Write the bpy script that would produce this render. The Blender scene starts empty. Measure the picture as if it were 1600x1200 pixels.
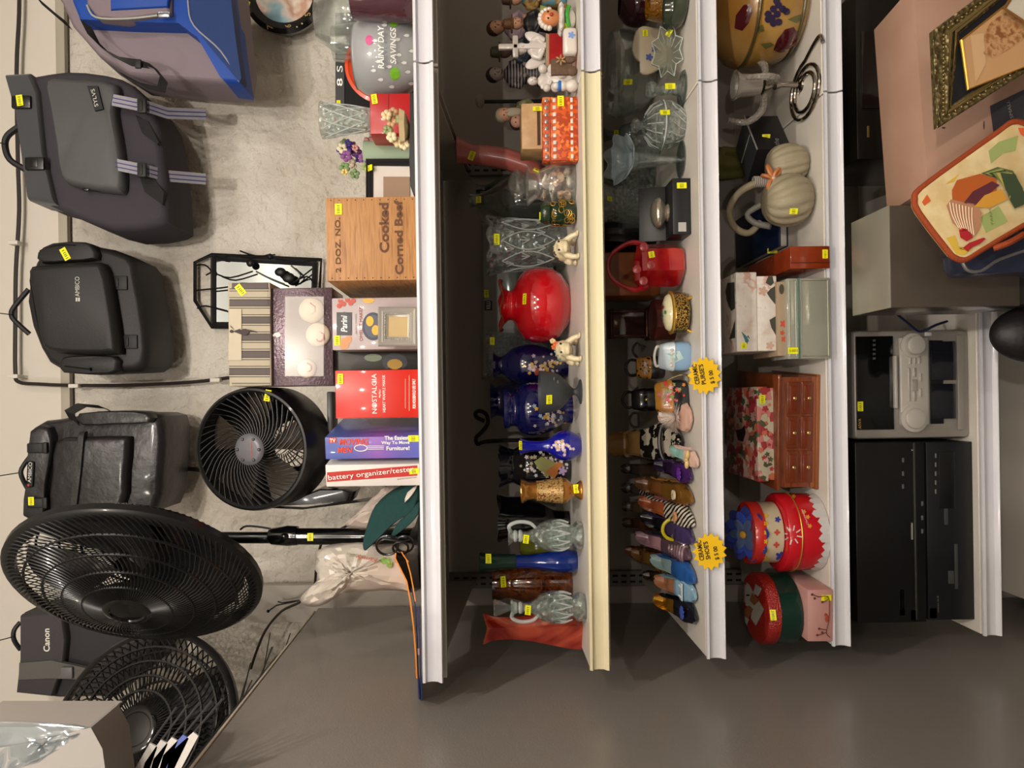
import bpy, bmesh, math, random
from mathutils import Vector, Matrix
from mathutils.bvhtree import BVHTree
R = math.radians; PI = math.pi
scn = bpy.context.scene
# ------------------------------------------------------------------ camera (phone held so that world-up is the picture's left)
F = 1200.0; PX, PY = 755.0, 620.0; EZ = 1.6
ROLL = 0.015; cR, sR = math.cos(ROLL), math.sin(ROLL)
cam = bpy.data.cameras.new('camera'); camo = bpy.data.objects.new('camera', cam)
scn.collection.objects.link(camo); scn.camera = camo
cam.sensor_width = 36; cam.lens = 36*F/1600; cam.shift_x = (800-PX)/1600; cam.shift_y = (PY-600)/1600
cam.clip_start = .05; cam.clip_end = 50
ax = Vector((-sR, 0, -cR)); ay = Vector((cR, 0, -sR)); az = ax.cross(ay)
camo.matrix_world = Matrix(((ax.x, ay.x, az.x, 0), (ax.y, ay.y, az.y, 0), (ax.z, ay.z, az.z, EZ), (0, 0, 0, 1)))
# ------------------------------------------------------------------ world, lamps, exposure
w = bpy.data.worlds.new('world'); scn.world = w; w.use_nodes = True
w.node_tree.nodes['Background'].inputs[0].default_value = (1, .9, .82, 1)
w.node_tree.nodes['Background'].inputs[1].default_value = .16
scn.view_settings.view_transform = 'Standard'; scn.view_settings.look = 'None'
scn.view_settings.gamma = 1; scn.view_settings.exposure = 0.34
def lamp(n, loc, power, col, size=.07):
    l = bpy.data.lights.new(n, 'POINT'); l.energy = power; l.color = col; l.shadow_soft_size = size
    o = bpy.data.objects.new(n, l); scn.collection.objects.link(o); o.location = loc
for i, (x, y, z, e) in enumerate(((.25, .15, 1.15, 44), (-.95, .2, 1.15, 15), (1.3, .1, 1.15, 20),
                                   (.3, -1.9, 1.3, 80), (-.9, -2.0, 1.3, 40), (1.5, -1.9, 1.3, 44), (-1.2, -4.6, 1.3, 90), (1.4, -4.6, 1.3, 90))):  # rearmost pair is an added fill row, brightening the back panel under the shelves
    lamp('ceiling_and_fill_lamp', (x, y, EZ+z), e, (1, .89, .77) if i % 2 else (1, .92, .84), .03)
# ------------------------------------------------------------------ projection helpers
def P(x, y, Y):
    dx, dy = x-PX, y-PY
    a, b = cR*dx-sR*dy, sR*dx+cR*dy
    return Vector((-b*Y/F, Y, EZ-a*Y/F))
#        height below eye, depth of front edge
SH = {1: (-.125, 1.50), 2: (.209, 1.554), 3: (.462, 1.611), 4: (.7556, 1.679), 5: (1.122, 1.733), 6: (1.42, 1.75)}
YB = 2.28      # metal back panel
YW = 2.40      # painted wall
def on(k, y, Y, dz=0):                      # base point on shelf k seen at picture row y, depth Y
    h = SH[k][0]-dz; a = F*h/Y; b = ((y-PY)+a*sR)/cR
    return Vector((-b*Y/F, Y, EZ-h))
def dep(k, x, y):                           # depth of shelf surface k at pixel
    a = cR*(x-PX)-sR*(y-PY); return F*SH[k][0]/a
# ------------------------------------------------------------------ materials
def s2l(c): return c/12.92 if c <= .04045 else ((c+.055)/1.055)**2.4
def C(h):
    if isinstance(h, tuple): return h if len(h) == 4 else h+(1,)
    h = h.lstrip('#'); return tuple(s2l(int(h[i:i+2], 16)/255) for i in (0, 2, 4))+(1,)
MT = {}
def mat(col, rough=.5, metal=0, trans=0, bump=None, noise=None, coat=0, alpha=1, ior=1.45, sheen=0, emit=0):
    key = (col, rough, metal, trans, bump, noise, coat, alpha, ior, sheen, emit)
    if key in MT: return MT[key]
    m = bpy.data.materials.new('material'); m.use_nodes = True; MT[key] = m
    nt = m.node_tree; b = nt.nodes['Principled BSDF']; I = b.inputs
    I['Base Color'].default_value = C(col); I['Roughness'].default_value = rough; I['Metallic'].default_value = metal
    I['Transmission Weight'].default_value = trans; I['Coat Weight'].default_value = coat; I['Alpha'].default_value = alpha
    I['IOR'].default_value = ior; I['Sheen Weight'].default_value = sheen; I['Coat Roughness'].default_value = .08
    if emit: I['Emission Color'].default_value = C(col); I['Emission Strength'].default_value = emit
    if trans >= .8: return glass(m, nt, col, rough, bump)
    if bump or noise: tc = nt.nodes.new('ShaderNodeTexCoord')
    if noise:                                # (scale, colour2, lo, hi)
        n = nt.nodes.new('ShaderNodeTexNoise'); n.inputs['Scale'].default_value = noise[0]; n.inputs['Detail'].default_value = 5
        r = nt.nodes.new('ShaderNodeValToRGB'); r.color_ramp.elements[0].color = C(col); r.color_ramp.elements[1].color = C(noise[1])
        r.color_ramp.elements[0].position = noise[2]; r.color_ramp.elements[1].position = noise[3]
        nt.links.new(tc.outputs['Object'], n.inputs['Vector']); nt.links.new(n.outputs['Fac'], r.inputs['Fac'])
        nt.links.new(r.outputs['Color'], I['Base Color'])
    if bump:                                 # (kind, scale, strength)
        k, sc, st = bump
        n = nt.nodes.new('ShaderNodeTexVoronoi' if k == 'v' else 'ShaderNodeTexNoise'); n.inputs['Scale'].default_value = sc
        if k != 'v': n.inputs['Detail'].default_value = 6
        bp = nt.nodes.new('ShaderNodeBump'); bp.inputs['Strength'].default_value = st; bp.inputs['Distance'].default_value = .004 if sc != 35 else .02
        nt.links.new(tc.outputs['Object'], n.inputs['Vector'])
        nt.links.new(n.outputs['Distance' if k == 'v' else 'Fac'], bp.inputs['Height']); nt.links.new(bp.outputs['Normal'], I['Normal'])
    return m
def glass(m, nt, col, rough, bump):
    """thin clear glass: see-through with bright reflective edges and facets"""
    N = nt.nodes; N.remove(N['Principled BSDF']); out = N['Material Output']; L = nt.links.new
    tr = N.new('ShaderNodeBsdfTransparent'); tr.inputs[0].default_value = C(col)
    gl = N.new('ShaderNodeBsdfGlossy'); gl.inputs['Roughness'].default_value = rough; gl.inputs[0].default_value = (1, 1, 1, 1)
    df = N.new('ShaderNodeBsdfDiffuse'); df.inputs[0].default_value = (.75, .78, .76, 1)
    lw = N.new('ShaderNodeLayerWeight'); lw.inputs['Blend'].default_value = .35
    mr = N.new('ShaderNodeMapRange'); mr.inputs['To Min'].default_value = .05; mr.inputs['To Max'].default_value = .65
    m1 = N.new('ShaderNodeMixShader'); m2 = N.new('ShaderNodeMixShader'); m2.inputs[0].default_value = .03 if not bump else .06
    if bump:
        tc = N.new('ShaderNodeTexCoord'); v = N.new('ShaderNodeTexVoronoi'); v.inputs['Scale'].default_value = bump[1]; bp = N.new('ShaderNodeBump'); bp.inputs['Strength'].default_value = bump[2]; bp.inputs['Distance'].default_value = .008
        L(tc.outputs['Object'], v.inputs['Vector']); L(v.outputs['Distance'], bp.inputs['Height'])
        for q in (gl, df, lw): L(bp.outputs[0], q.inputs['Normal'])
    L(lw.outputs['Facing'], mr.inputs['Value']); L(mr.outputs[0], m1.inputs[0]); L(tr.outputs[0], m1.inputs[1]); L(gl.outputs[0], m1.inputs[2])
    L(m1.outputs[0], m2.inputs[1]); L(df.outputs[0], m2.inputs[2]); L(m2.outputs[0], out.inputs[0]); return m
def ramp_mat(key, tex, scale, stops, rough=.5, coat=0, axis=None, stretch=(1, 1, 1), metal=0, dist=0, const=True, detail=3, trans=0):
    """pattern that belongs to the thing: noise / voronoi / wave run through a colour ramp"""
    if key in MT: return MT[key]
    m = bpy.data.materials.new('material'); m.use_nodes = True; MT[key] = m
    nt = m.node_tree; b = nt.nodes['Principled BSDF']; I = b.inputs
    I['Roughness'].default_value = rough; I['Coat Weight'].default_value = coat; I['Metallic'].default_value = metal; I['Transmission Weight'].default_value = trans
    tc = nt.nodes.new('ShaderNodeTexCoord'); mp = nt.nodes.new('ShaderNodeMapping'); mp.inputs['Scale'].default_value = stretch
    nt.links.new(tc.outputs['Object'], mp.inputs['Vector'])
    if tex == 'wave':
        n = nt.nodes.new('ShaderNodeTexWave'); n.bands_direction = axis or 'X'; n.inputs['Scale'].default_value = scale
        n.inputs['Distortion'].default_value = dist; n.inputs['Detail'].default_value = detail; out = 'Fac'
    elif tex == 'voronoi':
        n = nt.nodes.new('ShaderNodeTexVoronoi'); n.inputs['Scale'].default_value = scale; out = 'Distance'
    elif tex == 'cell':
        n = nt.nodes.new('ShaderNodeTexVoronoi'); n.inputs['Scale'].default_value = scale; out = 'Color'
    else:
        n = nt.nodes.new('ShaderNodeTexNoise'); n.inputs['Scale'].default_value = scale; n.inputs['Detail'].default_value = detail; out = 'Fac'
        n.inputs['Distortion'].default_value = dist
    nt.links.new(mp.outputs[0], n.inputs['Vector'])
    r = nt.nodes.new('ShaderNodeValToRGB'); cr = r.color_ramp
    if const: cr.interpolation = 'CONSTANT'
    while len(cr.elements) < len(stops): cr.elements.new(.5)
    for e, (p, c) in zip(cr.elements, stops): e.position = p
    for e, (p, c) in zip(cr.elements, stops): e.color = C(c)
    if out == 'Color':
        sp = nt.nodes.new('ShaderNodeSeparateColor'); nt.links.new(n.outputs['Color'], sp.inputs[0]); nt.links.new(sp.outputs[0], r.inputs['Fac'])
    else: nt.links.new(n.outputs[out], r.inputs['Fac'])
    nt.links.new(r.outputs['Color'], I['Base Color'])
    return m
# ------------------------------------------------------------------ mesh builder
class MB:
    def __init__(s, k=1.0): s.v = []; s.f = []; s.mi = []; s.k = k; s.cur = 0; s.X = None
    def m(s, i): s.cur = i; return s
    def add(s, vs, fs):
        o = len(s.v)
        for p in vs:
            p = Vector(p)
            if s.X: p = s.X @ p
            s.v.append(p*s.k)
        for f in fs: s.f.append([i+o for i in f]); s.mi.append(s.cur)
        return s
    def box(s, cx, cy, cz, sx, sy, sz, bev=0, seg=2, rot=None, taper=None):
        bm = bmesh.new(); bmesh.ops.create_cube(bm, size=1)
        for v in bm.verts:
            z = v.co.z
            v.co = Vector((v.co.x*sx, v.co.y*sy, z*sz))
            if taper and z > 0: v.co.x *= taper[0]; v.co.y *= taper[1]
        if bev: bmesh.ops.bevel(bm, geom=list(bm.edges), offset=bev, segments=seg, affect='EDGES', profile=.5)
        M = Matrix.Translation((cx, cy, cz))
        if rot: M = M @ rot.to_4x4()
        vs = [M @ v.co for v in bm.verts]; bm.verts.index_update()
        fs = [[v.index for v in f.verts] for f in bm.faces]; bm.free()
        return s.add(vs, fs)
    def lathe(s, prof, c=(0, 0, 0), seg=36, wall=0, fn=None, sy=1, ax='Z'):
        """prof: (z, r) from base up"""
        p = list(prof)
        if wall:
            inner = [(max(z, p[0][0]+wall*1.2), max(r-wall, .2)) for z, r in reversed(p) if r > wall*.9]
            p = p+inner+[(inner[-1][0], 0)]
        if p[0][1] > 0: p = [(p[0][0], 0)]+p
        vs = []; fs = []; n = len(p)
        for i, (z, r) in enumerate(p):
            for j in range(seg):
                t = 2*PI*j/seg; rr, zz = r, z
                if fn: rr, zz = fn(t, z, r)
                x, y = rr*math.cos(t), rr*math.sin(t)*sy
                q = (x, y, zz) if ax == 'Z' else ((x, zz, y) if ax == 'Y' else (zz, x, y))
                vs.append((q[0]+c[0], q[1]+c[1], q[2]+c[2]))
        for i in range(n-1):
            for j in range(seg):
                a, b = i*seg+j, i*seg+(j+1) % seg
                fs.append((a, b, b+seg, a+seg))
        if p[-1][1] > 0: fs.append([(n-1)*seg+j for j in range(seg)])
        return s.add(vs, fs)
    def ell(s, cx, cy, cz, rx, ry, rz, seg=16, rings=10, rot=None):
        vs = [(0, 0, -1)]; fs = []
        for i in range(1, rings):
            a = PI*i/rings-PI/2
            for j in range(seg): t = 2*PI*j/seg; vs.append((math.cos(a)*math.cos(t), math.cos(a)*math.sin(t), math.sin(a)))
        vs.append((0, 0, 1)); N = len(vs)-1
        for j in range(seg): fs.append((0, 1+(j+1) % seg, 1+j)); b = 1+(rings-2)*seg; fs.append((N, b+j, b+(j+1) % seg))
        for i in range(rings-2):
            for j in range(seg):
                a, b = 1+i*seg+j, 1+i*seg+(j+1) % seg; fs.append((a, b, b+seg, a+seg))
        M = rot.to_3x3() if rot else Matrix.Identity(3)
        return s.add([M @ Vector((x*rx, y*ry, z*rz))+Vector((cx, cy, cz)) for x, y, z in vs], fs)
    def tube(s, pts, r, seg=8, closed=False, sm=0):
        pts = [Vector(p) for p in pts]
        if sm:                               # catmull-rom
            q = []; n = len(pts)
            rng = range(n if closed else n-1)
            rr = r if isinstance(r, (list, tuple)) else [r]*n; r2 = []
            for i in rng:
                p0 = pts[(i-1) % n] if closed or i else pts[0]; p1 = pts[i]; p2 = pts[(i+1) % n]; p3 = pts[(i+2) % n] if closed or i+2 < n else pts[-1]
                for k in range(sm):
                    t = k/sm; q.append(.5*((2*p1)+(p2-p0)*t+(2*p0-5*p1+4*p2-p3)*t*t+(3*p1-p0-3*p2+p3)*t**3)); r2.append(rr[i]*(1-t)+rr[(i+1) % n]*t)
            if not closed: q.append(pts[-1]); r2.append(rr[-1])
            pts = q; r = r2
        n = len(pts); vs = []; fs = []; up = None
        for i, p in enumerate(pts):
            a = pts[(i-1) % n] if closed or i else pts[0]; b = pts[(i+1) % n] if closed or i < n-1 else pts[-1]
            d = (b-a)
            if d.length < 1e-9: d = Vector((0, 0, 1))
            d.normalize()
            if up is None: up = Vector((0, 0, 1)) if abs(d.z) < .9 else Vector((1, 0, 0))
            sd = d.cross(up)
            if sd.length < 1e-6: sd = d.orthogonal()
            sd.normalize(); up = sd.cross(d).normalized()
            ri = r[i] if isinstance(r, (list, tuple)) else r
            for j in range(seg): t = 2*PI*j/seg; vs.append(p+(sd*math.cos(t)+up*math.sin(t))*ri)
        for i in range(n if closed else n-1):
            for j in range(seg):
                a, b = i*seg+j, i*seg+(j+1) % seg; a2, b2 = ((i+1) % n)*seg+j, ((i+1) % n)*seg+(j+1) % seg
                fs.append((a, b, b2, a2))
        if not closed: fs.append(list(range(seg))[::-1]); fs.append([(n-1)*seg+j for j in range(seg)])
        return s.add(vs, fs)
    def prism(s, poly, d0, d1, plane='xz', bev=0):
        """polygon in plane extruded along the third axis from d0 to d1"""
        n = len(poly)
        def q(a, b, d): return (a, d, b) if plane == 'xz' else ((a, b, d) if plane == 'xy' else (d, a, b))
        vs = [q(a, b, d0) for a, b in poly]+[q(a, b, d1) for a, b in poly]
        fs = [list(range(n))[::-1], [n+i for i in range(n)]]+[(i, (i+1) % n, n+(i+1) % n, n+i) for i in range(n)]
        return s.add(vs, fs)
    def loft(s, secs, cap=True):
        """secs: list of equal length closed rings of points"""
        n = len(secs[0]); vs = [p for r in secs for p in r]; fs = []
        for i in range(len(secs)-1):
            for j in range(n): fs.append((i*n+j, i*n+(j+1) % n, (i+1)*n+(j+1) % n, (i+1)*n+j))
        if cap: fs.append(list(range(n))[::-1]); fs.append([(len(secs)-1)*n+j for j in range(n)])
        return s.add(vs, fs)
    def ribbon(s, pts, wv, th):
        """flat strap along pts; wv = half-width vector (or list), th = thickness vector"""
        pts = [Vector(p) for p in pts]; secs = []
        for i, p in enumerate(pts):
            wi = Vector(wv[i]) if isinstance(wv[0], (list, tuple, Vector)) else Vector(wv)
            t = Vector(th); secs.append([p-wi-t, p+wi-t, p+wi+t, p-wi+t])
        return s.loft(secs)
    def build(s, name, mats, parent=None, flat=False, ang=38, remesh=0, sub=0, bev=0):
        me = bpy.data.meshes.new(name); me.from_pydata([tuple(v) for v in s.v], [], s.f)
        bm = bmesh.new(); bm.from_mesh(me); bmesh.ops.recalc_face_normals(bm, faces=bm.faces); bm.to_mesh(me); bm.free()
        if not isinstance(mats, (list, tuple)): mats = [mats]
        for m_ in mats: me.materials.append(m_)
        me.polygons.foreach_set('material_index', s.mi)
        if not flat:
            me.polygons.foreach_set('use_smooth', [True]*len(me.polygons)); me.set_sharp_from_angle(angle=R(ang))
        o = bpy.data.objects.new(name, me); scn.collection.objects.link(o)
        if parent: o.parent = parent
        if bev: md = o.modifiers.new('b', 'BEVEL'); md.width = bev*s.k; md.segments = 2; md.limit_method = 'ANGLE'
        if remesh: md = o.modifiers.new('r', 'REMESH'); md.mode = 'VOXEL'; md.voxel_size = remesh*s.k; md.use_smooth_shade = True
        if remesh: md = o.modifiers.new('s', 'SMOOTH'); md.iterations = 3; md.factor = .6
        if sub: md = o.modifiers.new('u', 'SUBSURF'); md.levels = md.render_levels = sub
        return o
def txt_mesh(s, h, w=None, th=.0006, spacing=1, shear=0, bold=0):
    cu = bpy.data.curves.new('t', 'FONT'); cu.body = s; cu.size = 1; cu.align_x = 'CENTER'; cu.align_y = 'CENTER'; cu.extrude = 0
    cu.space_character = spacing; cu.shear = shear; cu.offset = bold; cu.resolution_u = 3; cu.space_line = .85
    o = bpy.data.objects.new('t', cu); scn.collection.objects.link(o)
    dg = bpy.context.evaluated_depsgraph_get(); me = bpy.data.meshes.new_from_object(o.evaluated_get(dg))
    vs = [v.co.copy() for v in me.vertices]; fs = [list(p.vertices) for p in me.polygons]
    bpy.data.objects.remove(o); bpy.data.curves.remove(cu); bpy.data.meshes.remove(me)
    x0, x1 = min(v.x for v in vs), max(v.x for v in vs); y0, y1 = min(v.y for v in vs), max(v.y for v in vs)
    sy = h/(y1-y0); sx = (w/(x1-x0)) if w else sy
    return [((v.x-(x0+x1)/2)*sx, (v.y-(y0+y1)/2)*sy) for v in vs], fs
LABELS = {}
YEL = mat('#e2e000', .6, emit=0); INK = mat('#1c1c18', .6)
class T:
    """one thing: an Empty at its base with its parts; local units are photo pixels at its depth"""
    def __init__(s, name, label, cat, loc, rz=0, k=None, group=None, rx=0, ry=0):
        s.o = bpy.data.objects.new(name, None); scn.collection.objects.link(s.o); s.o.empty_display_size = .02
        s.o.location = loc; s.o.rotation_euler = (R(rx), R(ry), R(rz)); s.k = k or loc[1]/F
        s.name = name; s.lab = (label, cat, group); s.parts = []; s.o['label'] = label; s.o['category'] = cat
        if group: s.o['group'] = group
        s.W = Matrix.LocRotScale(Vector(loc), s.o.rotation_euler, None); s.bvh = None; ALL.append(s)
    def mb(s): return MB(s.k)
    def add(s, name, mb, mats, parent=None, label=None, **kw):
        o = mb.build(name, mats, parent or s.o, **kw); s.parts.append(o); s.bvh = None
        if label: o['label'] = label
        return o
    def ray(s, x, y):
        if s.bvh is None:
            vs = []; fs = []
            for o in s.parts:
                if o.name.split('.')[0] in ('price_tag', 'lettering', 'cable'): continue
                b = len(vs); vs += [s.W @ v.co for v in o.data.vertices]; fs += [[i+b for i in p.vertices] for p in o.data.polygons]
            s.bvh = BVHTree.FromPolygons(vs, fs)
        c = Vector((0, 0, EZ)); d = (P(x, y, 2)-c).normalized(); h = s.bvh.ray_cast(c, d)
        if h[0] is None: return None
        n = h[1] if h[1].dot(d) < 0 else -h[1]
        return h[0], n, d
    def frame(s, x, y, rot=0, face=False):
        h = s.ray(x, y)
        if not h:
            print('RAYMISS', s.name, x, y); return None
        p, n, d = h
        if face: n = -d
        up = Vector((0, 0, 1)); r = up.cross(-n) if abs(n.z) < .97 else Vector((1, 0, 0))
        r.normalize(); r = -r if r.x < 0 and abs(n.x) < .9 else r
        u = n.cross(r).normalized()
        if u.z < -1e-6 and abs(n.z) < .97: u = -u; r = -r
        a = R(rot); r2 = r*math.cos(a)+u*math.sin(a); u2 = -r*math.sin(a)+u*math.cos(a)
        return p, n, r2, u2
    def _inv(s): return s.W.inverted()
    def tag(s, x, y, w=17, h=9.5, rot=0, face=False):
        fr = s.frame(x, y, rot, face)
        if not fr: return
        p, n, r, u = fr; q = p.y/F; Wi = s._inv(); m = MB(1)
        def quad(x0, x1, y0, y1, z0, z1): m.add([Wi @ (p+r*a+u*b+n*c) for c in (z0, z1) for a, b in ((x0, y0), (x1, y0), (x1, y1), (x0, y1))], [(3, 2, 1, 0), (4, 5, 6, 7), (0, 1, 5, 4), (1, 2, 6, 5), (2, 3, 7, 6), (3, 0, 4, 7)])
        m.m(0); quad(-w*q/2, w*q/2, -h*q/2, h*q/2, .0002, .0016)
        m.m(1)
        for a in (-.36, -.18, -.05, .1, .3): quad((a-.028)*w*q, (a+.028)*w*q, -.2*h*q, .22*h*q, .0016, .0018)
        o = m.build('price_tag', [YEL, INK], s.o, flat=True)
    def text(s, st, x, y, h, mt, w=None, rot=0, face=False, name='lettering', lift=.0012, **kw):
        fr = s.frame(x, y, rot, face)
        if not fr: return
        p, n, r, u = fr; q = p.y/F; Wi = s._inv()
        vs, fs = txt_mesh(st, h*q, w*q if w else None, **kw)
        m = MB(1); m.add([Wi @ (p+r*a+u*b+n*lift) for a, b in vs], fs)
        o = m.build(name, mt, s.o, flat=True)
    def prt(s, polys, mt, name='print', lift=.0008, parent=None, hold=None):
        """printed shapes: outlines given in picture pixels dropped on the thing's own surface"""
        Wi = s._inv(); made = None; m = MB(1); one = len(polys) <= 16 and not isinstance(mt, (list, tuple))
        for k, poly in enumerate(polys):
            if one: m = MB(1)
            if isinstance(mt, (list, tuple)): m.m(poly[0]); poly = poly[1]
            P_ = []; n0 = len(poly)
            for a in range(n0):
                (x0, y0), (x1, y1) = poly[a], poly[(a+1) % n0]; q = max(1, min(8, int(math.hypot(x1-x0, y1-y0)/5)))
                P_ += [(x0+(x1-x0)*b/q, y0+(y1-y0)*b/q) for b in range(q)]
            cx, cy = sum(p[0] for p in P_)/len(P_), sum(p[1] for p in P_)/len(P_); sz = max(math.hypot(x-cx, y-cy) for x, y in P_); nr = 1 if sz < 3 else (2 if sz < 8 else (4 if sz < 25 else 8)); grid = []
            for r_ in range(nr):
                f = 1-r_/nr; row = []
                for x, y in P_:
                    h = s.ray(cx+(x-cx)*f, cy+(y-cy)*f); row.append(Wi @ (h[0]+h[1]*(lift*(1+.02*k))) if h else None)
                grid.append(row)
            h = s.ray(cx, cy); ctr = Wi @ (h[0]+h[1]*(lift*(1+.02*k))) if h else None
            idx = {}; vs = []; fs = []; n = len(P_)
            for a, row in enumerate(grid):
                for b, v in enumerate(row):
                    if v is not None: idx[a, b] = len(vs); vs.append(v)
            if ctr is not None: idx['c'] = len(vs); vs.append(ctr)
            for a in range(nr):
                for b in range(n):
                    c = (b+1) % n; ks = ((a, b), (a, c), (a+1, c), (a+1, b)) if a < nr-1 else ((a, b), (a, c), 'c')
                    if all(q in idx for q in ks):
                        pp = [vs[idx[q]] for q in ks]
                        if max((u-v).length for u in pp for v in pp) < .08: fs.append([idx[q] for q in ks])
            if fs: m.add(vs, fs)
            if one and m.v: made = m.build(name, mt, s.o, flat=True)
        if one: return made
        if m.v: return m.build(name, mt, s.o, flat=True)
ALL = []
def circ(x, y, rx, ry=None, n=14, a0=0):
    ry = ry or rx; return [(x+rx*math.cos(a0+2*PI*i/n), y+ry*math.sin(a0+2*PI*i/n)) for i in range(n)]
def rect(x0, y0, x1, y1): return [(x0, y0), (x1, y0), (x1, y1), (x0, y1)]
def petals(x, y, r, n=5, k=.5, a0=0):
    return [(x+r*(k+(1-k)*abs(math.cos(n*t/2)))*math.cos(t+a0), y+r*(k+(1-k)*abs(math.cos(n*t/2)))*math.sin(t+a0)) for t in [2*PI*i/(n*6) for i in range(n*6)]]
NEST = dict(strap_stripe='webbing_strap', strap_buckle='webbing_strap', hub_dimple='hub_cap', piping='front_pocket', zipper_pull='zipper', pocket_flap='front_pocket', pocket_band='front_pocket', handle_binding='handle', clasp='flap', rose_motif='soap',
    eyes='head', mouth='head', hair='head', beard='head', hat='head', eye='body', pan_inside='pan', omelet='pan', bow_print='medallion', gold_band='lid', bevel_line='case', neck_stitching='rooster_neck', logo_badge='logo_panel', minute_dot='picture_face',
    inner_ring='face', header='board', strap_slider='shoulder_strap', display_marks='display_panel', buttons='front_controls', knob='drawer', flower='body', nose='head', bow_knot='basket', village_print='body', beading='frame', headphone_socket='control_panel', volume_dial='control_strip', rim_edge='body', neck_ring='body', toe_band='upper', insole='upper', pearl='flap', window_film='window_frame', mirror_bits='body')
def nest():
    for t in ALL:
        kids = list(t.o.children); seen_ = []
        for o in kids:
            n = o.name.split('.')[0]; pa = NEST.get(n)
            if pa:
                c = [q for q in seen_ if q.name.split('.')[0] == pa]
                if c: o.parent = c[-1]
            seen_.append(o)
def finish():
    nest()
    for t in ALL:                            # a thing with a single part is that mesh itself
        kids = [c for c in t.o.children]
        if len(kids) == 1 and not kids[0].children:
            o = kids[0]; o.parent = None; o.location = t.o.location; o.rotation_euler = t.o.rotation_euler
            for k_ in t.o.keys(): o[k_] = t.o[k_]
            bpy.data.objects.remove(t.o); o.name = t.name
    seen = {}
    for o in scn.collection.objects:
        if 'label' in o and 'category' in o:
            if o['label'] in seen and o.get('group') != 'x': print('DUPLABEL', o['label'])
            seen[o['label']] = 1
            n = len(o['label'].split())
            if n < 4 or n > 16: print('LABELLEN', n, o['label'])
def struct(name, mb, mt, parent=None, **kw):
    o = mb.build(name, mt, parent, **kw); o['kind'] = 'structure'; return o
def _q(s, x, y, d=0, Y=None):
    return (s.W.inverted() @ P(x, y, Y if Y else s.o.location.y+d*s.k))/s.k
T.q = _q
def spl(pts, n=4, closed=True):
    pts = [Vector(p) for p in pts]; q = []; N = len(pts)
    for i in range(N if closed else N-1):
        p0 = pts[(i-1) % N] if closed or i else pts[0]; p1 = pts[i]; p2 = pts[(i+1) % N]; p3 = pts[(i+2) % N] if closed or i+2 < N else pts[-1]
        for k in range(n):
            t = k/n; q.append(.5*((2*p1)+(p2-p0)*t+(2*p0-5*p1+4*p2-p3)*t*t+(3*p1-p0-3*p2+p3)*t**3))
    if not closed: q.append(pts[-1])
    return q
def _slab(s, m, pts, d0, d1):
    a = [s.q(x, y, d0) for x, y in pts]; n = len(a); dv = s.W.inverted().to_3x3() @ Vector((0, d1-d0, 0))
    m.add(a+[p+dv for p in a], [list(range(n)), [n+i for i in range(n)][::-1]]+[(i, n+i, n+(i+1) % n, (i+1) % n) for i in range(n)])
    return m
T.slab = _slab
def _puff(s, m, pts, d0, d1, b=.12, bd=None, sm=0, back=1.0):
    """rounded cushion-like solid from an outline: front face at d0, back at d1"""
    if sm: pts = [(p.x, p.y) for p in spl([(x, y, 0) for x, y in pts], sm)]
    a = [s.q(x, y, d0) for x, y in pts]; c = sum(a, Vector())/len(a); D = s.W.inverted().to_3x3() @ Vector((0, 1, 0)); L = d1-d0; bd = bd or L*.3
    secs = []
    for k, e in ((1-b*1.6, 0), (1-b, bd*.12), (1-b*.35, bd*.45), (1, bd), (back, L-bd*.6), (back*(1-b*.4), L)):
        secs.append([c+(p-c)*k+D*e for p in a])
    m.loft(secs); return m
T.puff = _puff
def bx(k, y, Y):
    a = F*SH[k][0]/Y; b = ((y-PY)+a*sR)/cR; return PX+a*cR+b*sR
def BOX(name, label, cat, k, y0, y1, xt, Y, d, mt, rz=0, bev=1.2, part='body', xb=None, group=None, **kw):
    """a carton or case; front face at depth Y between picture rows y0..y1, top at column xt"""
    yc = (y0+y1)/2
    if xb: loc = P(xb, yc, Y); h = xb-xt
    else: loc = on(k, yc, Y); h = bx(k, yc, Y)-xt
    t = T(name, label, cat, loc, rz=rz, group=group); m = t.mb(); w_ = (y1-y0)
    t.w, t.h = w_, h
    m.box(0, d/2, h/2, w_, d, h, bev, 2); t.add(part, m, mt, **kw); return t
def V(name, label, cat, k, y, Y, prof, mt, wall=2, seg=40, fn=None, part='body', sy=1, rz=0, xb=None, group=None, **kw):
    """turned vessel; prof = (picture column, radius) from the foot up"""
    loc = P(xb, y, Y) if xb else on(k, y, Y); b = xb if xb else bx(k, y, Y)
    t = T(name, label, cat, loc, rz=rz, group=group); m = t.mb(); t.b = b
    o = prof[0][0]-b                       # keep given foot on the surface
    pr = [((b-x+o)*1.0, r) for x, r in prof]
    if len(pr) > 3: pr = [(max(p.x, 0), max(p.y, .3)) for p in spl([(a, r, 0) for a, r in pr], 8 if fn else 4, False)]
    m.lathe(pr, seg=seg, wall=wall, fn=fn, sy=sy); t.add(part, m, mt, **kw); return t
def tex(n, *a): return n
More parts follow.
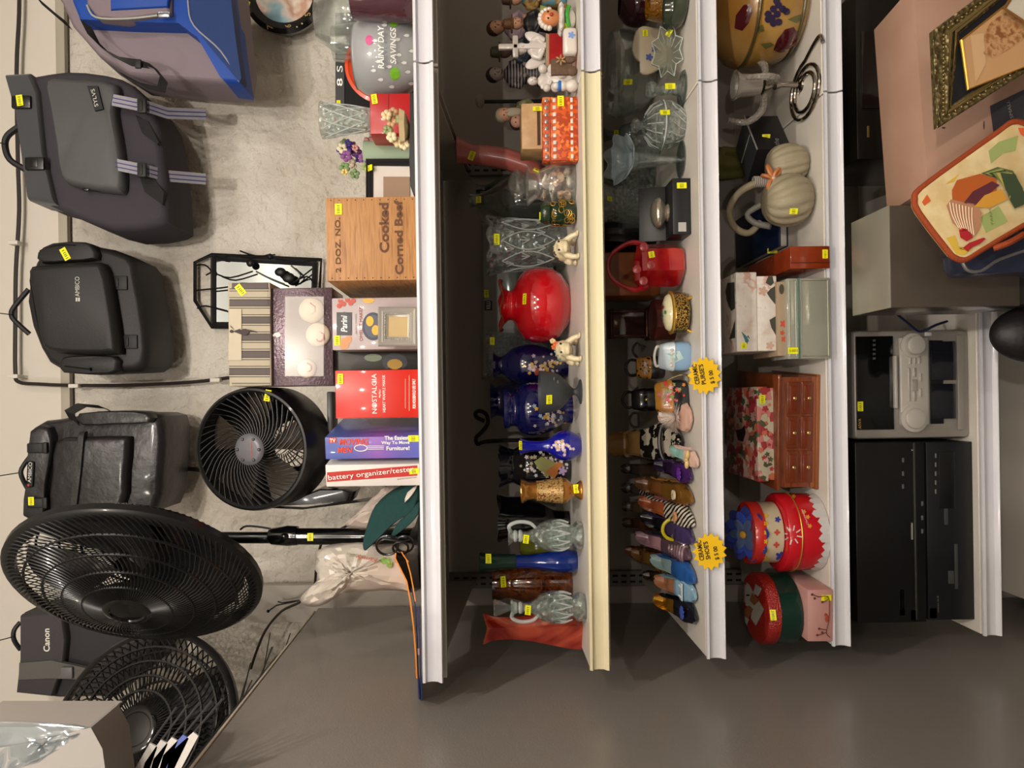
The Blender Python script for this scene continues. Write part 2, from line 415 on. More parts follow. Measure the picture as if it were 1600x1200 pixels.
# ------------------------------------------------------------------ the room
WHT = mat('#d9d6d2', .35, bump=None); RAIL = mat('#cfd0d8', .3, coat=.3); CREAM = mat('#cfc4a8', .4)
plaster = mat('#c0b8ab', .7, bump=('n', 35, 1.0), noise=(5, '#d3cdc2', .38, .62))
smooth = mat('#cbc4b8', .6, bump=('n', 12, .12))
XL = -.62
m = MB(); m.box(.9, YW+.06, 1.7, 5.2, .1, 3.4); struct('wall_back', m, plaster)
zt = P(100, 500, YW).z
m = MB(); m.box(.9, YW+.005, (zt+3.4)/2, 5.2, .03, 3.4-zt); struct('trim_1', m, smooth)      # smooth boarding above the rail
m = MB(); m.box(.9, YW-.012, zt-.012, 5.2, .02, .028, .002); struct('trim_2', m, mat('#a39c8c', .6))
m = MB(); a = P(400, 912, YW); b = P(620, 966, YW); zz = P(386, 940, YW).z; m.box((a.x+b.x)/2, YW-.012, zz/2, abs(a.x-b.x), .03, zz, .002)
struct('trim_3', m, mat('#b5afa6', .55))
m = MB(); m.box(0, -2, -.05, 9, 14, .1); struct('floor', m, mat('#3b342e', .5, noise=(4, '#2e2925', .4, .6)))
m = MB(); m.box(0, -2, 3.45, 9, 14, .1); struct('ceiling', m, mat('#c9c4ba', .8))
m = MB(); m.box(0, -7.2, 1.7, 9, .1, 3.5); struct('wall_front', m, mat('#a09a90', .8))
m = MB(); m.box(3.4, -2.4, 1.7, .1, 9.8, 3.5); struct('wall_right', m, mat('#8f8a82', .8))
m = MB(); m.box(-3.4, -2.4, 1.7, .1, 9.8, 3.5); struct('wall_left', m, mat('#8f8a82', .8))
# grey steel divider: the blank back of a shelving row standing at right angles to the wall
grey = mat('#847e78', .34, coat=.12, bump=('n', 260, .12))
t = T('partition_panel', 'grey painted steel divider at the left end of the white shelves', 'partition', (XL-.02, 1.2, 0), k=1)
m = MB(); ztp = .502+EZ; m.box(0, -.09, ztp/2, .04, 2.35, ztp, .004, 1); t.add('panel', m, grey)
m = MB(); m.box(-.004, -.1, ztp+.002, .05, 2.3, .006, .001, 1); t.add('top_trim', m, mat('#c9bfae', .4), label='pale thin top edge trim')
# ------------------------------------------------------------------ shelving
XS = .655
def shelf(k, right=False):
    h, yf = SH[k]; z = EZ-h; x0, x1 = (XS+.002, XS+1.22) if right else (-.556, XS-.002)
    nm = {1: 'topmost', 2: 'second from top', 3: 'middle', 4: 'fourth from top', 5: 'fifth from top', 6: 'bottom one'}[k]
    hold = {1: ('boxes, crate and fan', 'rainy day bowl and glassware'), 2: ('vases', 'small figurines'), 3: ('ceramic shoes and purses', 'amber and purple glass'),
            4: ('tins, jewellery chest and basket', 'fruit painted canister'), 5: ('silver stereo and black decks', 'cardboard box'), 6: ('nothing in view', 'nothing, behind the cabinet')}[k][right]
    t = T('shelf', f'white metal shelf, {nm}, {"right of" if right else "left of"} the seam, holding {hold}', 'shelf', ((x0+x1)/2, yf, z), k=1, group='white metal shelves')
    L = x1-x0; m = MB(); m.box(0, (YB-yf)/2+.006, -.008, L, YB-yf-.012, .016, .0015, 1)
    m.box(0, .03, -.03, L, .012, .03); t.add('deck', m, mat('#cfc9bf', .42, coat=.1))
    m = MB(); lh = .036                       # curved price rail, a shallow C in section
    prof = [(0, .002), (-.004, .001), (-.0045, -.004), (.002, -.008), (.0045, -.018), (.002, -.028), (-.0045, -.033), (-.006, -.037), (-.002, -.039), (.006, -.036), (.008, -.018), (.006, .0)]
    m.loft([[(-L/2, a, b) for a, b in prof], [(L/2, a, b) for a, b in prof]])
    t.add('price_rail', m, mat('#d2c8a6', .4) if (k == 2 and not right) else mat('#c9c9cf', .32, coat=.25), label='cream price rail' if (k == 2 and not right) else None)
    for e in (-L/2+.012, L/2-.012):
        m = MB(); m.prism([(.03, -.012), (YB-yf-.015, -.012), (YB-yf-.015, -.10), (YB-yf-.10, -.085), (.05, -.03)], e-.002, e+.002, plane='yz')
        t.add('bracket', m, mat('#a29c92', .4))
    m = MB(); m.box(0, (YB-yf)/2, -.02, L*.9, .03, .012); t.add('stiffener', m, mat('#a29c92', .4))
for k in SH: shelf(k); shelf(k, True)
m = MB(); z1 = P(692, 600, YB).z
t = T('back_panel', 'dull grey steel back panel behind the shelf goods', 'panel', (.7, YB+.02, .0), k=1)
m.box(-.02, 0, z1/2, 2.66, .012, z1); t.add('panel', m, mat('#9a938b', .55))
for i, yy in enumerate((908, 262)):
    x = P(720, yy, YB-.01).x
    t = T('upright', ('slotted steel upright at the left end of the shelves', 'slotted steel upright behind the pink vase')[i], 'upright post', (x, YB-.004, 0), k=1)
    m = MB(); m.box(0, .004, z1/2, .045, .02, z1, .002, 1); t.add('post', m, mat('#6a6560', .5))
    m = MB()
    for j in range(62):
        for dx in (-.009, .009): m.box(dx, -.0066, .1+j*.026, .006, .0015, .015)
    o = t.add('slots', m, mat('#0c0b0b', .8))
# ================================================================== things hanging on the wall
BLK = mat('#0d0d0e', .32, coat=.2); BLKM = mat('#141415', .6); GLOSS = mat('#0a0a0b', .12, coat=.4)
CORD = mat('#2b1f1a', .5); WIRE = mat('#141414', .4, metal=.5); STEEL = mat('#b9bcc0', .22, metal=1)
LEA = mat('#1b1a1a', .55, bump=('n', 420, .2)); LEAG = mat('#211f20', .4, bump=('n', 34, .7), coat=.08)
NYG = mat('#3c3d40', .8, bump=('n', 700, .3), sheen=.3); NYD = mat('#37333a', .85, bump=('n', 700, .3)); NYB = mat('#131315', .8, bump=('n', 600, .3))
BLU = mat('#0c3f95', .6, bump=('n', 700, .2)); BLUD = mat('#0a2d63', .65, bump=('n', 700, .2)); TAU = mat('#7a6e74', .7, bump=('n', 40, .35))
PIPE = mat('#8f8f98', .6)
def hook(t, x0, y0, x1, y1, Y=None):
    m = t.mb(); m.tube([t.q(x1, y1), t.q((x0+x1)/2, (y0+y1)/2, 2), t.q(x0, y0, 10)], .9, seg=6); t.add('hook', m, WIRE)
# --- AMBICO camera bag
t = T('camera_bag', 'boxy matt black camera bag with small white lettering on its smooth front pocket', 'bag', P(128, 480, 2.14), ry=0)
m = t.mb(); t.puff(m, [(52, 408), (78, 382), (140, 382), (200, 398), (212, 430), (228, 520), (226, 572), (190, 582), (95, 580), (60, 545), (38, 470)], 4, 120, .07, 16, 2, back=.98); t.add('body', m, LEA)
m = t.mb(); t.puff(m, [(42, 422), (60, 414), (140, 408), (160, 416), (172, 470), (182, 545), (174, 552), (120, 553), (72, 548), (60, 530), (50, 480)], -26, 8, .08, 14, 3); t.add('front_pocket', m, LEA)
m = t.mb(); m.tube([t.q(x, y, -18) for x, y in ((48, 424), (70, 416), (140, 411), (156, 418), (168, 470), (178, 543), (172, 549), (120, 550), (76, 544), (64, 526), (53, 476))], 1.2, seg=6, closed=True, sm=3); t.add('piping', m, BLK)
m = t.mb(); t.puff(m, [(56, 394), (80, 379), (130, 377), (146, 386), (150, 404), (110, 408), (62, 410)], -12, 40, .1, 8, 2); t.add('side_pocket', m, LEA)
m = t.mb(); t.puff(m, [(92, 562), (110, 556), (178, 556), (184, 572), (172, 584), (96, 582)], -10, 40, .1, 8, 2); t.add('side_pocket', m, LEA)
m = t.mb(); m.tube([t.q(45, 452, 30), t.q(22, 480, 22), t.q(18, 492, 20), t.q(24, 502, 22), t.q(46, 522, 30)], 4, seg=8, sm=4); t.add('carry_handle', m, BLKM)
for y in (436, 528):
    m = t.mb(); c = t.q(188+(y-436)*.17, y+6, 2); m.box(c.x, c.y, c.z, 22, 3, 22, 1.5); m.box(c.x, c.y-2, c.z+4, 14, 3, 4, 1); t.add('strap_loop', m, BLKM)
m = t.mb(); m.tube([t.q(62, 392, -10), t.q(86, 383, -13), t.q(118, 383, -13)], .9, seg=5, sm=3); t.add('zipper', m, BLK); m = t.mb(); m.tube([t.q(100, 572, -11), t.q(138, 577, -12), t.q(142, 577, -13)], [.9, .9, 3], seg=5); t.add('zipper', m, BLK)
hook(t, -12, 488, 20, 492); t.tag(102, 397, 20, 10, rot=28)
t.text('AMBICO', 121, 448, 7, mat('#b9b6ac', .5), w=31, face=False); t.prt([rect(118.5, 465, 121, 471), rect(122, 465, 125, 471)], mat('#b9b6ac', .5), 'logo_bar')
# --- grey camera bag with webbing straps
t = T('camera_bag', 'large grey camera bag with two dangling striped webbing straps', 'bag', P(130, 235, 2.12))
m = t.mb(); t.puff(m, [(14, 118), (48, 116), (100, 108), (160, 113), (205, 130), (240, 175), (252, 240), (260, 330), (250, 352), (180, 360), (120, 340), (70, 318), (48, 312), (40, 300), (30, 220)], 0, 120, .06, 14, 2); t.add('body', m, NYD)
m = t.mb(); t.puff(m, [(70, 122), (110, 120), (178, 128), (176, 170), (186, 230), (190, 292), (170, 298), (110, 288), (92, 272), (84, 220), (74, 160)], -24, 8, .07, 14, 3); t.add('front_pocket', m, mat('#4a4a4b', .6, bump=('n', 16, .9)))
m = t.mb(); t.puff(m, [(6, 114), (44, 112), (56, 140), (66, 240), (84, 318), (42, 312), (32, 240), (22, 170)], -14, 60, .05, 9, 1); t.add('lid', m, NYG)
for y0, y1, e in ((150, 181, 183), (250, 279, 284)):
    web = ramp_mat('web', 'wave', 60, [(0, '#8f8d92'), (.44, '#2c2c66'), (.56, '#8f8d92')], .7, axis='X')
    m = t.mb(); m.ribbon([t.q(175, y0+6, -22), t.q(205, y0+12, -25), t.q(235, y0+18, -12), t.q(262, y1-4, 20), t.q(322, e-4, 60)], (9, 0, 0), (0, .8, 0)); t.add('webbing_strap', m, web)
    m = t.mb()
    for f in (0, 5): m.ribbon([t.q(176, y0+6+(-3.2 if not f else 3.4), -23.4), t.q(205, y0+12+(-3.2 if not f else 3.4), -26.4), t.q(235, y0+18+(-3.2 if not f else 3.4), -13.4), t.q(262, y1-4+(-3.2 if not f else 3.4), 18.6), t.q(322, e-4+(-3.2 if not f else 3.4), 58.6)], (.7, 0, 0), (0, .2, 0))
    t.add('strap_stripe', m, mat('#2c2c70', .7))
    m = t.mb(); c = t.q(222, y0+16, -22); m.box(c.x, c.y, c.z, 22, 6, 14, 2); m.box(c.x, c.y-3.5, c.z, 16, 2, 4, 1); t.add('strap_buckle', m, BLKM)
for x, y in ((34, 160), (55, 256)):
    m = t.mb(); c = t.q(x, y, -16); m.box(c.x, c.y, c.z, 20, 7, 30, 2.5); m.box(c.x, c.y-3, c.z, 12, 3, 12, 1.5); t.add('clip', m, BLK)
m = t.mb(); m.tube([t.q(30, 198, 20), t.q(12, 212, 16), t.q(8, 228, 16), t.q(16, 250, 16), t.q(42, 266, 20)], 5, seg=8, sm=4); t.add('carry_handle', m, BLKM)
m = t.mb(); t.slab(m, [(212, 180), (232, 190), (248, 222), (246, 226), (222, 208)], -2, 6); t.add('side_patch', m, NYB); m = t.mb(); t.slab(m, [(218, 276), (240, 278), (256, 300), (254, 320), (226, 300)], -2, 6); t.add('side_patch', m, NYB)
m = t.mb(); t.slab(m, [(136, 134), (152, 134), (161, 170), (148, 173)], -28, -24); t.add('logo_patch', m, BLKM)
t.text('SYLVS', 148, 153, 6, mat('#c6c2ba', .5), w=28, rot=12)
m = t.mb(); m.tube([t.q(110, 282, -10), t.q(140, 296, -12), t.q(172, 299, -10)], 1.2, seg=5, sm=3); c = t.q(134, 296, -14); m.ell(c.x, c.y, c.z, 3, 1.5, 6); t.add('zipper', m, BLK)
hook(t, -12, 220, 10, 226); t.tag(31, 157, 17, 10, rot=8)
# --- blue and taupe cooler bag
t = T('shoulder_bag', 'bright blue and taupe shoulder bag with a long black strap', 'bag', P(240, 40, 2.05))
m = t.mb(); t.puff(m, [(50, -60), (92, 0), (108, 36), (150, 84), (200, 116), (260, 122), (345, 128), (372, 128), (378, 90), (362, -60)], 20, 110, .05, 14, 1); t.add('body', m, TAU)
m = t.mb(); t.puff(m, [(96, -60), (110, 0), (122, 30), (200, 34), (280, 36), (312, 60), (350, 126), (376, 129), (366, 60), (352, -60)], -14, 60, .04, 10, 1); t.add('front_panel', m, BLU)
m = t.mb(); t.puff(m, [(130, -60), (134, 6), (150, 26), (190, 30), (266, 20), (266, -60)], -26, 0, .06, 8, 1); t.add('front_pocket', m, mat('#75686f', .7, bump=('n', 30, .3)))
m = t.mb(); t.puff(m, [(170, -60), (172, 15), (262, 10), (268, -60)], -30, -10, .03, 4, 1); t.add('pocket_flap', m, BLU)
m = t.mb(); m.tube([t.q(136, 8, -24), t.q(150, 27, -26), t.q(200, 29, -26), t.q(262, 22, -26)], 1.6, seg=6, sm=4); t.add('zipper', m, mat('#9a9c92', .5))
m = t.mb(); c = t.q(256, 23, -30); m.box(c.x, c.y, c.z, 8, 3, 20, 3); t.add('zipper_pull', m, STEEL)
m = t.mb(); t.slab(m, [(296, -60), (294, 6), (300, 36), (330, 76), (374, 128), (377, 122), (368, 60), (354, -60)], -17, 10); t.add('bottom_panel', m, BLUD)
m = t.mb(); m.tube([t.q(293, -50, -18), t.q(294, 6, -18), t.q(303, 40, -18), t.q(345, 80, -17), t.q(374, 128, -14)], 1.3, seg=6, sm=4); t.add('piping', m, PIPE)
m = t.mb(); m.ribbon([t.q(*p) for p in ((40, -40, 40), (60, 0, 24), (95, 30, 16), (108, 40, 30))], [(8, 0, 6)]*4, (0, 1, 0)); m.ribbon([t.q(*p) for p in ((134, 36, -20), (146, 60, -26), (168, 82, -34), (196, 96, -34), (225, 100, -30))], [(7, 0, 9)]*5, (0, 1, 0))
m.ribbon([t.q(*p) for p in ((222, 98, -30), (240, 104, -34), (256, 124, -34), (252, 140, -20), (225, 134, -6), (190, 116, 6), (172, 100, 14))], [(6, 3, 7)]*7, (0, 1, 0)); t.add('shoulder_strap', m, mat('#101012', .5))
m = t.mb(); c = t.q(216, 100, -36); m.box(c.x, c.y, c.z, 14, 5, 10, 2); t.add('strap_slider', m, BLKM)
# --- leather AMBICO bag
t = T('camera_bag', 'soft shiny black leather bag with side strap, hanging right above the pedestal fan', 'bag', P(145, 725, 2.14))
m = t.mb(); t.puff(m, [(48, 668), (90, 655), (140, 648), (235, 646), (255, 665), (252, 740), (240, 800), (160, 812), (70, 816), (36, 808), (42, 740)], 0, 115, .06, 14, 2); t.add('body', m, LEAG)
m = t.mb(); t.puff(m, [(84, 690), (120, 684), (190, 682), (200, 690), (196, 740), (186, 800), (110, 806), (74, 804), (78, 740)], -20, 6, .08, 10, 2); t.add('front_pocket', m, LEAG)
m = t.mb(); t.puff(m, [(46, 672), (74, 668), (80, 700), (70, 760), (66, 812), (34, 808), (40, 750)], -20, 60, .07, 8, 2); t.add('lid', m, LEAG)
m = t.mb(); t.puff(m, [(122, 676), (132, 674), (126, 740), (118, 806), (108, 806), (114, 740)], -25, -14, .08, 4, 1); t.add('pocket_band', m, LEAG)
m = t.mb(); t.puff(m, [(120, 646), (190, 642), (232, 646), (236, 660), (180, 662), (124, 664)], -12, 40, .1, 8, 2); t.add('side_pocket', m, LEAG)
m = t.mb(); m.ribbon([t.q(*p) for p in ((118, 662, 4), (108, 644, -6), (128, 633, -8), (160, 636, -4), (188, 650, 6))], [(3, 4, 9)]*5, (0, 1.2, 0)); t.add('side_handle', m, LEAG)
for y in (700, 786):
    m = t.mb(); c = t.q(56, y, -24); m.box(c.x, c.y, c.z, 15, 5, 26, 2); m.box(c.x, c.y, c.z-14, 17, 6, 8, 2); t.add('clip', m, BLKM)
m = t.mb(); m.tube([t.q(48, 712, 10), t.q(34, 732, 0), t.q(34, 745, 0), t.q(44, 765, 10)], 3.5, seg=8, sm=3); t.add('carry_handle', m, BLKM)
m = t.mb(); c = t.q(48, 741, -22); m.box(c.x, c.y, c.z, 40, 3, 10, 3, 3, rot=Matrix.Rotation(R(4), 3, 'Y')); t.add('name_plate', m, BLKM)
t.text('AMBICO', 47, 738, 5.5, mat('#c9c6be', .5), w=32, rot=-4); t.prt([rect(42, 756, 46, 760)], mat('#a03a2a', .5), 'logo_dot')
hook(t, -10, 745, 34, 738); t.tag(49, 783, 13, 9)
# --- Canon bag
t = T('camera_bag', 'dark charcoal bag with white lettering hanging behind the large pedestal fan', 'bag', P(130, 1020, 2.2))
m = t.mb(); t.puff(m, [(32, 960), (100, 950), (240, 962), (240, 1040), (180, 1090), (90, 1092), (24, 1084), (30, 1030)], 0, 90, .05, 12, 1); t.add('body', m, mat('#2b292c', .8, bump=('n', 600, .3)))
m = t.mb(); t.puff(m, [(30, 962), (96, 956), (102, 1000), (98, 1040), (80, 1090), (24, 1084), (30, 1030)], -16, 30, .04, 8, 1); t.add('lid', m, mat('#3a3739', .8, bump=('n', 600, .3)))
m = t.mb(); t.slab(m, [(30, 1036), (80, 1032), (134, 1044), (128, 1062), (80, 1060), (29, 1062)], -19, -12); t.add('webbing_strap', m, mat('#55524f', .8, bump=('n', 300, .3)))
m = t.mb(); c = t.q(105, 1051, -22); m.box(c.x, c.y, c.z, 18, 6, 18, 2); t.add('clip', m, mat('#5d5b5a', .5))
m = t.mb(); m.tube([t.q(32, 972, 10), t.q(22, 985, 4), t.q(22, 1000, 4), t.q(32, 1015, 10)], 3.5, seg=8, sm=3); t.add('carry_handle', m, BLKM)
t.text('Canon', 73, 1000, 10, mat('#d6d2c8', .5), w=36, bold=.02); hook(t, -6, 1002, 24, 994)
# --- wall clock
t = T('wall_clock', 'round black wall clock with gold numerals and a pastel picture face', 'clock', P(446, -6, 2.36))
m = t.mb(); m.lathe([(0, 62), (7, 63), (11, 58), (9, 46), (7, 44), (7, 0.1)], ax='Y', seg=48); m.X = None
mm = t.mb(); mm.X = Matrix.Scale(-1, 4, (0, 1, 0)); mm.lathe([(0, 62), (8, 63), (12, 56), (9, 47), (7, 45)], ax='Y', seg=48); t.add('rim', mm, GLOSS)
mm = t.mb(); mm.X = Matrix.Scale(-1, 4, (0, 1, 0)); mm.lathe([(6, 45), (7.5, 45), (7.6, .5)], ax='Y', seg=40); t.add('picture_face', mm, ramp_mat('clk', 'noise', 9, [(.3, '#5d93ad'), (.42, '#8fb4c0'), (.5, '#d8c6b8'), (.58, '#b98f78'), (.66, '#e6ddd0')], .3, const=False))
for s_, x, y in (('7', 422, 42), ('6', 450, 41), ('5', 481, 23)): t.text(s_, x, y, 10, mat('#c8b27c', .4, metal=.6), bold=.02)
t.prt([circ(464, 42, 1.2), circ(472, 37, 1.2)], mat('#c8b27c', .4), 'minute_dot')
t.tag(387, 5, 10, 7, rot=60)
# --- cable with clips along the wall, brown flex at the left
t = T('cable', 'thin black cable clipped along the top of the wall', 'cable', P(28, 300, 2.36), k=1)
m = MB(1)
def wp(t, l, Y): return [t.W.inverted() @ P(x, y, Y) for x, y in l]
m.tube(wp(t, [(30, -60), (30, 20), (26, 110), (28, 250), (30, 330), (25, 420), (24, 500), (24, 580), (30, 597), (60, 600), (110, 602), (200, 602), (300, 597), (360, 590)], 2.355), .006, seg=6, sm=4); t.add('cable', m, mat('#2a2220', .5))
for x, y in ((24, 380), (24, 588), (118, 603), (338, 594)):
    m = MB(1); c = t.W.inverted() @ P(x, y, 2.345); m.box(c.x, c.y, c.z, .012, .03, .03, .002); t.add('clip', m, mat('#cfcabf', .5))
t = T('cable', 'brown flex hanging in a loop beside the divider top', 'cable', P(470, 900, 2.3), k=1)
m = MB(1); m.tube(wp(t, [(612, 770), (575, 805), (535, 825), (505, 845), (495, 880), (490, 920), (470, 940), (440, 955), (415, 985), (400, 1020), (392, 1045)], 2.25), .004, seg=6, sm=4); t.add('cable', m, CORD)
t = T('wall_hook', 'bent black nail hook in the white wall strip', 'hook', P(445, 945, 2.36), k=1)
m = MB(1); m.tube(wp(t, [(468, 938), (440, 942), (434, 940)], 2.34), .002, seg=5); m.tube(wp(t, [(466, 939), (432, 946), (419, 955)], 2.335), .0022, seg=5); t.add('wire', m, WIRE)
m = MB(1); c = t.W.inverted() @ P(419, 955, 2.335); m.ell(c.x, c.y, c.z, .005, .005, .005); t.add('tip', m, WIRE)
t = T('cable', 'short dark lead hanging under the leather bag', 'cable', P(285, 730, 2.36), k=1)
m = MB(1); m.tube(wp(t, [(250, 728), (285, 730), (320, 733)], 2.36), .004, seg=6); m.tube(wp(t, [(250, 731), (320, 736)], 2.36), .004, seg=6); t.add('cable', m, CORD)
# --- cage fans
def cage_fan(t, C0, rad, rz, rx, nsp, depth, cap, swirl, blades, front_cols=(BLK, BLK), thin=1.0, nring=4, fd=None, rimw=1.0):
    fd = fd or depth*.28
    """C0: local centre of the front rim; axis points to the viewer before rotation"""
    M = Matrix.Translation(C0) @ Matrix.Rotation(R(rz), 4, 'Z') @ Matrix.Rotation(R(rx), 4, 'X'); out = {}
    def mk(): m = t.mb(); m.X = M; return m
    m = mk()
    ring = [(rad*math.cos(2*PI*i/56), 0, rad*math.sin(2*PI*i/56)) for i in range(56)]
    m.loft([[(a*(rad+e)*math.cos(2*PI*i/56)/rad if 0 else (rad+e)*math.cos(2*PI*i/56), f, (rad+e)*math.sin(2*PI*i/56)) for i in range(56)] for a, e, f in ((1, -7*rimw, -7), (1, -1, -6), (1, 4, -2), (1, 4, 7), (1, -3, 9), (1, -7*rimw, 2), (1, -7*rimw, -7))], cap=False); t.add('rim', m, front_cols[0])
    for nm, sg, dp, sw, n in (('front_grille', -1, fd, swirl, nsp), ('rear_grille', 1, depth*.75, -swirl*.8, int(nsp*.95))):
        m = mk()
        for i in range(n):
            a = 2*PI*i/n; pts = []
            for k in range(7):
                u = k/6; r = cap+(rad-2-cap)*u; b = a+sw*u*u
                y = sg*dp*math.sqrt(max(0, 1-u**2.6)) if sg > 0 else sg*(5+dp*(1-u**1.7))
                pts.append((r*math.cos(b), y, r*math.sin(b)))
            m.tube(pts, .75*thin, seg=4)
        for u in [(j+1)/(nring+1) for j in range(nring)]:
            r = cap+(rad-2-cap)*u; y = sg*dp*math.sqrt(max(0, 1-u**2.6)) if sg > 0 else sg*(5+dp*(1-u**1.7))
            m.tube([(r*math.cos(2*PI*i/40), y+(.8 if sg < 0 else -.8), r*math.sin(2*PI*i/40)) for i in range(40)], 1.35*thin, seg=5, closed=True)
        t.add(nm, m, front_cols[0])
    m = mk(); m.X = M @ Matrix.Scale(-1, 4, (0, 1, 0)); y0 = 5+fd
    m.lathe([(y0-4, cap+1), (y0, cap+2), (y0+3, cap-2), (y0+3, cap*.75), (y0+1, cap*.7), (y0+2, cap*.4), (y0+2.5, .5)], ax='Y', seg=36); t.add('centre_badge', m, GLOSS)
    m = mk(); m.lathe([(depth*.3, cap*1.15), (depth*.75, cap*1.2), (depth*1.25, cap*.9), (depth*1.3, 1)], ax='Y', seg=28); t.add('motor', m, BLK)
    for b in range(blades):
        a0 = 2*PI*b/blades; m = mk(); vs = []; fs = []; nu, nv = 7, 5
        for side in (0, 1):
            for i in range(nu):
                u = i/(nu-1); r = cap*.8+(rad*.86-cap*.8)*u
                for j in range(nv):
                    v = j/(nv-1)-.5; aa = a0+v*(1.2+.25*math.sin(PI*u))+.25*u; vs.append((r*math.cos(aa), depth*.22+v*depth*.35+side*1.2, r*math.sin(aa)))
        N = nu*nv
        for i in range(nu-1):
            for j in range(nv-1):
                q_ = (i*nv+j, i*nv+j+1, (i+1)*nv+j+1, (i+1)*nv+j); fs += [q_, tuple(N+k for k in q_[::-1])]
        ed = [i*nv for i in range(nu)]+[(nu-1)*nv+j for j in range(1, nv)]+[i*nv+nv-1 for i in range(nu-2, -1, -1)]+[j for j in range(nv-2, 0, -1)]
        for i in range(len(ed)): a_, b_ = ed[i], ed[(i+1) % len(ed)]; fs.append((a_, b_, b_+N, a_+N))
        m.add(vs, fs); t.add('blade', m, mat('#17171a', .25, coat=.3))
    return M
Yp = 1.74
t = T('pedestal_fan', 'large black pedestal fan turned left, standing at the left end of the top shelf', 'fan', on(1, 840, Yp)); t.k = Yp/F
c = t.q(214, 906, Y=1.62)
cage_fan(t, c, 174, -46, 2, 104, 62, 32, .55, 5, thin=1.5, fd=46, rimw=2.2)
m = t.mb(); m.tube([t.q(440, 840, 0), t.q(330, 840, 0)], 9, seg=14); m.tube([t.q(300, 845, 0), t.q(250, 850, 0), t.q(235, 868, -20)], [16, 20, 16], seg=12); t.add('fan_neck', m, BLK)
m = t.mb(); m.tube([t.q(666, 838, 0), t.q(455, 838, 0)], 13, seg=20); t.add('lower_pole', m, GLOSS)
m = t.mb(); m.tube([t.q(465, 837, 0), t.q(450, 837, 0), t.q(425, 838, 0), t.q(420, 838, 0)], [15, 16, 13, 10], seg=20); c = t.q(445, 838, -14); m.ell(c.x, c.y, c.z, 5, 6, 7); t.add('height_collar', m, GLOSS)
m = t.mb(); m.lathe([(0, 92), (6, 92), (12, 84), (16, 40), (24, 18), (30, 14)], seg=48); t.add('base', m, mat('#2b2b2d', .45))
m = t.mb(); m.tube([t.q(375, 828, 0), t.q(385, 822, 4), t.q(410, 824, 6), t.q(430, 828, 4)], 1.6, seg=6, sm=3); t.add('cord', m, BLKM)
t.tag(485, 839, 12, 9)
t = T('cage_fan', 'black wire cage fan beyond the grey divider, seen through its open grille', 'fan', P(330, 1150, 1.95))
c = t.q(222, 1142, -10); cage_fan(t, c, 150, 30, -8, 70, 50, 34, .5, 0, thin=1.7)
m = t.mb(); t.puff(m, [(165, 1135), (270, 1085), (330, 1060), (352, 1110), (330, 1210), (190, 1215)], 24, 90, .1, 14, 2); t.add('motor_housing', m, BLKM)
m = t.mb(); m.tube([t.q(300, 1160, 40), t.q(420, 1165, 44), t.q(900, 1172, 44)], 14, seg=12); t.add('pole', m, BLK)
# --- turbo fan
t = T('turbo_fan', 'round black air circulator fan with swirled blades and grey hub', 'fan', on(1, 700, 1.80)); t.k = 1.8/F
c = t.q(392, 702, Y=1.66); M = Matrix.Translation(c) @ Matrix.Rotation(R(-13), 4, 'X'); rr = 87
def mk(): m = t.mb(); m.X = M; return m
m = mk(); pr = [(0, rr-5), (-3, rr-2), (-2, rr+1), (8, rr+3), (80, rr+3), (116, rr-12), (136, rr-38), (136, rr-50), (112, rr-22), (80, rr-5), (8, rr-7), (0, rr-5)]
m.loft([[(r*math.cos(2*PI*i/64), y, r*math.sin(2*PI*i/64)) for i in range(64)] for y, r in pr], cap=False); t.add('housing', m, mat('#101011', .4, coat=.15))
m = mk(); n = 44
for i in range(n):
    a = 2*PI*i/n; pts = []
    for k in range(7): u = k/6; r = 20+(rr-25)*u; b = a-.95*(1-u)**1.2-.1; pts.append((r*math.cos(b), -1+10*u*(1-u)*0+4*(1-u)*-.6, r*math.sin(b)))
    vs = [Vector(p)+Vector((0, e, 0)) for p in pts for e in (0, 5)]; m.add([v+Vector((0, 0, o)) for o in (-.45, .45) for v in vs], [(2*k, 2*k+1, 2*k+3, 2*k+2) for k in range(6)]+[(14+2*k, 14+2*k+2, 14+2*k+3, 14+2*k+1) for k in range(6)]+[(2*k, 2*k+2, 14+2*k+2, 14+2*k) for k in range(6)])
t.add('front_grille', m, mat('#3f3f42', .35, coat=.3))
m = mk(); m.X = M @ Matrix.Scale(-1, 4, (0, 1, 0)); m.lathe([(-2, 22), (4, 23), (7, 20), (8, 14), (8.5, .5)], ax='Y', seg=36); t.add('hub_cap', m, mat('#57575c', .35))
m = mk()
for i in range(6): a = PI/6+i*PI/3; m.ell(17*math.cos(a), -8, 17*math.sin(a), 2.4, 1.6, 2.4)
t.add('hub_dimple', m, mat('#3f3f43', .4))
t.text('Honeywell', 393, 702, 3.2, mat('#b5402a', .5), w=26)
for b in range(5):
    a0 = 2*PI*b/5; m = mk(); m.loft([[( r*math.cos(a0+w_), 30+26*w_, r*math.sin(a0+w_)) for w_, in ((-.35,), (0,), (.35,))]+[(r*math.cos(a0+w_), 33+26*w_, r*math.sin(a0+w_)) for w_, in ((.35,), (0,), (-.35,))] for r in (18, 45, 82)]); t.add('blade', m, mat('#3a342c', .2, coat=.4))
m = mk()
for r in (30, 45, 60, 74):
    m.tube([(r*math.cos(2*PI*i/36), 92, r*math.sin(2*PI*i/36)) for i in range(36)], 1, seg=4, closed=True)
for i in range(30): a = 2*PI*i/30; m.tube([(14*math.cos(a), 92, 14*math.sin(a)), (82*math.cos(a), 88, 82*math.sin(a))], 1, seg=4)
t.add('rear_grille', m, BLK)
m = t.mb(); m.X = None
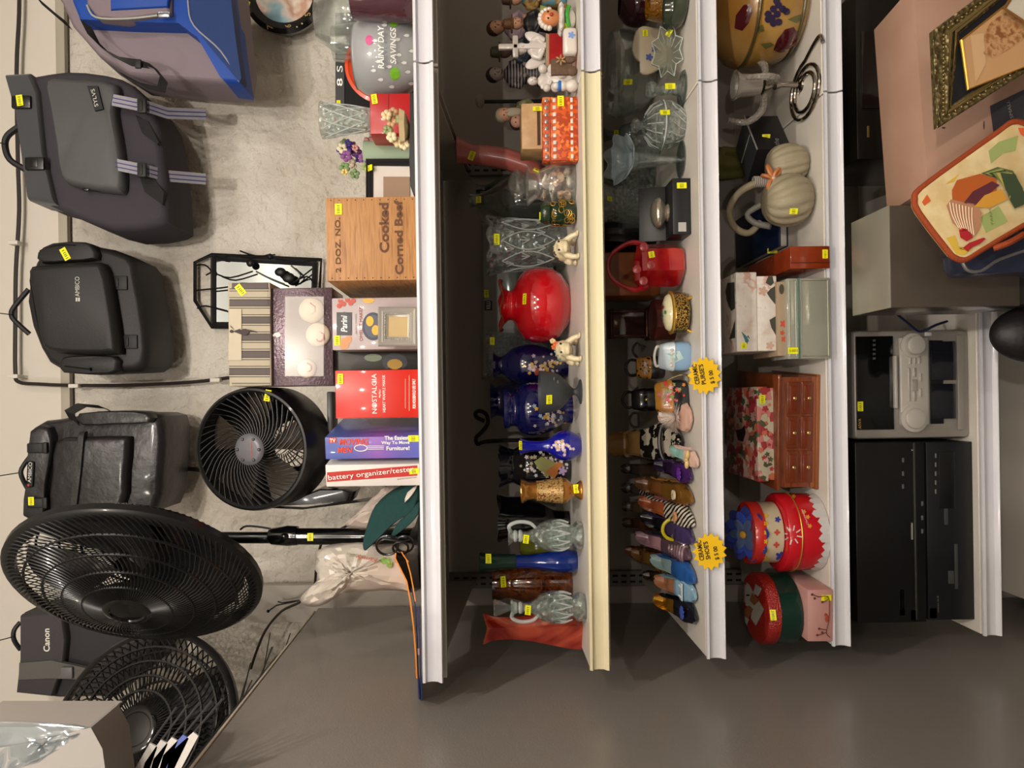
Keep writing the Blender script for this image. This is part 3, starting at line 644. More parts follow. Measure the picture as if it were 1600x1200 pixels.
for sg in (-1, 1): m.loft([[c+Vector((sg*(rr+4), 60+a, 0+b)) for a, b in ((-9, 8), (9, 8), (9, -8), (-9, -8))], [c+Vector((sg*(rr+8), 62+a, -60+b*.2)) for a, b in ((-12, 8), (12, 8), (12, -8), (-12, -8))], [Vector((c.x+sg*70, 20+a, 30)) for a in (-34, 34, 34, -34)][:0] or [Vector((c.x+sg*(rr-6), 40+a, 12+b)) for a, b in ((-22, 8), (22, 8), (22, -12), (-22, -12))]])
m.box(c.x, 40, 9, 170, 70, 16, 5, 3); t.add('stand', m, mat('#17181a', .35, coat=.2))
m = t.mb(); a = t.q(508, 612, -50); b = t.q(520, 764, -50); m.box((a.x+b.x)/2, a.y+30, (a.z+b.z)/2, abs(a.x-b.x), 40, 9, 2); t.add('crossbar', m, mat('#303033', .4))
m = t.mb(); t.puff(m, [(500, 764), (540, 764), (555, 768), (548, 784), (520, 787), (430, 792), (428, 788), (470, 776)], -30, 30, .1, 10, 1); t.add('stand_foot', m, BLK)
t.tag(418, 618, 18, 9, rot=-12, face=True)
# ================================================================== goods on the topmost shelf
WTXT = mat('#efece6', .5); CARD = mat('#b08e63', .8)
WOODC = ramp_mat('crate', 'noise', 16, [(.3, '#8a5c34'), (.48, '#a67646'), (.6, '#b0804e'), (.72, '#96683c')], .6, stretch=(1, 1, 14), const=False, detail=7, dist=.6)
STEN = mat('#5d3a22', .7)
t = BOX('wooden_crate', 'old nailed wooden crate stencilled Cooked Corned Beef', 'crate', 1, 307, 437, 510, 1.535, 240, WOODC, part='front_board', bev=.6)
o = t.parts[0]; t.parts = []; bpy.data.objects.remove(o); w_, h_ = t.w, t.h
for n_, c_ in (('front_board', (0, 3, h_/2, w_, 6, h_)), ('back_board', (0, 232, h_/2, w_, 6, h_))): m = t.mb(); m.box(*c_, .7); t.add(n_, m, WOODC)
for sg in (-1, 1): m = t.mb(); m.box(sg*(w_/2-3), 117, h_/2, 6, 222, h_-1, .7); t.add('side_board', m, WOODC)
m = t.mb(); m.box(0, 117, 4, w_-13, 222, 7); t.add('bottom_board', m, WOODC); m = t.mb(); m.box(0, 117, h_-3, w_-13, 222, 5); t.add('top_board', m, WOODC)
m = t.mb()
for i in range(11):
    for sg in (-1, 1): m.ell(sg*(w_/2-4), 0, 8+i*(h_-16)/10, 1, .6, 1, 6, 4)
t.add('nail_heads', m, mat('#2c1d14', .6))
for st, x, y, h, w in (('2 DOZ. NO. 1', 528, 378, 8, 96), ('Cooked', 600, 356, 15, 78), ('Corned Beef', 623, 371, 13, 116)): t.text(st, x, y, h, STEN, w=w, bold=.03 if h > 10 else .012)
for st, x, y in (('ts', 585, 449), ('Kelly', 622, 449)): t.text(st, x, y, 8, STEN, w=None)
t.tag(529, 327, 17, 11)
# omelet maker carton + silver frame
t = BOX('omelet_maker_box', 'white and grey omelet maker carton with food pictures, behind the small silver frame', 'box', 1, 464, 545, 519, 1.58, 62, mat('#a79a9a', .4, coat=.2))
t.prt([rect(526, 488, 550, 524)], mat('#2c2c30', .4), 'logo_panel', lift=.0009)
t.prt([[(527, 496), (538, 487), (549, 496), (549, 516), (538, 524), (527, 516)]], mat('#35353a', .4), 'logo_badge', lift=.0016)
t.text('Parini', 538, 506, 10, WTXT, w=26, shear=.2, bold=.02, lift=.003); t.text('OMELET MAKER', 564, 506, 5, mat('#8c2f28', .5), w=54); t.text('electric nonstick', 556, 506, 2.6, mat('#77706e', .5), w=32)
t.prt([circ(583, 510, 17, 22, 24)], mat('#1d2440', .35), 'pan', lift=.001); t.prt([circ(583, 510, 13, 18, 24)], mat('#3a3f52', .3), 'pan_inside', lift=.0015)
t.prt([circ(578, 502, 6, 8), circ(587, 516, 6, 8)], mat('#d9a62e', .5), 'omelet', lift=.002); t.prt([circ(538, 537, 8, 9), circ(545, 530, 5, 6)], mat('#c98a5c', .5), 'egg', lift=.001)
t.prt([circ(x, y, 4, 4, 8) for x, y in ((532, 470), (537, 475), (543, 469), (548, 474), (530, 478), (552, 470))], mat('#b64a3a', .5), 'tomato', lift=.001); t.prt([circ(576, 469, 9, 5)], mat('#e0a03a', .5), 'glass_print', lift=.001)
t.tag(527, 532, 15, 9)
FRS = mat('#aaa59c', .3, metal=.35, coat=.3)
def picture_frame(t, x0, x1, y0, y1, d, wd, fm, inner, pic, th=8, bead=None, step=.45):
    """moulded frame: four mitred bars, glass front picture"""
    A, B, Cc, D = t.q(x1, y1, d), t.q(x1, y0, d), t.q(x0, y0, d), t.q(x0, y1, d)
    ctr = (A+B+Cc+D)/4; Q = [A, B, Cc, D]; yy = Vector((0, 1, 0))
    def ins(p, e):
        v = p-ctr; L = Vector((math.copysign(1, v.x), 0, math.copysign(1, v.z))); return p-L*e
    prof = [(0, th), (0, th*.3), (wd*.15, 0), (wd*.4, th*.25), (wd*.55, th*.1), (wd*.85, th*.5), (wd, th*.6), (wd, th)]
    m = t.mb(); m.loft([[ins(p, e)+yy*f for e, f in prof] for p in Q+[Q[0]]], cap=False); t.add('frame', m, fm)
    if bead:
        m = t.mb()
        for i in range(4):
            a, b = ins(Q[i], wd*.75), ins(Q[(i+1) % 4], wd*.75); n = int((b-a).length/bead[0])
            for j in range(n): p = a+(b-a)*((j+.5)/n); m.ell(p.x, p.y+th*.25, p.z, bead[0]*.36, bead[0]*.3, bead[0]*.36, 8, 5)
        t.add('beading', m, bead[1])
    P2 = [ins(p, wd-1)+yy*(th*.75) for p in Q]; m = t.mb(); m.add(P2+[p+yy for p in P2], [(0, 1, 2, 3), (7, 6, 5, 4), (0, 4, 5, 1), (1, 5, 6, 2), (2, 6, 7, 3), (3, 7, 4, 0)]); t.add(inner, m, pic)
    return ins, Q, yy
t = T('photo_frame', 'small silver beaded photo frame with plain tan backing', 'photo frame', on(1, 509, 1.53), rx=-4)
picture_frame(t, 590, 651, 479, 541, 0, 15, FRS, 'backing', mat('#b79f72', .7), 8, (2.6, mat('#c9c5bb', .25, metal=.9)))
m = t.mb(); m.box(8, 16, 24, 20, 1.5, 46, rot=Matrix.Rotation(R(-16), 3, 'X')); t.add('easel_leg', m, BLKM)
t = BOX('appliance_box', 'dark carton printed with a frying pan, wedged behind the red waffle box', 'box', 1, 543, 577, 528, 1.66, 60, mat('#2a2a24', .5))
t.prt([circ(617, 566, 20, 14)], mat('#161a2c', .4), 'pan'); t.prt([circ(617, 569, 12, 8)], mat('#b08a2e', .5), 'omelet', lift=.0016); t.prt([circ(583, 559, 14, 6)], mat('#7c8a70', .5), 'plate')
# red waffle box
t = BOX('waffle_maker_box', 'bright red heart waffle maker carton with white lettering', 'box', 1, 577, 652, 524, 1.54, 78, mat('#c4200e', .38, coat=.2))
t.text('NOSTALGIA', 585, 615, 7.5, WTXT, w=62); t.text('MyMini', 594, 615, 4, WTXT, shear=.2); t.text('HEART WAFFLE MAKER', 600, 615, 4.5, WTXT, w=58); t.text('FOR HOUSEHOLD USE ONLY', 647, 615, 5, WTXT, w=46, bold=.02)
t.prt([rect(633, 592, 633.8, 638), rect(639, 586, 639.8, 642)], mat('#e8a08c', .5), 'print_line'); t.tag(532, 592, 16, 9)
# boxes standing on end
t = BOX('furniture_slider_box', 'purple carton with slanted orange lettering standing on its end', 'box', 1, 681, 716, 508, 1.535, 160, ramp_mat('mov', 'wave', .9, [(0, '#5b62b4'), (.5, '#8a5bb0'), (1, '#4657a0')], .4, axis='Z', const=False, coat=.2), rz=-9)
ORG = mat('#d8452a', .5)
t.text('MOVING', 553, 690, 10, ORG, w=46, rot=-90, bold=.03, shear=.2); t.text('MEN', 539, 703, 9, ORG, w=24, rot=-90, bold=.03, shear=.2)
t.text('The Easiest', 620, 684, 6.5, WTXT, w=38, rot=-90, bold=.02); t.text('Way To Move', 618, 692, 6.5, WTXT, w=44, rot=-90, bold=.02); t.text('Furniture!', 622, 700, 6.5, WTXT, w=36, rot=-90, bold=.02)
t.prt([rect(514, 684, 526, 692)], mat('#c03a2c', .5), 'tv_badge'); t.text('TV', 520, 688, 6, WTXT, w=9, rot=-90, lift=.002, bold=.02)
m = t.mb(); m.tube([t.q(564+10*math.cos(a), 700+5*math.sin(a), -1) for a in [2*PI*i/16 for i in range(16)]], .8, seg=4, closed=True)
for e in (0, 2.5, 5): m.tube([t.q(574, 697+e, -1), t.q(600, 697+e, -1)], .5, seg=4)
t.add('emblem', m, WTXT); t.tag(646, 685, 10, 16)
t = BOX('battery_organizer_box', 'white and red battery organizer carton standing leftmost of the boxes', 'box', 1, 724, 759, 509, 1.54, 150, mat('#cfc9c4', .45, coat=.1), rz=-9)
t.prt([[(511, 738), (652, 727), (652, 743), (511, 753)]], mat('#b3261e', .45), 'red_band'); t.text('battery organizer/tester', 580, 740, 10.5, WTXT, w=134, rot=-84.6, lift=.003, name='lettering'); t.text('park+avenue', 636, 747, 3, mat('#9a5a4a', .5), w=30, rot=-84.6)
t.tag(647, 736, 9, 15, rot=4)
# stacked gift boxes
def stripes(t, x0, x1, y0, y1):
    cols = ['#4d423f', '#a49a84', '#2a2422']; pl = []; y = y0; i = 0; cl = {c: [] for c in cols}
    seq = [(0, 9), (2, 1.2), (1, 2), (2, 1.2), (1, 9), (2, 1.2), (1, 2), (2, 1.2)]
    while y < y1:
        c, w = seq[i % 8]; cl[cols[c]].append(rect(x0, y, x1, min(y+w, y1))); y += w; i += 1
    for c in cols: t.prt(cl[c], mat(c, .6), 'stripe')
t = BOX('soap_gift_box', 'shiny mauve gift box with a window showing round soaps', 'box', 1, 449, 602, 424, 1.66, 95, mat('#55454c', .25, metal=.35, bump=('n', 160, .3)), xb=520, part='box')
m = t.mb(); t.slab(m, rect(446, 464, 505, 587), -1.2, 4); t.add('window_frame', m, mat('#80746c', .5))
for x, y, r in ((487, 485, 20), (497, 523, 19), (480, 576, 15)):
    c = t.q(x, y, -2); m = t.mb(); m.ell(c.x, c.y, c.z, r, 9, r, 24, 12); t.add('soap', m, mat('#cdbfa8', .5))
for x, y, r in ((485, 485, 11), (498, 528, 11), (480, 576, 9)):
    c = t.q(x, y, -9); m = t.mb()
    for i in range(7): a = i*.9; m.tube([(c.x+r*(i/7)*math.cos(a), c.y, c.z+r*(i/7)*math.sin(a)), (c.x+r*((i+1)/7)*math.cos(a+.9), c.y, c.z+r*((i+1)/7)*math.sin(a+.9))], 1.6, seg=5)
    t.add('rose_motif', m, mat('#b06a66', .5))
m = t.mb(); t.slab(m, rect(445, 463, 506, 588), -13, -12.4); t.add('window_film', m, mat('#ffffff', .15, alpha=.12))
m = t.mb()
for e in range(2): pass
t.prt([circ(434, 524, 4, 3), [(428, 521), (432, 527), (440, 524), (436, 519)], circ(428, 524, 2)], mat('#d5ccc8', .5), 'flower_print')
t = BOX('striped_box', 'tan and brown striped lidded box lying on the mauve gift box', 'box', 1, 441, 603, 357, 1.65, 90, mat('#a49a84', .6), xb=423)
stripes(t, 358.5, 422, 442, 602)
t.prt([rect(358.5, 483, 378, 563)], mat('#b3a992', .6), 'label_panel', lift=.003)
t.prt([circ(383, 519, 7, 5), circ(363, 518, 3, 2.5), [(365, 518), (378, 523), (376, 514)], [(388, 518), (402, 520), (402, 518), (388, 515)], [(362, 512), (368, 516), (360, 508)]], mat('#2b1714', .6), 'girl_print', lift=.005); t.tag(376, 453, 18, 10, rot=38)
# mirror in black iron frame
t = T('framed_mirror', 'wall mirror in a black iron frame with twig and bird ornament', 'mirror', P(500, 455, 2.385))
IRON = mat('#161616', .45, metal=.3); m = t.mb()
bars = [[(303, 405), (303, 408)]]
def bar(pts, r=3, d=0, **k): m.tube([t.q(x, y, d) for x, y in pts], r, seg=6, **k)
m.tube([t.q(x, y, 0) for x, y in ((305, 410), (331, 398), (502, 406), (498, 478), (492, 512), (331, 511), (305, 470))], 3, seg=6, closed=True); t.add('frame', m, IRON)
m = t.mb(); m.tube([t.q(333, 399, 8), t.q(333, 510, 8)], 4, seg=4); m.tube([t.q(338, 403, 8), t.q(495, 412, 8)], 4, seg=4); m.tube([t.q(492, 410, 8), t.q(488, 508, 8)], 4, seg=4); m.tube([t.q(338, 507, 8), t.q(488, 507, 8)], 4, seg=4); t.add('inner_frame', m, mat('#2c2c2e', .4, metal=.3))
m = t.mb(); t.slab(m, [(336, 404), (490, 412), (488, 506), (336, 506)], 10, 13); t.add('mirror_glass', m, mat('#c4ccd0', .03, metal=1))
m = t.mb()
for pts in (((305, 454), (345, 450), (358, 448)), ((305, 415), (320, 414), (330, 424), (322, 430)), ((308, 482), (322, 478), (355, 486)), ((338, 428), (360, 434), (395, 424)), ((335, 400), (350, 404), (360, 398), (390, 404), (420, 398)), ((375, 392), (400, 400), (430, 398)), ((400, 424), (420, 434), (445, 444)), ((455, 415), (470, 430), (462, 440), (488, 420)), ((430, 405), (470, 410), (498, 404)), ((455, 443), (480, 432), (492, 446))): m.tube([t.q(x, y, -3) for x, y in pts], 1.3, seg=5, sm=3)
t.add('twigs', m, IRON)
for x, y, a, b in ((438, 425, 9, 5), (451, 434, 10, 6), (391, 411, 6, 4), (422, 401, 4, 3)):
    m = t.mb(); c = t.q(x, y, -5); m.ell(c.x, c.y, c.z, b+2, 4, a, 12, 8); t.add('leaf', m, IRON)
# black frame with mat, wide black tray rim
t = T('photo_frame', 'black wooden photo frame with white mat, right of the crate', 'photo frame', on(1, 272, 1.66), rx=-5)
picture_frame(t, 571, 664, 247, 350, 0, 11, mat('#1d1e20', .4), 'mat_board', mat('#c9c2bb', .7), 8)
m = t.mb(); t.slab(m, rect(599, 276, 640, 340), 4, 5); t.add('picture_back', m, mat('#8f7560', .7)); t.tag(577, 263, 9, 15)
m = t.mb(); m.box(20, 20, 24, 20, 1.5, 50, rot=Matrix.Rotation(R(-20), 3, 'X')); t.add('easel_leg', m, BLKM)
t = T('display_base', 'long low black base with rounded end on the top shelf', 'base', on(1, 222, 1.53))
m = t.mb(); t.puff(m, [(640, 142), (640, 208), (639, 250), (641, 290), (646, 304), (656, 305), (660, 250), (660, 142)], 0, 30, .03, 4, 1); t.add('body', m, mat('#1f2022', .5))
# red box, cream flower dish, tumbler, flowers
t = BOX('red_box', 'glossy red carton under the cut glass tumbler', 'box', 1, 145, 208, 578, 1.62, 110, mat('#a31016', .35, coat=.3)); t.prt([rect(606.5, 143, 607.5, 210)], mat('#4c0a0c', .5), 'lid_seam'); t.tag(585, 155, 15, 9, rot=8)
t = T('flower_dish', 'cream ceramic dish edged with petals and blossoms', 'ornament', P(640, 202, 1.55)); m = t.mb()
m.lathe([(0, 10), (6, 26), (14, 30)], wall=2, seg=30, fn=lambda a, z, r: (r*(1+.08*math.sin(7*a)), z)); t.add('dish', m, mat('#cdb78c', .35, coat=.3))
for i, (x, y) in enumerate(((604, 180), (612, 190), (606, 203), (612, 214), (622, 222), (614, 176), (626, 186), (632, 226))):
    m = t.mb(); c = t.q(x, y, -14+(i % 3)*7)
    for k in range(5): a = 2*PI*k/5+i; m.ell(c.x+4.5*math.cos(a), c.y, c.z+4.5*math.sin(a), 4.4, 3, 4.4, 8, 6)
    t.add('blossom', m, mat(('#cdb78c', '#b98f6a', '#7f8a5a', '#d3c5a0')[i % 4], .4, coat=.2))
GL = mat('#f4f8f7', .03, trans=1); GLC = mat('#eef4f2', .06, trans=1, bump=('v', 90, 1.0)); GLG = mat('#dfe8e4', .1, trans=1, bump=('v', 150, 1.0))
def facet(n, a, twist=0): return lambda t_, z, r: (r*(1+a*abs(math.sin(n*t_/2+twist*z))), z)
V('glass_tumbler', 'flared cut glass tumbler standing on the glossy red carton', 'glass', 1, 187, 1.68, [(578, 17), (576, 18), (540, 22), (503, 28)], GLC, wall=3, fn=facet(24, .04, .05), xb=578)
t = ALL[-1]; m = t.mb()
for k in range(9):
    for e in (-1, 1): a = 2*PI*k/9; m.tube([((18.5+9*u)*math.cos(a+e*.9*u), (18.5+9*u)*math.sin(a+e*.9*u), 6+62*u) for u in [i/8 for i in range(9)]], .8, seg=4)
t.add('cut_lines', m, mat('#d3dad8', .1, coat=.8, alpha=.6))
t = T('flower_arrangement', 'artificial arrangement of pastel flowers with a purple bloom', 'flowers', on(1, 243, 1.72)); m = t.mb(); m.lathe([(0, 16), (60, 20), (92, 24)], wall=2); t.add('pot', m, mat('#8fa38a', .5)); random.seed(4)
for i in range(26):
    m = t.mb(); x, y = 533+random.random()*46, 218+random.random()*54; c = t.q(x, y, random.uniform(-18, 18)); r = random.uniform(3, 5.5)
    for k in range(5): a = 2*PI*k/5+i; m.ell(c.x+r*math.cos(a), c.y+random.uniform(-2, 2), c.z+r*math.sin(a), r*.8, r*.5, r*.8, 8, 5)
    t.add('bloom' if i % 3 else 'leaf', m, mat(random.choice(['#c58f86', '#d7cfae', '#8a9a68', '#3e2c7a', '#7c4a82', '#d9c16e', '#c7b9a0', '#6f8d5a']), .7))
t = T('picture_card', 'pale yellow and lilac picture card behind the flowers', 'picture', on(1, 205, 1.75), rx=-6); m = t.mb(); t.slab(m, rect(577, 170, 664, 300), 0, 5); t.add('card', m, ramp_mat('card', 'noise', 9, [(.35, '#d8c489'), (.5, '#cfc6c8'), (.65, '#b3a6bd')], .6, const=False))
# frosted savings bowl and things behind it
t = V('savings_bowl', 'frosted glass fish bowl painted with white raindrops and umbrellas', 'bowl', 1, 88, 1.66, [(671, 36), (668, 42), (650, 54), (625, 62), (600, 61), (582, 54), (573, 47), (570, 48)], mat('#8e9092', .35, coat=.3), wall=3)
m = t.mb(); m.tube([(48*math.cos(a), 48*math.sin(a), (t.b-570)) for a in [2*PI*i/40 for i in range(40)]], 2.6, seg=8, closed=True); t.add('rim', m, mat('#a7a8a6', .2, coat=.5))
for st, x, y in (('RAINY DAY', 596, 75), ('SAVINGS', 613, 73)): t.text(st, x, y, 9, mat('#dcdcda', .5), w=62 if st[0] == 'R' else 52, rot=-2, bold=.01, lift=.009, shear=.1)
t.prt([[(x-4, y), (x, y-2.5), (x+4, y-2), (x+5, y), (x+4, y+2), (x, y+2.5)] for x, y in ((577, 84), (590, 96), (583, 110), (607, 104), (620, 62), (622, 86), (634, 56), (636, 112), (611, 135), (594, 124), (630, 98), (642, 80), (585, 64), (641, 130), (600, 40))], mat('#cfd0ce', .5), 'raindrop', lift=.0012)
t.prt([circ(577, 63, 6, 8), ], mat('#c04a80', .5), 'umbrella'); t.prt([circ(615, 34, 8, 9), circ(617, 115, 8, 10)], mat('#6fae2a', .5), 'umbrella')
t = T('round_clock', 'orange rimmed round clock behind the frosted bowl', 'clock', P(600, 105, 1.86)); m = t.mb(); m.X = Matrix.Scale(-1, 4, (0, 1, 0)); m.lathe([(0, 58), (8, 60), (10, 55), (7, 51)], ax='Y', seg=48); t.add('rim', m, mat('#c43f16', .35, coat=.3))
m = t.mb(); m.X = Matrix.Scale(-1, 4, (0, 1, 0)); m.lathe([(2, 51), (4, 51), (4.4, .5)], ax='Y', seg=40); t.add('face', m, mat('#c7c7c5', .5)); m = t.mb(); m.tube([(45*math.cos(a), -5, 45*math.sin(a)) for a in [2*PI*i/36 for i in range(36)]], 2.6, seg=6, closed=True); t.add('inner_ring', m, BLKM)
t = T('sign_board', 'black sign board lettered in white, behind the orange clock', 'sign', P(670, 105, 1.98)); m = t.mb(); t.slab(m, rect(524, 20, 670, 166), 0, 7); t.add('board', m, mat('#050505', .8)); t.slab(m := t.mb(), rect(524, 20, 538, 166), -1.5, 0); t.add('header', m, mat('#2b2b2e', .5))
t.text('8', 531, 129, 9, WTXT, w=12, bold=.01, lift=.002); t.text('S', 531, 108, 9, WTXT, w=10, lift=.002); t.tag(529, 161, 8, 6)
V('glass_vase', 'tall clear rounded glass vase at the right of the top shelf', 'vase', 1, 30, 1.87, [(668, 30), (650, 36), (600, 50), (560, 56), (530, 50), (505, 34), (497, 30)], GL, wall=3)
t = V('glass_bowl', 'clear glass vase holding a pale stone, leaning near the clock', 'vase', 1, 66, 1.84, [(664, 20), (640, 24), (600, 26), (560, 30), (520, 26)], GL, wall=2)
V('smoked_glass_jar', 'mauve brown smoked glass jar at the far right of the top shelf', 'jar', 1, -12, 1.56, [(662, 40), (640, 44), (590, 42), (562, 38)], mat('#5e3c46', .12, coat=.5, trans=.4), wall=3)
# left end soft goods
t = T('folded_cloth', 'dark teal folded cloth draped against the fan pole', 'cloth', on(1, 812, 1.60)); TEAL = mat('#0c3836', .85, bump=('n', 90, .6))
m = t.mb(); t.puff(m, [(567, 862), (566, 845), (580, 800), (598, 778), (625, 762), (652, 752), (656, 778), (645, 800), (620, 815), (596, 838), (575, 858)], -10, 40, .08, 12, 3); t.add('cloth', m, TEAL)
m = t.mb(); t.puff(m, [(610, 842), (618, 822), (640, 800), (655, 785), (655, 800), (645, 815), (628, 830)], -22, 0, .1, 6, 3); t.add('fold', m, TEAL); m = t.mb(); t.puff(m, [(632, 786), (636, 770), (652, 758), (645, 772)], -16, -6, .1, 3, 2); t.add('white_tag', m, mat('#bdb6ae', .7))
t = T('coiled_cable', 'black coiled power cord by the foot of the pedestal fan', 'cable', on(1, 852, 1.57)); m = t.mb()
for cx, cy, rx_, ry_ in ((605, 852, 17, 14), (626, 856, 12, 9), (632, 850, 14, 12)): m.tube([t.q(cx+rx_*math.cos(a), cy+ry_*math.sin(a)*.7+rx_*.3*math.sin(a), 5*math.sin(a)) for a in [2*PI*i/20 for i in range(20)]], 2, seg=6, closed=True)
m.tube([t.q(590, 850, 0), t.q(600, 842, -6), t.q(625, 845, -6), t.q(642, 842, 0)], 2, seg=6, sm=3); t.add('cord', m, BLK)
PLB = mat('#cfc6ba', .3, alpha=.82, bump=('v', 14, 1.0), coat=.3)
def crumple(t, outline, d0, d1, amp, seed, mt, nm='bag'):
    random.seed(seed); pts = [(p.x, p.y) for p in spl([(x, y, 0) for x, y in outline], 3)]; n = len(pts)
    cx = sum(p[0] for p in pts)/n; cy = sum(p[1] for p in pts)/n; vs = []; fs = []; K = 7
    for k in range(K+1):
        u = 1-k/K
        for i, (x, y) in enumerate(pts):
            f = u**.8; dd = d0+(d1-d0)*f**2+random.uniform(-amp, amp)*(1 if 0 < k < K else .3)
            vs.append(t.q(cx+(x-cx)*f+random.uniform(-2, 2), cy+(y-cy)*f+random.uniform(-2, 2), dd))
    for k in range(K):
        for i in range(n): fs.append((k*n+i, k*n+(i+1) % n, (k+1)*n+(i+1) % n, (k+1)*n+i))
    m = t.mb(); m.add(vs, fs); o = t.add(nm, m, mt, flat=False, ang=20); md = o.modifiers.new('s', 'SOLIDIFY'); md.thickness = .001; return o
t = T('plastic_bag', 'crumpled cream plastic carrier bag with red and green print', 'bag', on(1, 900, 1.66))
crumple(t, [(470, 942), (474, 925), (495, 905), (492, 880), (495, 862), (520, 850), (560, 846), (600, 852), (650, 850), (664, 870), (662, 920), (600, 922), (545, 924), (520, 938), (490, 948)], -14, 20, 5, 3, PLB)
t.text('Family', 573, 872, 8, mat('#b23a30', .5), w=34, rot=80, face=True, shear=.3, lift=.012); t.text('DOLLAR', 556, 868, 4, mat('#8a8348', .5), w=30, rot=75, face=True, lift=.012)
t.prt([circ(600, 876, 7, 5), circ(608, 880, 5, 7)], mat('#86a85a', .5), 'leaf_print', lift=.003)
t = T('plastic_sleeve', 'thin crinkled plastic sleeve leaning behind the teal cloth', 'bag', on(1, 800, 1.75)); crumple(t, [(540, 822), (560, 800), (590, 770), (606, 756), (640, 752), (668, 770), (660, 800), (600, 826)], -6, 8, 3, 6, mat('#cdbdb2', .3, alpha=.75, bump=('v', 12, .6)))
# folders hanging over the shelf end
t = T('file_folder', 'orange paper folder sagging over the left end of the top shelf', 'folder', on(1, 950, 1.50), k=1.5/F)
def sheet(t, pts, d0, d1, th, mt, nm):
    m = t.mb(); m.loft([[t.q(x, y, d0), t.q(x, y, d1), t.q(x+th, y, d1), t.q(x+th, y, d0)] for x, y in pts]); t.add(nm, m, mt)
ORA = mat('#d07a1c', .55, coat=.1); NAV = mat('#10205e', .5, coat=.15)
sheet(t, [(617, 864), (616, 872), (624, 888), (634, 908), (640, 940), (645, 980), (648, 1020), (650, 1060)], 0, 150, 2.4, ORA, 'sheet')
sheet(t, [(626, 862), (634, 874), (640, 895), (644, 915), (648, 940)], 2, 150, 2, ORA, 'sheet'); sheet(t, [(618, 866), (628, 866), (637, 878)], 1, 150, 2, ORA, 'fold')
t = T('file_folder', 'navy blue paper folder hanging beneath the orange one', 'folder', on(1, 1000, 1.505), k=1.5/F)
sheet(t, [(642, 918), (648, 945), (651, 1000), (652, 1050), (654, 1092)], 4, 150, 2, NAV, 'sheet'); sheet(t, [(652.5, 948), (655, 1000), (656, 1050), (658, 1094)], 3, 150, 2, NAV, 'sheet')
m = t.mb(); c = t.q(654, 1018, 2); m.box(c.x, c.y, c.z, 10, 2, 3); t.add('label', m, mat('#b99aa6', .5))
# on top of the divider: cards, wires, box in plastic
t = T('carton', 'grey carton wrapped in clear crinkled plastic at the lower left corner', 'box', P(300, 1190, 1.12), rz=14)
m = t.mb(); a = t.q(60, 1240, 0); m = t.mb(); t.slab(m, [(-60, 1178), (40, 1162), (142, 1137), (160, 1170), (172, 1260), (-60, 1300)], 0, 90); t.add('carton', m, mat('#8d8883', .6))
m = t.mb(); t.slab(m, [(-60, 1136), (-60, 1300), (60, 1300), (142, 1136)], 6, 110); t.add('carton_side', m, mat('#a39b95', .6)); crumple(t, [(-30, 1138), (60, 1128), (138, 1136), (142, 1142), (110, 1168), (60, 1205), (-30, 1240)], -4, 4, 2.4, 9, mat('#e8eef2', .08, trans=.85, alpha=.8), 'plastic_wrap')
t = T('paper_bag', 'scrap of crumpled brown paper at the far lower left', 'paper', P(20, 1130, 1.3)); crumple(t, [(-20, 1110), (10, 1107), (24, 1118), (32, 1140), (8, 1143), (-20, 1150)], -4, 8, 3, 2, mat('#96795c', .85, bump=('n', 60, .5)))
t = T('wire_rack', 'bundle of black wire pegboard hooks above the divider top', 'rack', P(330, 1120, 1.3)); m = t.mb(); t.slab(m, [(440, 996), (446, 1000), (412, 1052), (350, 1142), (320, 1200), (306, 1200), (340, 1136)], 330, 340) if 0 else None
m = t.mb()
zt_ = EZ+.505
def TP(Yd, dz=0, dx=0): return (t.W.inverted() @ Vector((XL-.02+dx, Yd, zt_+dz)))/t.k
for i in range(16):
    Yd = 1.05+i*.06; m.tube([TP(Yd, .004, 0), TP(Yd+.01, .03+.01*(i % 3), -.02-.01*(i % 4)), TP(Yd+.22, .05+.02*(i % 3), .0-.02*(i % 2))], 1.5, seg=5)
t.add('hooks', m, WIRE); m = t.mb(); m.tube([TP(.9, .012), TP(1.9, .012)], 8, seg=6); t.add('rail', m, BLKM)
for i, (x, y) in enumerate(((212, 1185), (226, 1178), (240, 1172), (255, 1166), (268, 1160))):
    t = T('price_card', ('leftmost', 'second', 'middle', 'fourth', 'rightmost')[i]+' of five white cards held on wire hooks at lower left', 'card', P(x+30, y, 1.2), group='white cards on hooks'); m = t.mb()
    t.slab(m, [(x, y+14), (x+22+i*3, y-24+i*2), (x+34+i*2, y-18+i*2), (x+10, y+50), (x-10, y+50)], 0, 3); t.add('card', m, mat('#b9b4ae' if i != 3 else '#4a5aa0', .5))
    m = t.mb(); m.tube([t.q(x+22+i*3, y-22+i*2, 3), t.q(x+64+i*4, y-80+i*3, 30)], 1.8, seg=5); t.add('hook', m, mat('#5a5a5c', .3, metal=.7))
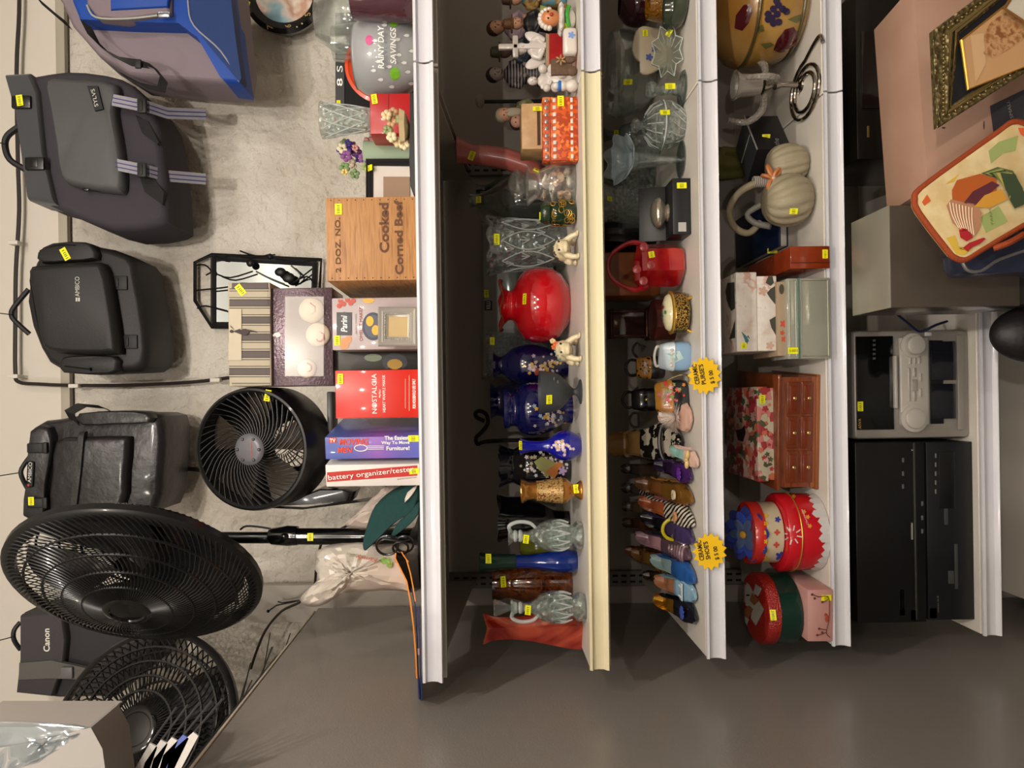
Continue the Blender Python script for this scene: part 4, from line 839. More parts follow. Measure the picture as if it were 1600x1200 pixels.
# ================================================================== second shelf
COB = mat('#070c4a', .12, coat=.8); COBD = mat('#080b38', .14, coat=.8); GOLDP = mat('#c49a3e', .3, metal=.7); FLW = mat('#cdbcc4', .5); FLP = mat('#9d86a8', .5)
def scatter(t, x0, x1, y0, y1, n, cols, r=2.4, seed=1, nm='painted_blossom', kind=5):
    random.seed(seed); by = {}
    for i in range(n):
        x, y = random.gauss((x0+x1)/2, (x1-x0)/4.5), random.gauss((y0+y1)/2, (y1-y0)/4.5); c = random.choice(cols)
        by.setdefault(c, []).append(petals(x, y, r*random.uniform(.6, 1.3), kind, .45, random.random()*3))
    for j, (c, pl) in enumerate(by.items()): t.prt(pl, mat(c, .35, metal=.5 if c.startswith('#c49') else 0), nm, lift=.0008+.0004*j)
flut = lambda n, a, z0: (lambda t_, z, r: (r*(1+a*math.sin(n*t_)*max(0, (z-z0)/20)) if z > z0 else r, z+(2.5*a*10*math.sin(n*t_+.6) if z > z0+8 else 0)))
RED = mat('#b60c18', .1, coat=.9)
V('red_vase', 'round glossy red vase with fluted flaring rim', 'vase', 2, 476, 1.85, [(890, 30), (886, 36), (872, 52), (850, 59), (825, 55), (812, 42), (804, 26), (798, 23), (790, 28), (783, 40)], RED, wall=2.5,
  fn=lambda a, z, r: (r*(1+(.05*math.sin(6*a) if z > 96 else 0)), z+(2.6*math.sin(6*a) if z > 104 else 0)))
t = ALL[-1]; m = t.mb(); m.tube([(40*(1+.05*math.sin(6*a))*math.cos(a), 40*(1+.05*math.sin(6*a))*math.sin(a), (t.b-783)+2.6*math.sin(6*a)) for a in [2*PI*i/60 for i in range(60)]], 1.5, seg=6, closed=True); t.add('rim_edge', m, mat('#5c2a14', .25, coat=.5)); t.tag(820, 467, 17, 7, rot=-5)
RLF = mat('#c3cac8', .1, coat=.8, alpha=.5)
# crystal vases
CR = mat('#dfe9e8', .08, trans=.9, bump=('v', 60, 1.0)); CR2 = mat('#e9eef0', .07, trans=.92, bump=('v', 110, 1.0))
t = V('crystal_vase', 'tall pressed crystal vase with scalloped top, left of the shell jar', 'vase', 2, 382, 1.90, [(884, 30), (880, 33), (850, 34), (810, 38), (775, 43), (763, 46)], CR, wall=4, seg=64, fn=lambda a, z, r: (r*(1+.04*abs(math.sin(4*a))), z+(3*math.sin(8*a) if z > 100 else 0))); t.tag(776, 374, 17, 9)
m = t.mb()
for k in range(8):
    a = 2*PI*k/8; r0 = 37
    for j in (-1, 1): m.tube([((r0+5*u)*math.cos(a+j*.36*math.sin(PI*u)), (r0+5*u)*math.sin(a+j*.36*math.sin(PI*u)), 20+80*u) for u in [i/8 for i in range(9)]], 1.1, seg=5)
for k in range(10):
    for z0 in (34, 58, 82):
        for e in range(3): a = 2*PI*(k+.5*(z0 == 58))/10; r0 = 36+z0*.06; m.tube([(r0*math.cos(a+(e-1)*.14*u), r0*math.sin(a+(e-1)*.14*u), z0+12*u) for u in (0, .5, 1)], .9, seg=4)
t.add('relief', m, RLF)
t = V('crystal_vase', 'crystal vase behind the round red vase, seen left of it', 'vase', 2, 552, 2.08, [(873, 24), (850, 26), (810, 30), (775, 34), (758, 37)], CR2, wall=4, seg=48, fn=facet(16, .05)); t.tag(769, 533, 12, 7)
# wrapped pillow-like grey package
t = T('wrapped_package', 'grey wrapped package in clear film standing behind the red vase', 'package', on(2, 470, 2.16)); m = t.mb(); t.puff(m, [(752, 345), (754, 470), (752, 592), (868, 592), (868, 345)], -8, 16, .05, 8, 1); t.add('package', m, mat('#8d8d89', .35, bump=('n', 9, .8), coat=.4))
m = t.mb(); t.slab(m, rect(757, 470, 769, 485), -9.5, -8); t.add('label', m, mat('#111820', .5)); t.text('KILLI', 763, 477, 6, WTXT, w=11, face=True, lift=.006); t.tag(760, 459, 12, 7)
# toads
def toad(label, x, y, Y, flip, flowers):
    t = T('toad_figurine', label, 'figurine', on(2, y, Y), rz=flip, group=None); CRM = mat('#cbbd9a', .35, coat=.35); m = t.mb()
    m.ell(0, 6, 24, 17, 20, 14, 20, 12, rot=Matrix.Rotation(R(-18), 3, 'X')); m.ell(-4, -12, 24, 12, 11, 10); m.ell(-6, -20, 21, 10, 7, 6); m.ell(-11, -16, 31, 4, 4, 4); m.ell(3, -16, 31, 4, 4, 4)
    for sx in (-1, 1):
        m.tube([(sx*11-3, -8, 20), (sx*17-3, -14, 11), (sx*19-3, -18, 2)], [6, 4.6, 4], seg=10); m.ell(sx*19-3, -21, 2.2, 5, 6, 2.2)
        m.tube([(sx*12, 16, 16), (sx*19, 10, 11), (sx*16, 20, 3)], [7, 5, 4], seg=10); m.ell(sx*18, 14, 2.2, 5, 7, 2.2)
    o = t.add('body', m, CRM, remesh=1.5)
    for sx in (-11, 3): m = t.mb(); m.ell(sx, -19.4, 31.5, 2, 1.4, 2, 10, 6); t.add('eye', m, mat('#1d1712', .15, coat=.5))
    m = t.mb(); m.tube([(-15, -22, 19), (-6, -27.5, 18), (4, -22, 19)], .5, seg=4, sm=3); t.add('mouth', m, mat('#6b5a40', .5))
    random.seed(int(y)); m = t.mb()
    for i in range(46):
        a, b = random.uniform(-1.1, 1.1), random.uniform(-.9, .9); p = Matrix.Rotation(R(-18), 3, 'X') @ Vector((17.3*math.sin(a), 20.3*math.sin(b)*math.cos(a), 14.3*math.cos(a)*math.cos(b))); m.ell(p.x, p.y+6, p.z+24, 1.5, 1.5, 1.5, 6, 4)
    t.add('glaze_spots', m, mat('#7a8a76' if flowers else '#3c3226', .3, coat=.3))
    if flowers:
        for dx, dz, c in ((4, 40, '#c9653c'), (10, 38, '#c9653c'), (14, 42, '#c9b98a')):
            m = t.mb()
            for k in range(5): a = 2*PI*k/5; m.ell(dx+2.6*math.cos(a), -2, dz+2.6*math.sin(a), 2.4, 1.6, 2.4, 6, 4)
            t.add('flower', m, mat(c, .4))
    return t
toad('cream ceramic toad with dark spots right of the red vase', 885, 388, 1.66, 14, False); toad('cream ceramic toad carrying an orange flower, left of the red vase', 880, 546, 1.65, 16, True)
# cobalt vases
t = V('cobalt_vase', 'dark cobalt blue vase painted with blossoms, half behind the flower toad', 'vase', 2, 569, 1.90, [(885, 20), (870, 20), (850, 28), (830, 33), (810, 31), (796, 24), (788, 17), (780, 14), (772, 20), (769, 22)], COBD)
scatter(t, 815, 880, 555, 592, 60, ['#cdbcc4', '#b59a6a', '#a898a8', '#c49a3e'], 2.6, 3); t.prt([circ(838, 580, 4, 6)], mat('#8f3f22', .4), 'painted_bird', lift=.002)
t = V('cobalt_vase', 'tallest cobalt blue vase standing rearmost in the blue group', 'vase', 2, 625, 2.02, [(878, 24), (850, 30), (815, 38), (798, 34), (785, 26), (775, 24), (765, 29)], COBD)
t = V('cobalt_vase', 'wide cobalt bowl shaped vase directly behind the grey goblet', 'vase', 2, 638, 1.82, [(894, 24), (880, 24), (860, 36), (835, 42), (815, 38), (808, 28), (800, 27), (795, 30), (788, 30)], COB)
scatter(t, 835, 885, 620, 672, 46, ['#cdb9a8', '#b59a6a', '#b3a8b4', '#c49a3e', '#7f8f9c'], 2.8, 7)
t = V('cobalt_vase', 'small bright cobalt blue bud vase with pale blossoms, nearest the shelf edge', 'vase', 2, 696, 1.66, [(906, 14), (903, 17), (897, 20), (885, 24), (870, 21), (858, 12), (846, 8), (825, 9), (815, 12), (811, 14)], mat('#0b1180', .08, coat=.9))
scatter(t, 862, 892, 686, 708, 44, ['#cdbcc4', '#b5966a', '#c4b4c0'], 2.2, 5); t.tag(813, 696, 14, 5)
# grey basalt goblet
t = V('stoneware_goblet', 'matt dark grey stoneware goblet with raised leaf relief', 'goblet', 2, 612, 1.64, [(907, 19), (905, 19), (902, 10), (896, 5), (888, 12), (872, 28), (850, 33), (842, 34)], mat('#34373a', .55), wall=2)
for i, (x, y) in enumerate(((862, 598), (867, 602), (872, 597), (866, 592), (874, 606))): m = t.mb(); c = t.q(x, y, -26); m.ell(c.x, c.y+1, c.z, 3.5, 2.5, 2, 8, 5); t.add('leaf_relief', m, mat('#4a4d50', .5))
t.tag(858, 624, 15, 9)
# black floral vase with birds
t = V('painted_vase', 'wide black vase painted with a peacock and flowers under a ruffled rim', 'vase', 2, 727, 1.88, [(885, 28), (880, 30), (850, 34), (820, 35), (805, 30), (795, 26), (785, 30), (776, 34)], mat('#07070d', .12, coat=.8), fn=lambda a, z, r: (r*(1+(.06*math.sin(7*a) if z > 88 else 0)), z+(2*math.sin(7*a) if z > 96 else 0)))
scatter(t, 812, 890, 700, 752, 60, ['#cdbcc4', '#b5a88a', '#c9c2cc'], 3.0, 11)
t.prt([[(834, 722), (846, 714), (866, 722), (872, 740), (858, 742), (842, 734)], [(848, 728), (852, 744), (880, 728), (868, 724)]], mat('#8f9056', .4), 'painted_peacock', lift=.003); t.prt([[(852, 736), (872, 722), (880, 726), (862, 744)], [(858, 742), (866, 746), (872, 736)]], mat('#b06a30', .4), 'painted_bird', lift=.004); t.prt([petals(878, 735, 7), petals(874, 748, 5)], mat('#a58fb4', .4), 'painted_peony', lift=.005)
t = T('hook_hanger', 'black plastic hook hanging in front of the dark back panel', 'hook', on(2, 686, 2.2)); t.k = 2.2/F
m = t.mb(); m.tube([t.q(x, y) for x, y in ((757, 658), (745, 652), (743, 645), (750, 642), (760, 648), (762, 662), (752, 676), (744, 684), (746, 694), (758, 690), (800, 688), (868, 686))], 3.2, seg=8, sm=3); t.add('hook', m, BLKM)
# lustre gold vase
t = V('lustre_vase', 'small gold lustre vase with a patterned middle band', 'vase', 2, 766, 1.65, [(907, 15), (904, 15), (897, 10), (890, 12), (882, 19), (872, 20), (845, 15), (825, 14), (816, 18), (812, 19)], mat('#a8702c', .2, metal=.75, coat=.4)); 
t2 = t; m = t.mb(); b = t.b; m.lathe([(b-878, 20.6), (b-860, 18.4), (b-845, 16.2), (b-838, 15.8)], seg=36); t.add('patterned_band', m, ramp_mat('lus', 'voronoi', 260, [(0, '#d0b070'), (.25, '#4c4b28'), (.42, '#c8a05c'), (.6, '#6d3a22')], .25, coat=.4, metal=.3)); t.tag(900, 764, 14, 8, rot=3)
# black dimpled vase, olive vase
t = V('black_vase', 'glossy black pinched vase with a wavy rim', 'vase', 2, 812, 1.90, [(885, 12), (880, 12), (860, 14), (840, 24), (815, 32), (790, 33), (775, 37)], mat('#060607', .06, coat=.9), fn=lambda a, z, r: (r*(1+.16*math.sin(3*a+.6)), z+(3*math.sin(3*a) if z > 90 else 0)))
V('olive_vase', 'squat olive green vase half hidden between the black and blue vases', 'vase', 2, 852, 2.0, [(878, 16), (850, 24), (830, 25), (812, 16), (806, 10)], mat('#6c7024', .2, coat=.5))
def cruet(label, y, Y, side, xt, stopper, tx, ty):
    t = V('glass_cruet', label, 'cruet', 2, y, Y, [(bx(2, y, Y), 19), (902, 21), (893, 15), (880, 22), (864, 24), (846, 19), (832, 10), (820, 7), (806, 7), (xt+6, 11), (xt, 15)], mat('#e9f2ef', .05, trans=.95, bump=('v', 75, 1.0)), wall=2, seg=48, fn=lambda a, z, r: (r*(1+.05*abs(math.sin(5*a))*(z < 75)), z))
    G2 = mat('#f2f7f5', .03, trans=1); m = t.mb(); m.tube([(side*6, 0, t.b-xt-4), (side*16, 0, t.b-xt-2), (side*22, 0, t.b-xt-16), (side*20, 0, t.b-xt-34), (side*11, 0, t.b-xt-44)], [3, 3.2, 3, 3, 2.4], seg=8, sm=4); t.add('handle', m, RLF)
    m = t.mb(); m.lathe([(t.b-816, 8.5), (t.b-813, 10), (t.b-810, 8.5)], seg=24); m.lathe([(t.b-808, 8.5), (t.b-805, 10), (t.b-802, 8.5)], seg=24); t.add('neck_ring', m, RLF)
    m = t.mb()
    for k in range(10):
        a = 2*PI*k/10
        for e in (-1, 1): m.tube([((20+4*math.sin(PI*u))*math.cos(a+e*.3*u), (20+4*math.sin(PI*u))*math.sin(a+e*.3*u), 22+30*u) for u in [i/5 for i in range(6)]], 1.3, seg=5)
    t.add('relief', m, RLF)
    if stopper: m = t.mb(); z0 = t.b-xt; m.lathe([(z0-4, 5), (z0+2, 5), (z0+12, 9), (z0+24, 14), (z0+27, 12)], seg=8); t.add('stopper', m, mat('#eef4f2', .03, trans=.95), flat=True)
    t.tag(tx, ty, 16, 9, rot=-4); return t
cruet('handled cut glass cruet without stopper, in front of the black vase', 836, 1.65, 1, 794, False, 822, 842)
cruet('handled cut glass cruet with faceted stopper, leftmost on the shelf', 948, 1.62, -1, 798, True, 825, 953)
t = V('blue_green_vase', 'slender tall blue glass vase with the shelf shade coloured dark green on its neck', 'vase', 2, 876, 1.76, [(896, 15), (890, 17), (870, 17), (845, 13), (820, 10), (790, 10), (760, 12), (749, 14)], mat('#0a2f8c', .06, coat=.7, trans=.35), fn=facet(10, .04))
m = t.mb(); b = t.b; m.lathe([(b-806, 11.3), (b-790, 11.3), (b-770, 12.4), (b-750, 15.2), (b-749, 14.2)], seg=40, fn=facet(10, .04)); t.add('shaded_green_neck', m, mat('#0b2a20', .08, coat=.6)); t.tag(763, 873, 15, 9)  # dark green neck holds the upper shelf's shadow in its colour
t = V('amber_vase', 'large amber brown marbled glass vase beside the slender blue vase', 'vase', 2, 909, 1.88, [(886, 22), (882, 26), (860, 29), (830, 30), (800, 26), (785, 23), (775, 26), (762, 25)], ramp_mat('amb', 'noise', 22, [(.35, '#4a1e08'), (.5, '#7a3c12'), (.62, '#35160a')], .1, coat=.8, const=False, dist=2, trans=.3)); t.tag(786, 909, 17, 9, rot=4)
t = V('slag_vase', 'square orange and pink glass vase at the very left behind the cruet', 'vase', 2, 980, 1.71, [(bx(2, 980, 1.71), 33), (890, 32), (860, 26), (830, 20), (800, 17), (775, 18), (758, 24)], ramp_mat('slag', 'noise', 7, [(.35, '#7c1c12'), (.5, '#b34a34'), (.62, '#c98a74')], .15, coat=.7, const=False, dist=1.5), seg=4, fn=lambda a, z, r: (r, z+(4*math.sin(2*a+1) if z > 118 else 0)), rz=20)
# right of the red vase
t = T('pink_vase', 'leaning pink ceramic vase with a wide lip, right of the glass bottles', 'vase', on(2, 262, 1.95)); t.k = 1.95/F
m = t.mb(); cs = [(876, 290, 16), (850, 275, 17), (820, 258, 18), (790, 248, 18), (765, 244, 17), (740, 241, 16), (722, 236, 20), (714, 234, 22)]
m.loft([[t.q(x, y)+Vector((r*math.cos(2*PI*i/28)*.95, r*math.sin(2*PI*i/28), 0)) for i in range(28)] for x, y, r in cs]+[[t.q(x, y)+Vector(((r-3)*math.cos(2*PI*i/28)*.95, (r-3)*math.sin(2*PI*i/28), 2)) for i in range(28)] for x, y, r in cs[::-1][:4]]); t.add('body', m, mat('#a85a52', .22, coat=.5)); t.tag(737, 243, 14, 9, rot=-22)
t = V('green_bottle', 'dark green glass bottle behind the pink vase', 'bottle', 2, 300, 2.1, [(872, 24), (830, 28), (795, 28), (775, 18), (760, 12), (746, 14)], mat('#16301a', .1, trans=.3, coat=.5)); t.tag(780, 296, 9, 6)
t = V('glass_bottle', 'smoky clear glass carafe with narrow neck and side handle', 'bottle', 2, 312, 2.0, [(882, 36), (860, 40), (820, 40), (795, 34), (775, 20), (758, 12), (745, 11), (740, 13)], mat('#c8cfc6', .05, trans=.93), wall=2); t.tag(748, 312, 10, 8)
m = t.mb(); m.tube([(-10, 0, t.b-748), (-30, 0, t.b-755), (-42, 0, t.b-790), (-38, 0, t.b-830)], 3, seg=8, sm=4); t.add('handle', m, mat('#dfe6e0', .05, trans=.9))
t = V('brandy_glass', 'round clear glass bubble resting on the mouth of the shell jar', 'glass', 2, 288, 1.78, [(816, 12), (812, 16), (805, 22), (797, 22), (788, 12), (785, .6)], GL, wall=0, xb=824); m = t.mb(); m.lathe([(0, 24), (3, 24), (5, 15), (8, 12), (10, 12)], wall=0, seg=32); t.add('rim', m, GL)
t = V('shell_jar', 'clear glass jar filled with cream and pink sea shells', 'jar', 2, 288, 1.70, [(bx(2, 288, 1.7), 28), (896, 31), (888, 33), (868, 33), (850, 26), (840, 22), (832, 26), (824, 33)], mat('#fbfdfc', .02, trans=1), wall=1.6); t.tag(838, 266, 15, 9, rot=-10)
random.seed(12)
for i in range(26):                              # countable shells, each its own thing
    lv = i//7; a = i*2.4; r = 18 if i % 7 else 3; zz = 7+lv*12+random.random()*3
    s_ = T('sea_shell', ('cream cockle shell' if i % 3 else 'pink spiral shell')+' in the clear glass shell jar', 'shell', t.o.location+Vector((r*math.cos(a), r*math.sin(a), zz))*t.k, rz=random.random()*360, rx=random.uniform(-50, 50), group='shells in the glass jar'); s_.k = t.k; m = s_.mb()
    if i % 3: m.lathe([(0, .5), (1.5, 5), (4, 7.5), (5, 7.6)], wall=1.1, seg=18, fn=lambda a_, z, r_: (r_*(1+.06*math.cos(9*a_)), z)); s_.add('shell', m, mat(('#cdbba4', '#c4a48c', '#d4cabb')[i % 3], .45))
    else: m.lathe([(-9, .4), (-5, 2.4), (-4.6, 2), (0, 4.4), (.5, 3.8), (5, 5), (7, 1)], seg=14); s_.add('shell', m, mat('#b98e74', .45))
t = V('green_jar', 'green glass jar wrapped in gold wire with a clip lid', 'jar', 2, 333, 1.68, [(bx(2, 333, 1.68), 14), (894, 18), (880, 20), (865, 19), (858, 15)], mat('#0f2c18', .08, trans=.3, coat=.6)); m = t.mb(); m.lathe([(t.b-858, 16), (t.b-851, 17), (t.b-847, 15), (t.b-844, 13)], seg=32); t.add('lid', m, mat('#22301e', .2, coat=.4))
m = t.mb(); random.seed(3)
for i in range(40): a, z = random.random()*2*PI, random.uniform(6, 38); r = 20.3 if z < 30 else 19; m.tube([(r*math.cos(a+.25*math.cos(q)), r*math.sin(a+.25*math.cos(q)), z+4*math.sin(q)) for q in [2*PI*j/10 for j in range(10)]], .45, seg=4, closed=True)
t.add('gold_scrolls', m, GOLDP); t.tag(844, 338, 12, 4)
# books / boxes with figurines to the right
WB = mat('#a88358', .5, noise=(30, '#b9966a', .4, .6))
t = BOX('wooden_book_box', 'pair of tan wooden book shaped covers standing between figurines', 'box', 2, 160, 232, 815, 1.70, 60, WB, bev=2); m = t.mb(); m.box(0, -1, 55, 60, 3, 4); t.add('groove', m, mat('#3a2415', .6)); t.tag(840, 170, 7, 15)
for i, (x0, x1) in enumerate(((848, 862), (864, 898))):
    t = T('woven_box', ('slim orange woven box at the back of a pair', 'wider orange woven box with mirror bits, nearest the shelf edge')[i], 'box', on(2, 200, 1.62+(1-i)*.06)); m = t.mb(); b = 907 if i else bx(2, 200, 1.68); t.k = t.o.location.y/F
    m.box(0, 12, (b-x0)/2, 100, 22, b-x0, 2); t.add('body', m, ramp_mat('wov', 'cell', 150, [(0, '#a3380c'), (.5, '#c65216'), (.8, '#d9722c')], .5))
    m = t.mb()
    for j in range(9): m.box(-44+j*11, .4, (b-x0)-6, 6, 1.6, 5, .4)
    if i:
        for j in range(9): m.box(-44+j*11, .4, 10, 7, 1.6, 4, .4)
    t.add('mirror_bits', m, mat('#b8b6b0', .2, metal=.6) if not i else mat('#cfc8bc', .4)); 
    if i: t.tag(876, 158, 16, 10)
# figurines (each one continuous body; hair, hat, book are parts)
def fig(name, label, x, y, Y, hpx, body, robe, extras=(), cat='figurine', xb=None, k=2, lean=0):
    t = T(name, label, cat, on(k, y, Y) if xb is None else P(xb, y, Y), ry=lean); s = hpx/100; m = t.mb()
    m.lathe([(0, 20*s), (4*s, 21*s), (30*s, 17*s), (55*s, 12*s), (70*s, 13*s), (76*s, 7*s)], seg=20, sy=.8)
    for sx in (-1, 1): m.tube([(sx*12*s, 0, 68*s), (sx*18*s, -4*s, 54*s), (sx*8*s, -14*s, 48*s)], [6*s, 5.5*s, 4*s], seg=8)
    t.add('robe', m, robe, remesh=max(1.1, 1.6*s)); m = t.mb(); m.ell(0, -1*s, 87*s, 9.5*s, 10*s, 12*s, 14, 10); m.ell(0, -11*s, 85*s, 2*s, 2.4*s, 3*s, 6, 5); m.tube([(0, 0, 70*s), (0, 0, 80*s)], 4.5*s, seg=10)
    t.add('head', m, body)
    for sx in (-1, 1): m = t.mb(); m.ell(sx*8*s, -15*s, 48*s, 3.4*s, 3.4*s, 3*s, 8, 6); t.add('hand', m, body)
    m = t.mb()
    for sx in (-1, 1): m.ell(sx*3.6*s, -10*s, 89*s, 1.1*s, .8*s, 1.1*s, 6, 4)
    t.add('eyes', m, BLK)
    m = t.mb(); m.tube([(-3*s, -10.3*s, 80*s), (0, -10.8*s, 79*s), (3*s, -10.3*s, 80*s)], .6*s, seg=4); t.add('mouth', m, mat('#6e2c22', .5))
    for e in extras:
        m = t.mb()
        if e[0] == 'beard': m.ell(0, -9*s, 75*s, 7*s, 4*s, 13*s)
        if e[0] == 'hat': m.lathe([(94*s, 15*s), (96*s, 15*s), (97*s, 9*s), (108*s, 8*s), (110*s, 5*s)], seg=20)
        if e[0] == 'hair': m.ell(0, 2*s, 91*s, 10.5*s, 10.5*s, 11*s)
        if e[0] == 'basket': m.lathe([(36*s, 8*s), (48*s, 11*s)], c=(10*s, -18*s, 0), wall=1.5, seg=16)
        t.add(e[0], m, e[1])
    return t
SK = mat('#b98a6e', .5); WPOR = mat('#cbc3bb', .25, coat=.5)
fig('bearded_figurine', 'bearded old man figurine in green robe beside the tan wooden covers', 0, 178, 1.86, 108, SK, ramp_mat('gr', 'noise', 30, [(.4, '#4a4a30'), (.55, '#6a6a48'), (.66, '#33331f')], .5, const=False), (('beard', mat('#a79c86', .6)), ('hair', mat('#8d8572', .6))))
fig('scholar_figurine', 'dark clothed scholar figurine with striped sash in the back row', 0, 115, 2.0, 112, mat('#8f8078', .5), ramp_mat('st', 'wave', 40, [(0, '#1f2233'), (.55, '#4a2c22'), (.75, '#8d8378')], .5, axis='Z'), (('hair', mat('#20161a', .6)),))
fig('girl_figurine', 'pale grey pink girl figurine with brown hair in the back row', 0, 42, 2.0, 110, SK, mat('#8a7880', .45), (('hair', mat('#3a2418', .6)),))
fig('market_figurine', 'dark figurine carrying a basket, at the back between the pale ones', 0, 80, 1.98, 98, mat('#5a4238', .5), mat('#26303a', .5), (('hat', mat('#3a3a22', .6)), ('basket', mat('#6d5230', .6))))
fig('vendor_figurine', 'dark robed vendor figurine with green melons at the far right', 0, 36, 1.78, 92, SK, mat('#11100f', .5), (('hat', mat('#5a3a18', .6)), ('basket', mat('#8d9048', .5))))
fig('fruit_seller_figurine', 'brown and blue fruit seller figurine cropped by the right edge', 0, -2, 1.8, 92, SK, ramp_mat('fs', 'cell', 80, [(0, '#5b4420'), (.4, '#2f5f6a'), (.7, '#8a6a2e')], .5), (('hat', mat('#3c2412', .6)),))
t = fig('angel_figurine', 'white porcelain angel figurine holding a cross shaped staff', 0, 75, 1.74, 88, WPOR, WPOR, (('hair', WPOR),))
m = t.mb(); m.box(0, -6, 62, 8, 8, 112*.9, 1.5); m.box(0, -6, 86, 34, 8, 9, 2); t.add('cross', m, WPOR)
for sx in (-1, 1): m = t.mb(); m.ell(sx*18, 6, 52, 9, 3, 20, rot=Matrix.Rotation(R(sx*25), 3, 'Y')); t.add('wing', m, WPOR)
t = fig('snow_family_figurine', 'group of white snow people figurines joined on one base', 0, 126, 1.72, 70, WPOR, WPOR); 
for dx, dz, r in ((14, 30, 9), (15, 46, 7), (-14, 26, 8), (-15, 40, 6), (6, 16, 8)): m = t.mb(); m.ell(dx, -10, dz, r, r, r); t.add('snow_child', m, WPOR)
t = T('snow_figure', 'small white and blue snow figure at the shelf edge', 'figurine', on(2, 134, 1.62)); m = t.mb(); 
for dz, r in ((9, 10), (23, 8), (34, 6)): m.ell(0, 0, dz, r, r, r)
t.add('body', m, WPOR, remesh=1); m = t.mb(); m.lathe([(26, 7.5), (29, 8.4), (31, 6.5)], seg=20); t.add('scarf', m, mat('#2a6ab4', .4))
t = T('clown_figurine', 'ceramic clown head figurine with white ruff and orange face', 'figurine', on(2, 30, 1.63)); m = t.mb(); m.ell(0, 0, 14, 18, 10, 14); m.lathe([(20, 20), (24, 24), (28, 20)], seg=30, fn=lambda a, z, r: (r*(1+.1*math.sin(9*a)), z)); t.add('ruff', m, WPOR, remesh=1.2)
m = t.mb(); m.ell(0, -4, 40, 13, 12, 15); t.add('head', m, mat('#c07a4c', .35, coat=.3)); m = t.mb(); m.ell(0, -16.5, 40, 3, 2.5, 3); t.add('nose', m, mat('#a03a1c', .3)); m = t.mb()
for i in range(9): a = PI*i/8; m.ell(14*math.cos(a), -2, 42+14*math.sin(a), 4.5, 5, 4.5)
t.add('hair', m, WPOR)
for sx in (-1, 1): m = t.mb(); m.ell(sx*5, -15.2, 45, 1.4, 1, 1.8); t.add('eye', m, BLK)
m = t.mb(); m.tube([(-14, -6, 12), (0, -14, 16), (16, -8, 12)], 3.5, seg=8, sm=3); t.add('green_collar', m, mat('#3e9a34', .4))
t.tag(884, 42, 10, 7)
t = T('ceramic_block', 'white ceramic block painted with a blue flower at the shelf edge', 'ornament', on(2, 62, 1.60)); m = t.mb(); m.box(0, 10, 12, 42, 20, 22, 6, 3); t.add('body', m, WPOR); t.prt([petals(893, 55, 6)], mat('#6f8fc4', .4), 'painted_flower')
t = T('red_book', 'red covered book lying on its long edge behind the ceramic clown', 'book', on(2, 85, 1.72), rx=-6); m = t.mb(); t.slab(m, [(858, 52), (858, 110), (895, 110), (895, 52)], 0, 14); t.add('cover', m, mat('#9c1214', .4)); m = t.mb(); t.slab(m, [(853, 52), (853, 112), (858, 110), (858, 54)], 1, 13); t.add('pages', m, mat('#9a8468', .6))
t = T('wooden_angel', 'small grey brown driftwood figurine with a star flower', 'figurine', on(2, 103, 1.62)); m = t.mb(); m.box(0, 4, 24, 26, 6, 34, 2); m.ell(-8, 0, 8, 8, 5, 8); m.ell(10, 0, 12, 6, 5, 10); t.add('body', m, mat('#5c4636', .8, bump=('n', 90, .6)))
m = t.mb()
for k in range(6): a = 2*PI*k/6; m.ell(8+5*math.cos(a), -5, 26+5*math.sin(a), 4, 1.5, 1.6, 8, 5, rot=Matrix.Rotation(-a, 3, 'Y'))
t.add('star_flower', m, mat('#9a7a52', .6))
t = T('mask_ornament', 'small white mask face ornament hanging at the dark back', 'mask', on(2, 158, 2.15)); m = t.mb(); c = t.q(750, 158, -4); m.ell(c.x, c.y, c.z, 11, 5, 7); t.add('face', m, mat('#9c928a', .4)); m = t.mb(); m.tube([(0, 0, 0), (0, -2, 110)], 3, seg=8); t.add('stand', m, BLKM)
t = T('puppet_figurine', 'pink faced baby figurine peeping beside the tan wooden covers', 'figurine', on(2, 196, 1.84)); m = t.mb(); m.ell(0, 0, 30, 15, 12, 28); m.ell(4, -4, 78, 12, 11, 11); m.tube([(0, 0, 50), (3, -2, 70)], 8, seg=10); t.add('body', m, mat('#3a2224', .5), remesh=1.4); m = t.mb(); m.ell(4, -9, 78, 10, 8, 9.5); t.add('face', m, mat('#b98c74', .45))
for sx in (-1, 1): m = t.mb(); m.ell(4+sx*3.6, -16.6, 80, 1.2, .8, 1.2); t.add('eye', m, BLK)
# ================================================================== third shelf: glassware, purses, shoes
def diam(n, a, kz): return lambda t_, z, r: (r*(1+a*abs(math.sin(n*t_/2+kz*z))*abs(math.sin(n*t_/2-kz*z))), z)
YST = mat('#e6b80c', .6); FELT = mat('#15130f', .6)
for lab, cx, cy, ln in (("yellow starburst sign handwritten CERAMIC PURSE'S $5.00", 1101, 587, (('CERAMIC', 1087, 36), ("PURSE'S", 1097, 36), ('$ 5 00', 1112, 24))), ("yellow starburst sign handwritten CERAMIC SHOE'S $5.00", 1109, 862, (('CERAMIC', 1094, 36), ("SHOE'S", 1104, 32), ('$ 5 00', 1119, 24)))):
    t = T('price_sign', lab, 'sign', P(cx+20, cy, 1.597), group='yellow starburst signs'); m = t.mb()
    pts = [(cx+(27 if i % 2 else 21)*math.cos(PI*i/15), cy+(30 if i % 2 else 24)*math.sin(PI*i/15)) for i in range(30)]; t.slab(m, pts, 0, 1); t.add('card', m, YST, flat=True)
    for s_, x, w in ln: t.text(s_, x, cy-2 if w > 30 else cy+2, 7.5, FELT, w=w*.88, rot=9, bold=.022)
    t.prt([rect(cx-26, cy-.3, cx-25.6, cy)], FELT, 'fold') if 0 else None
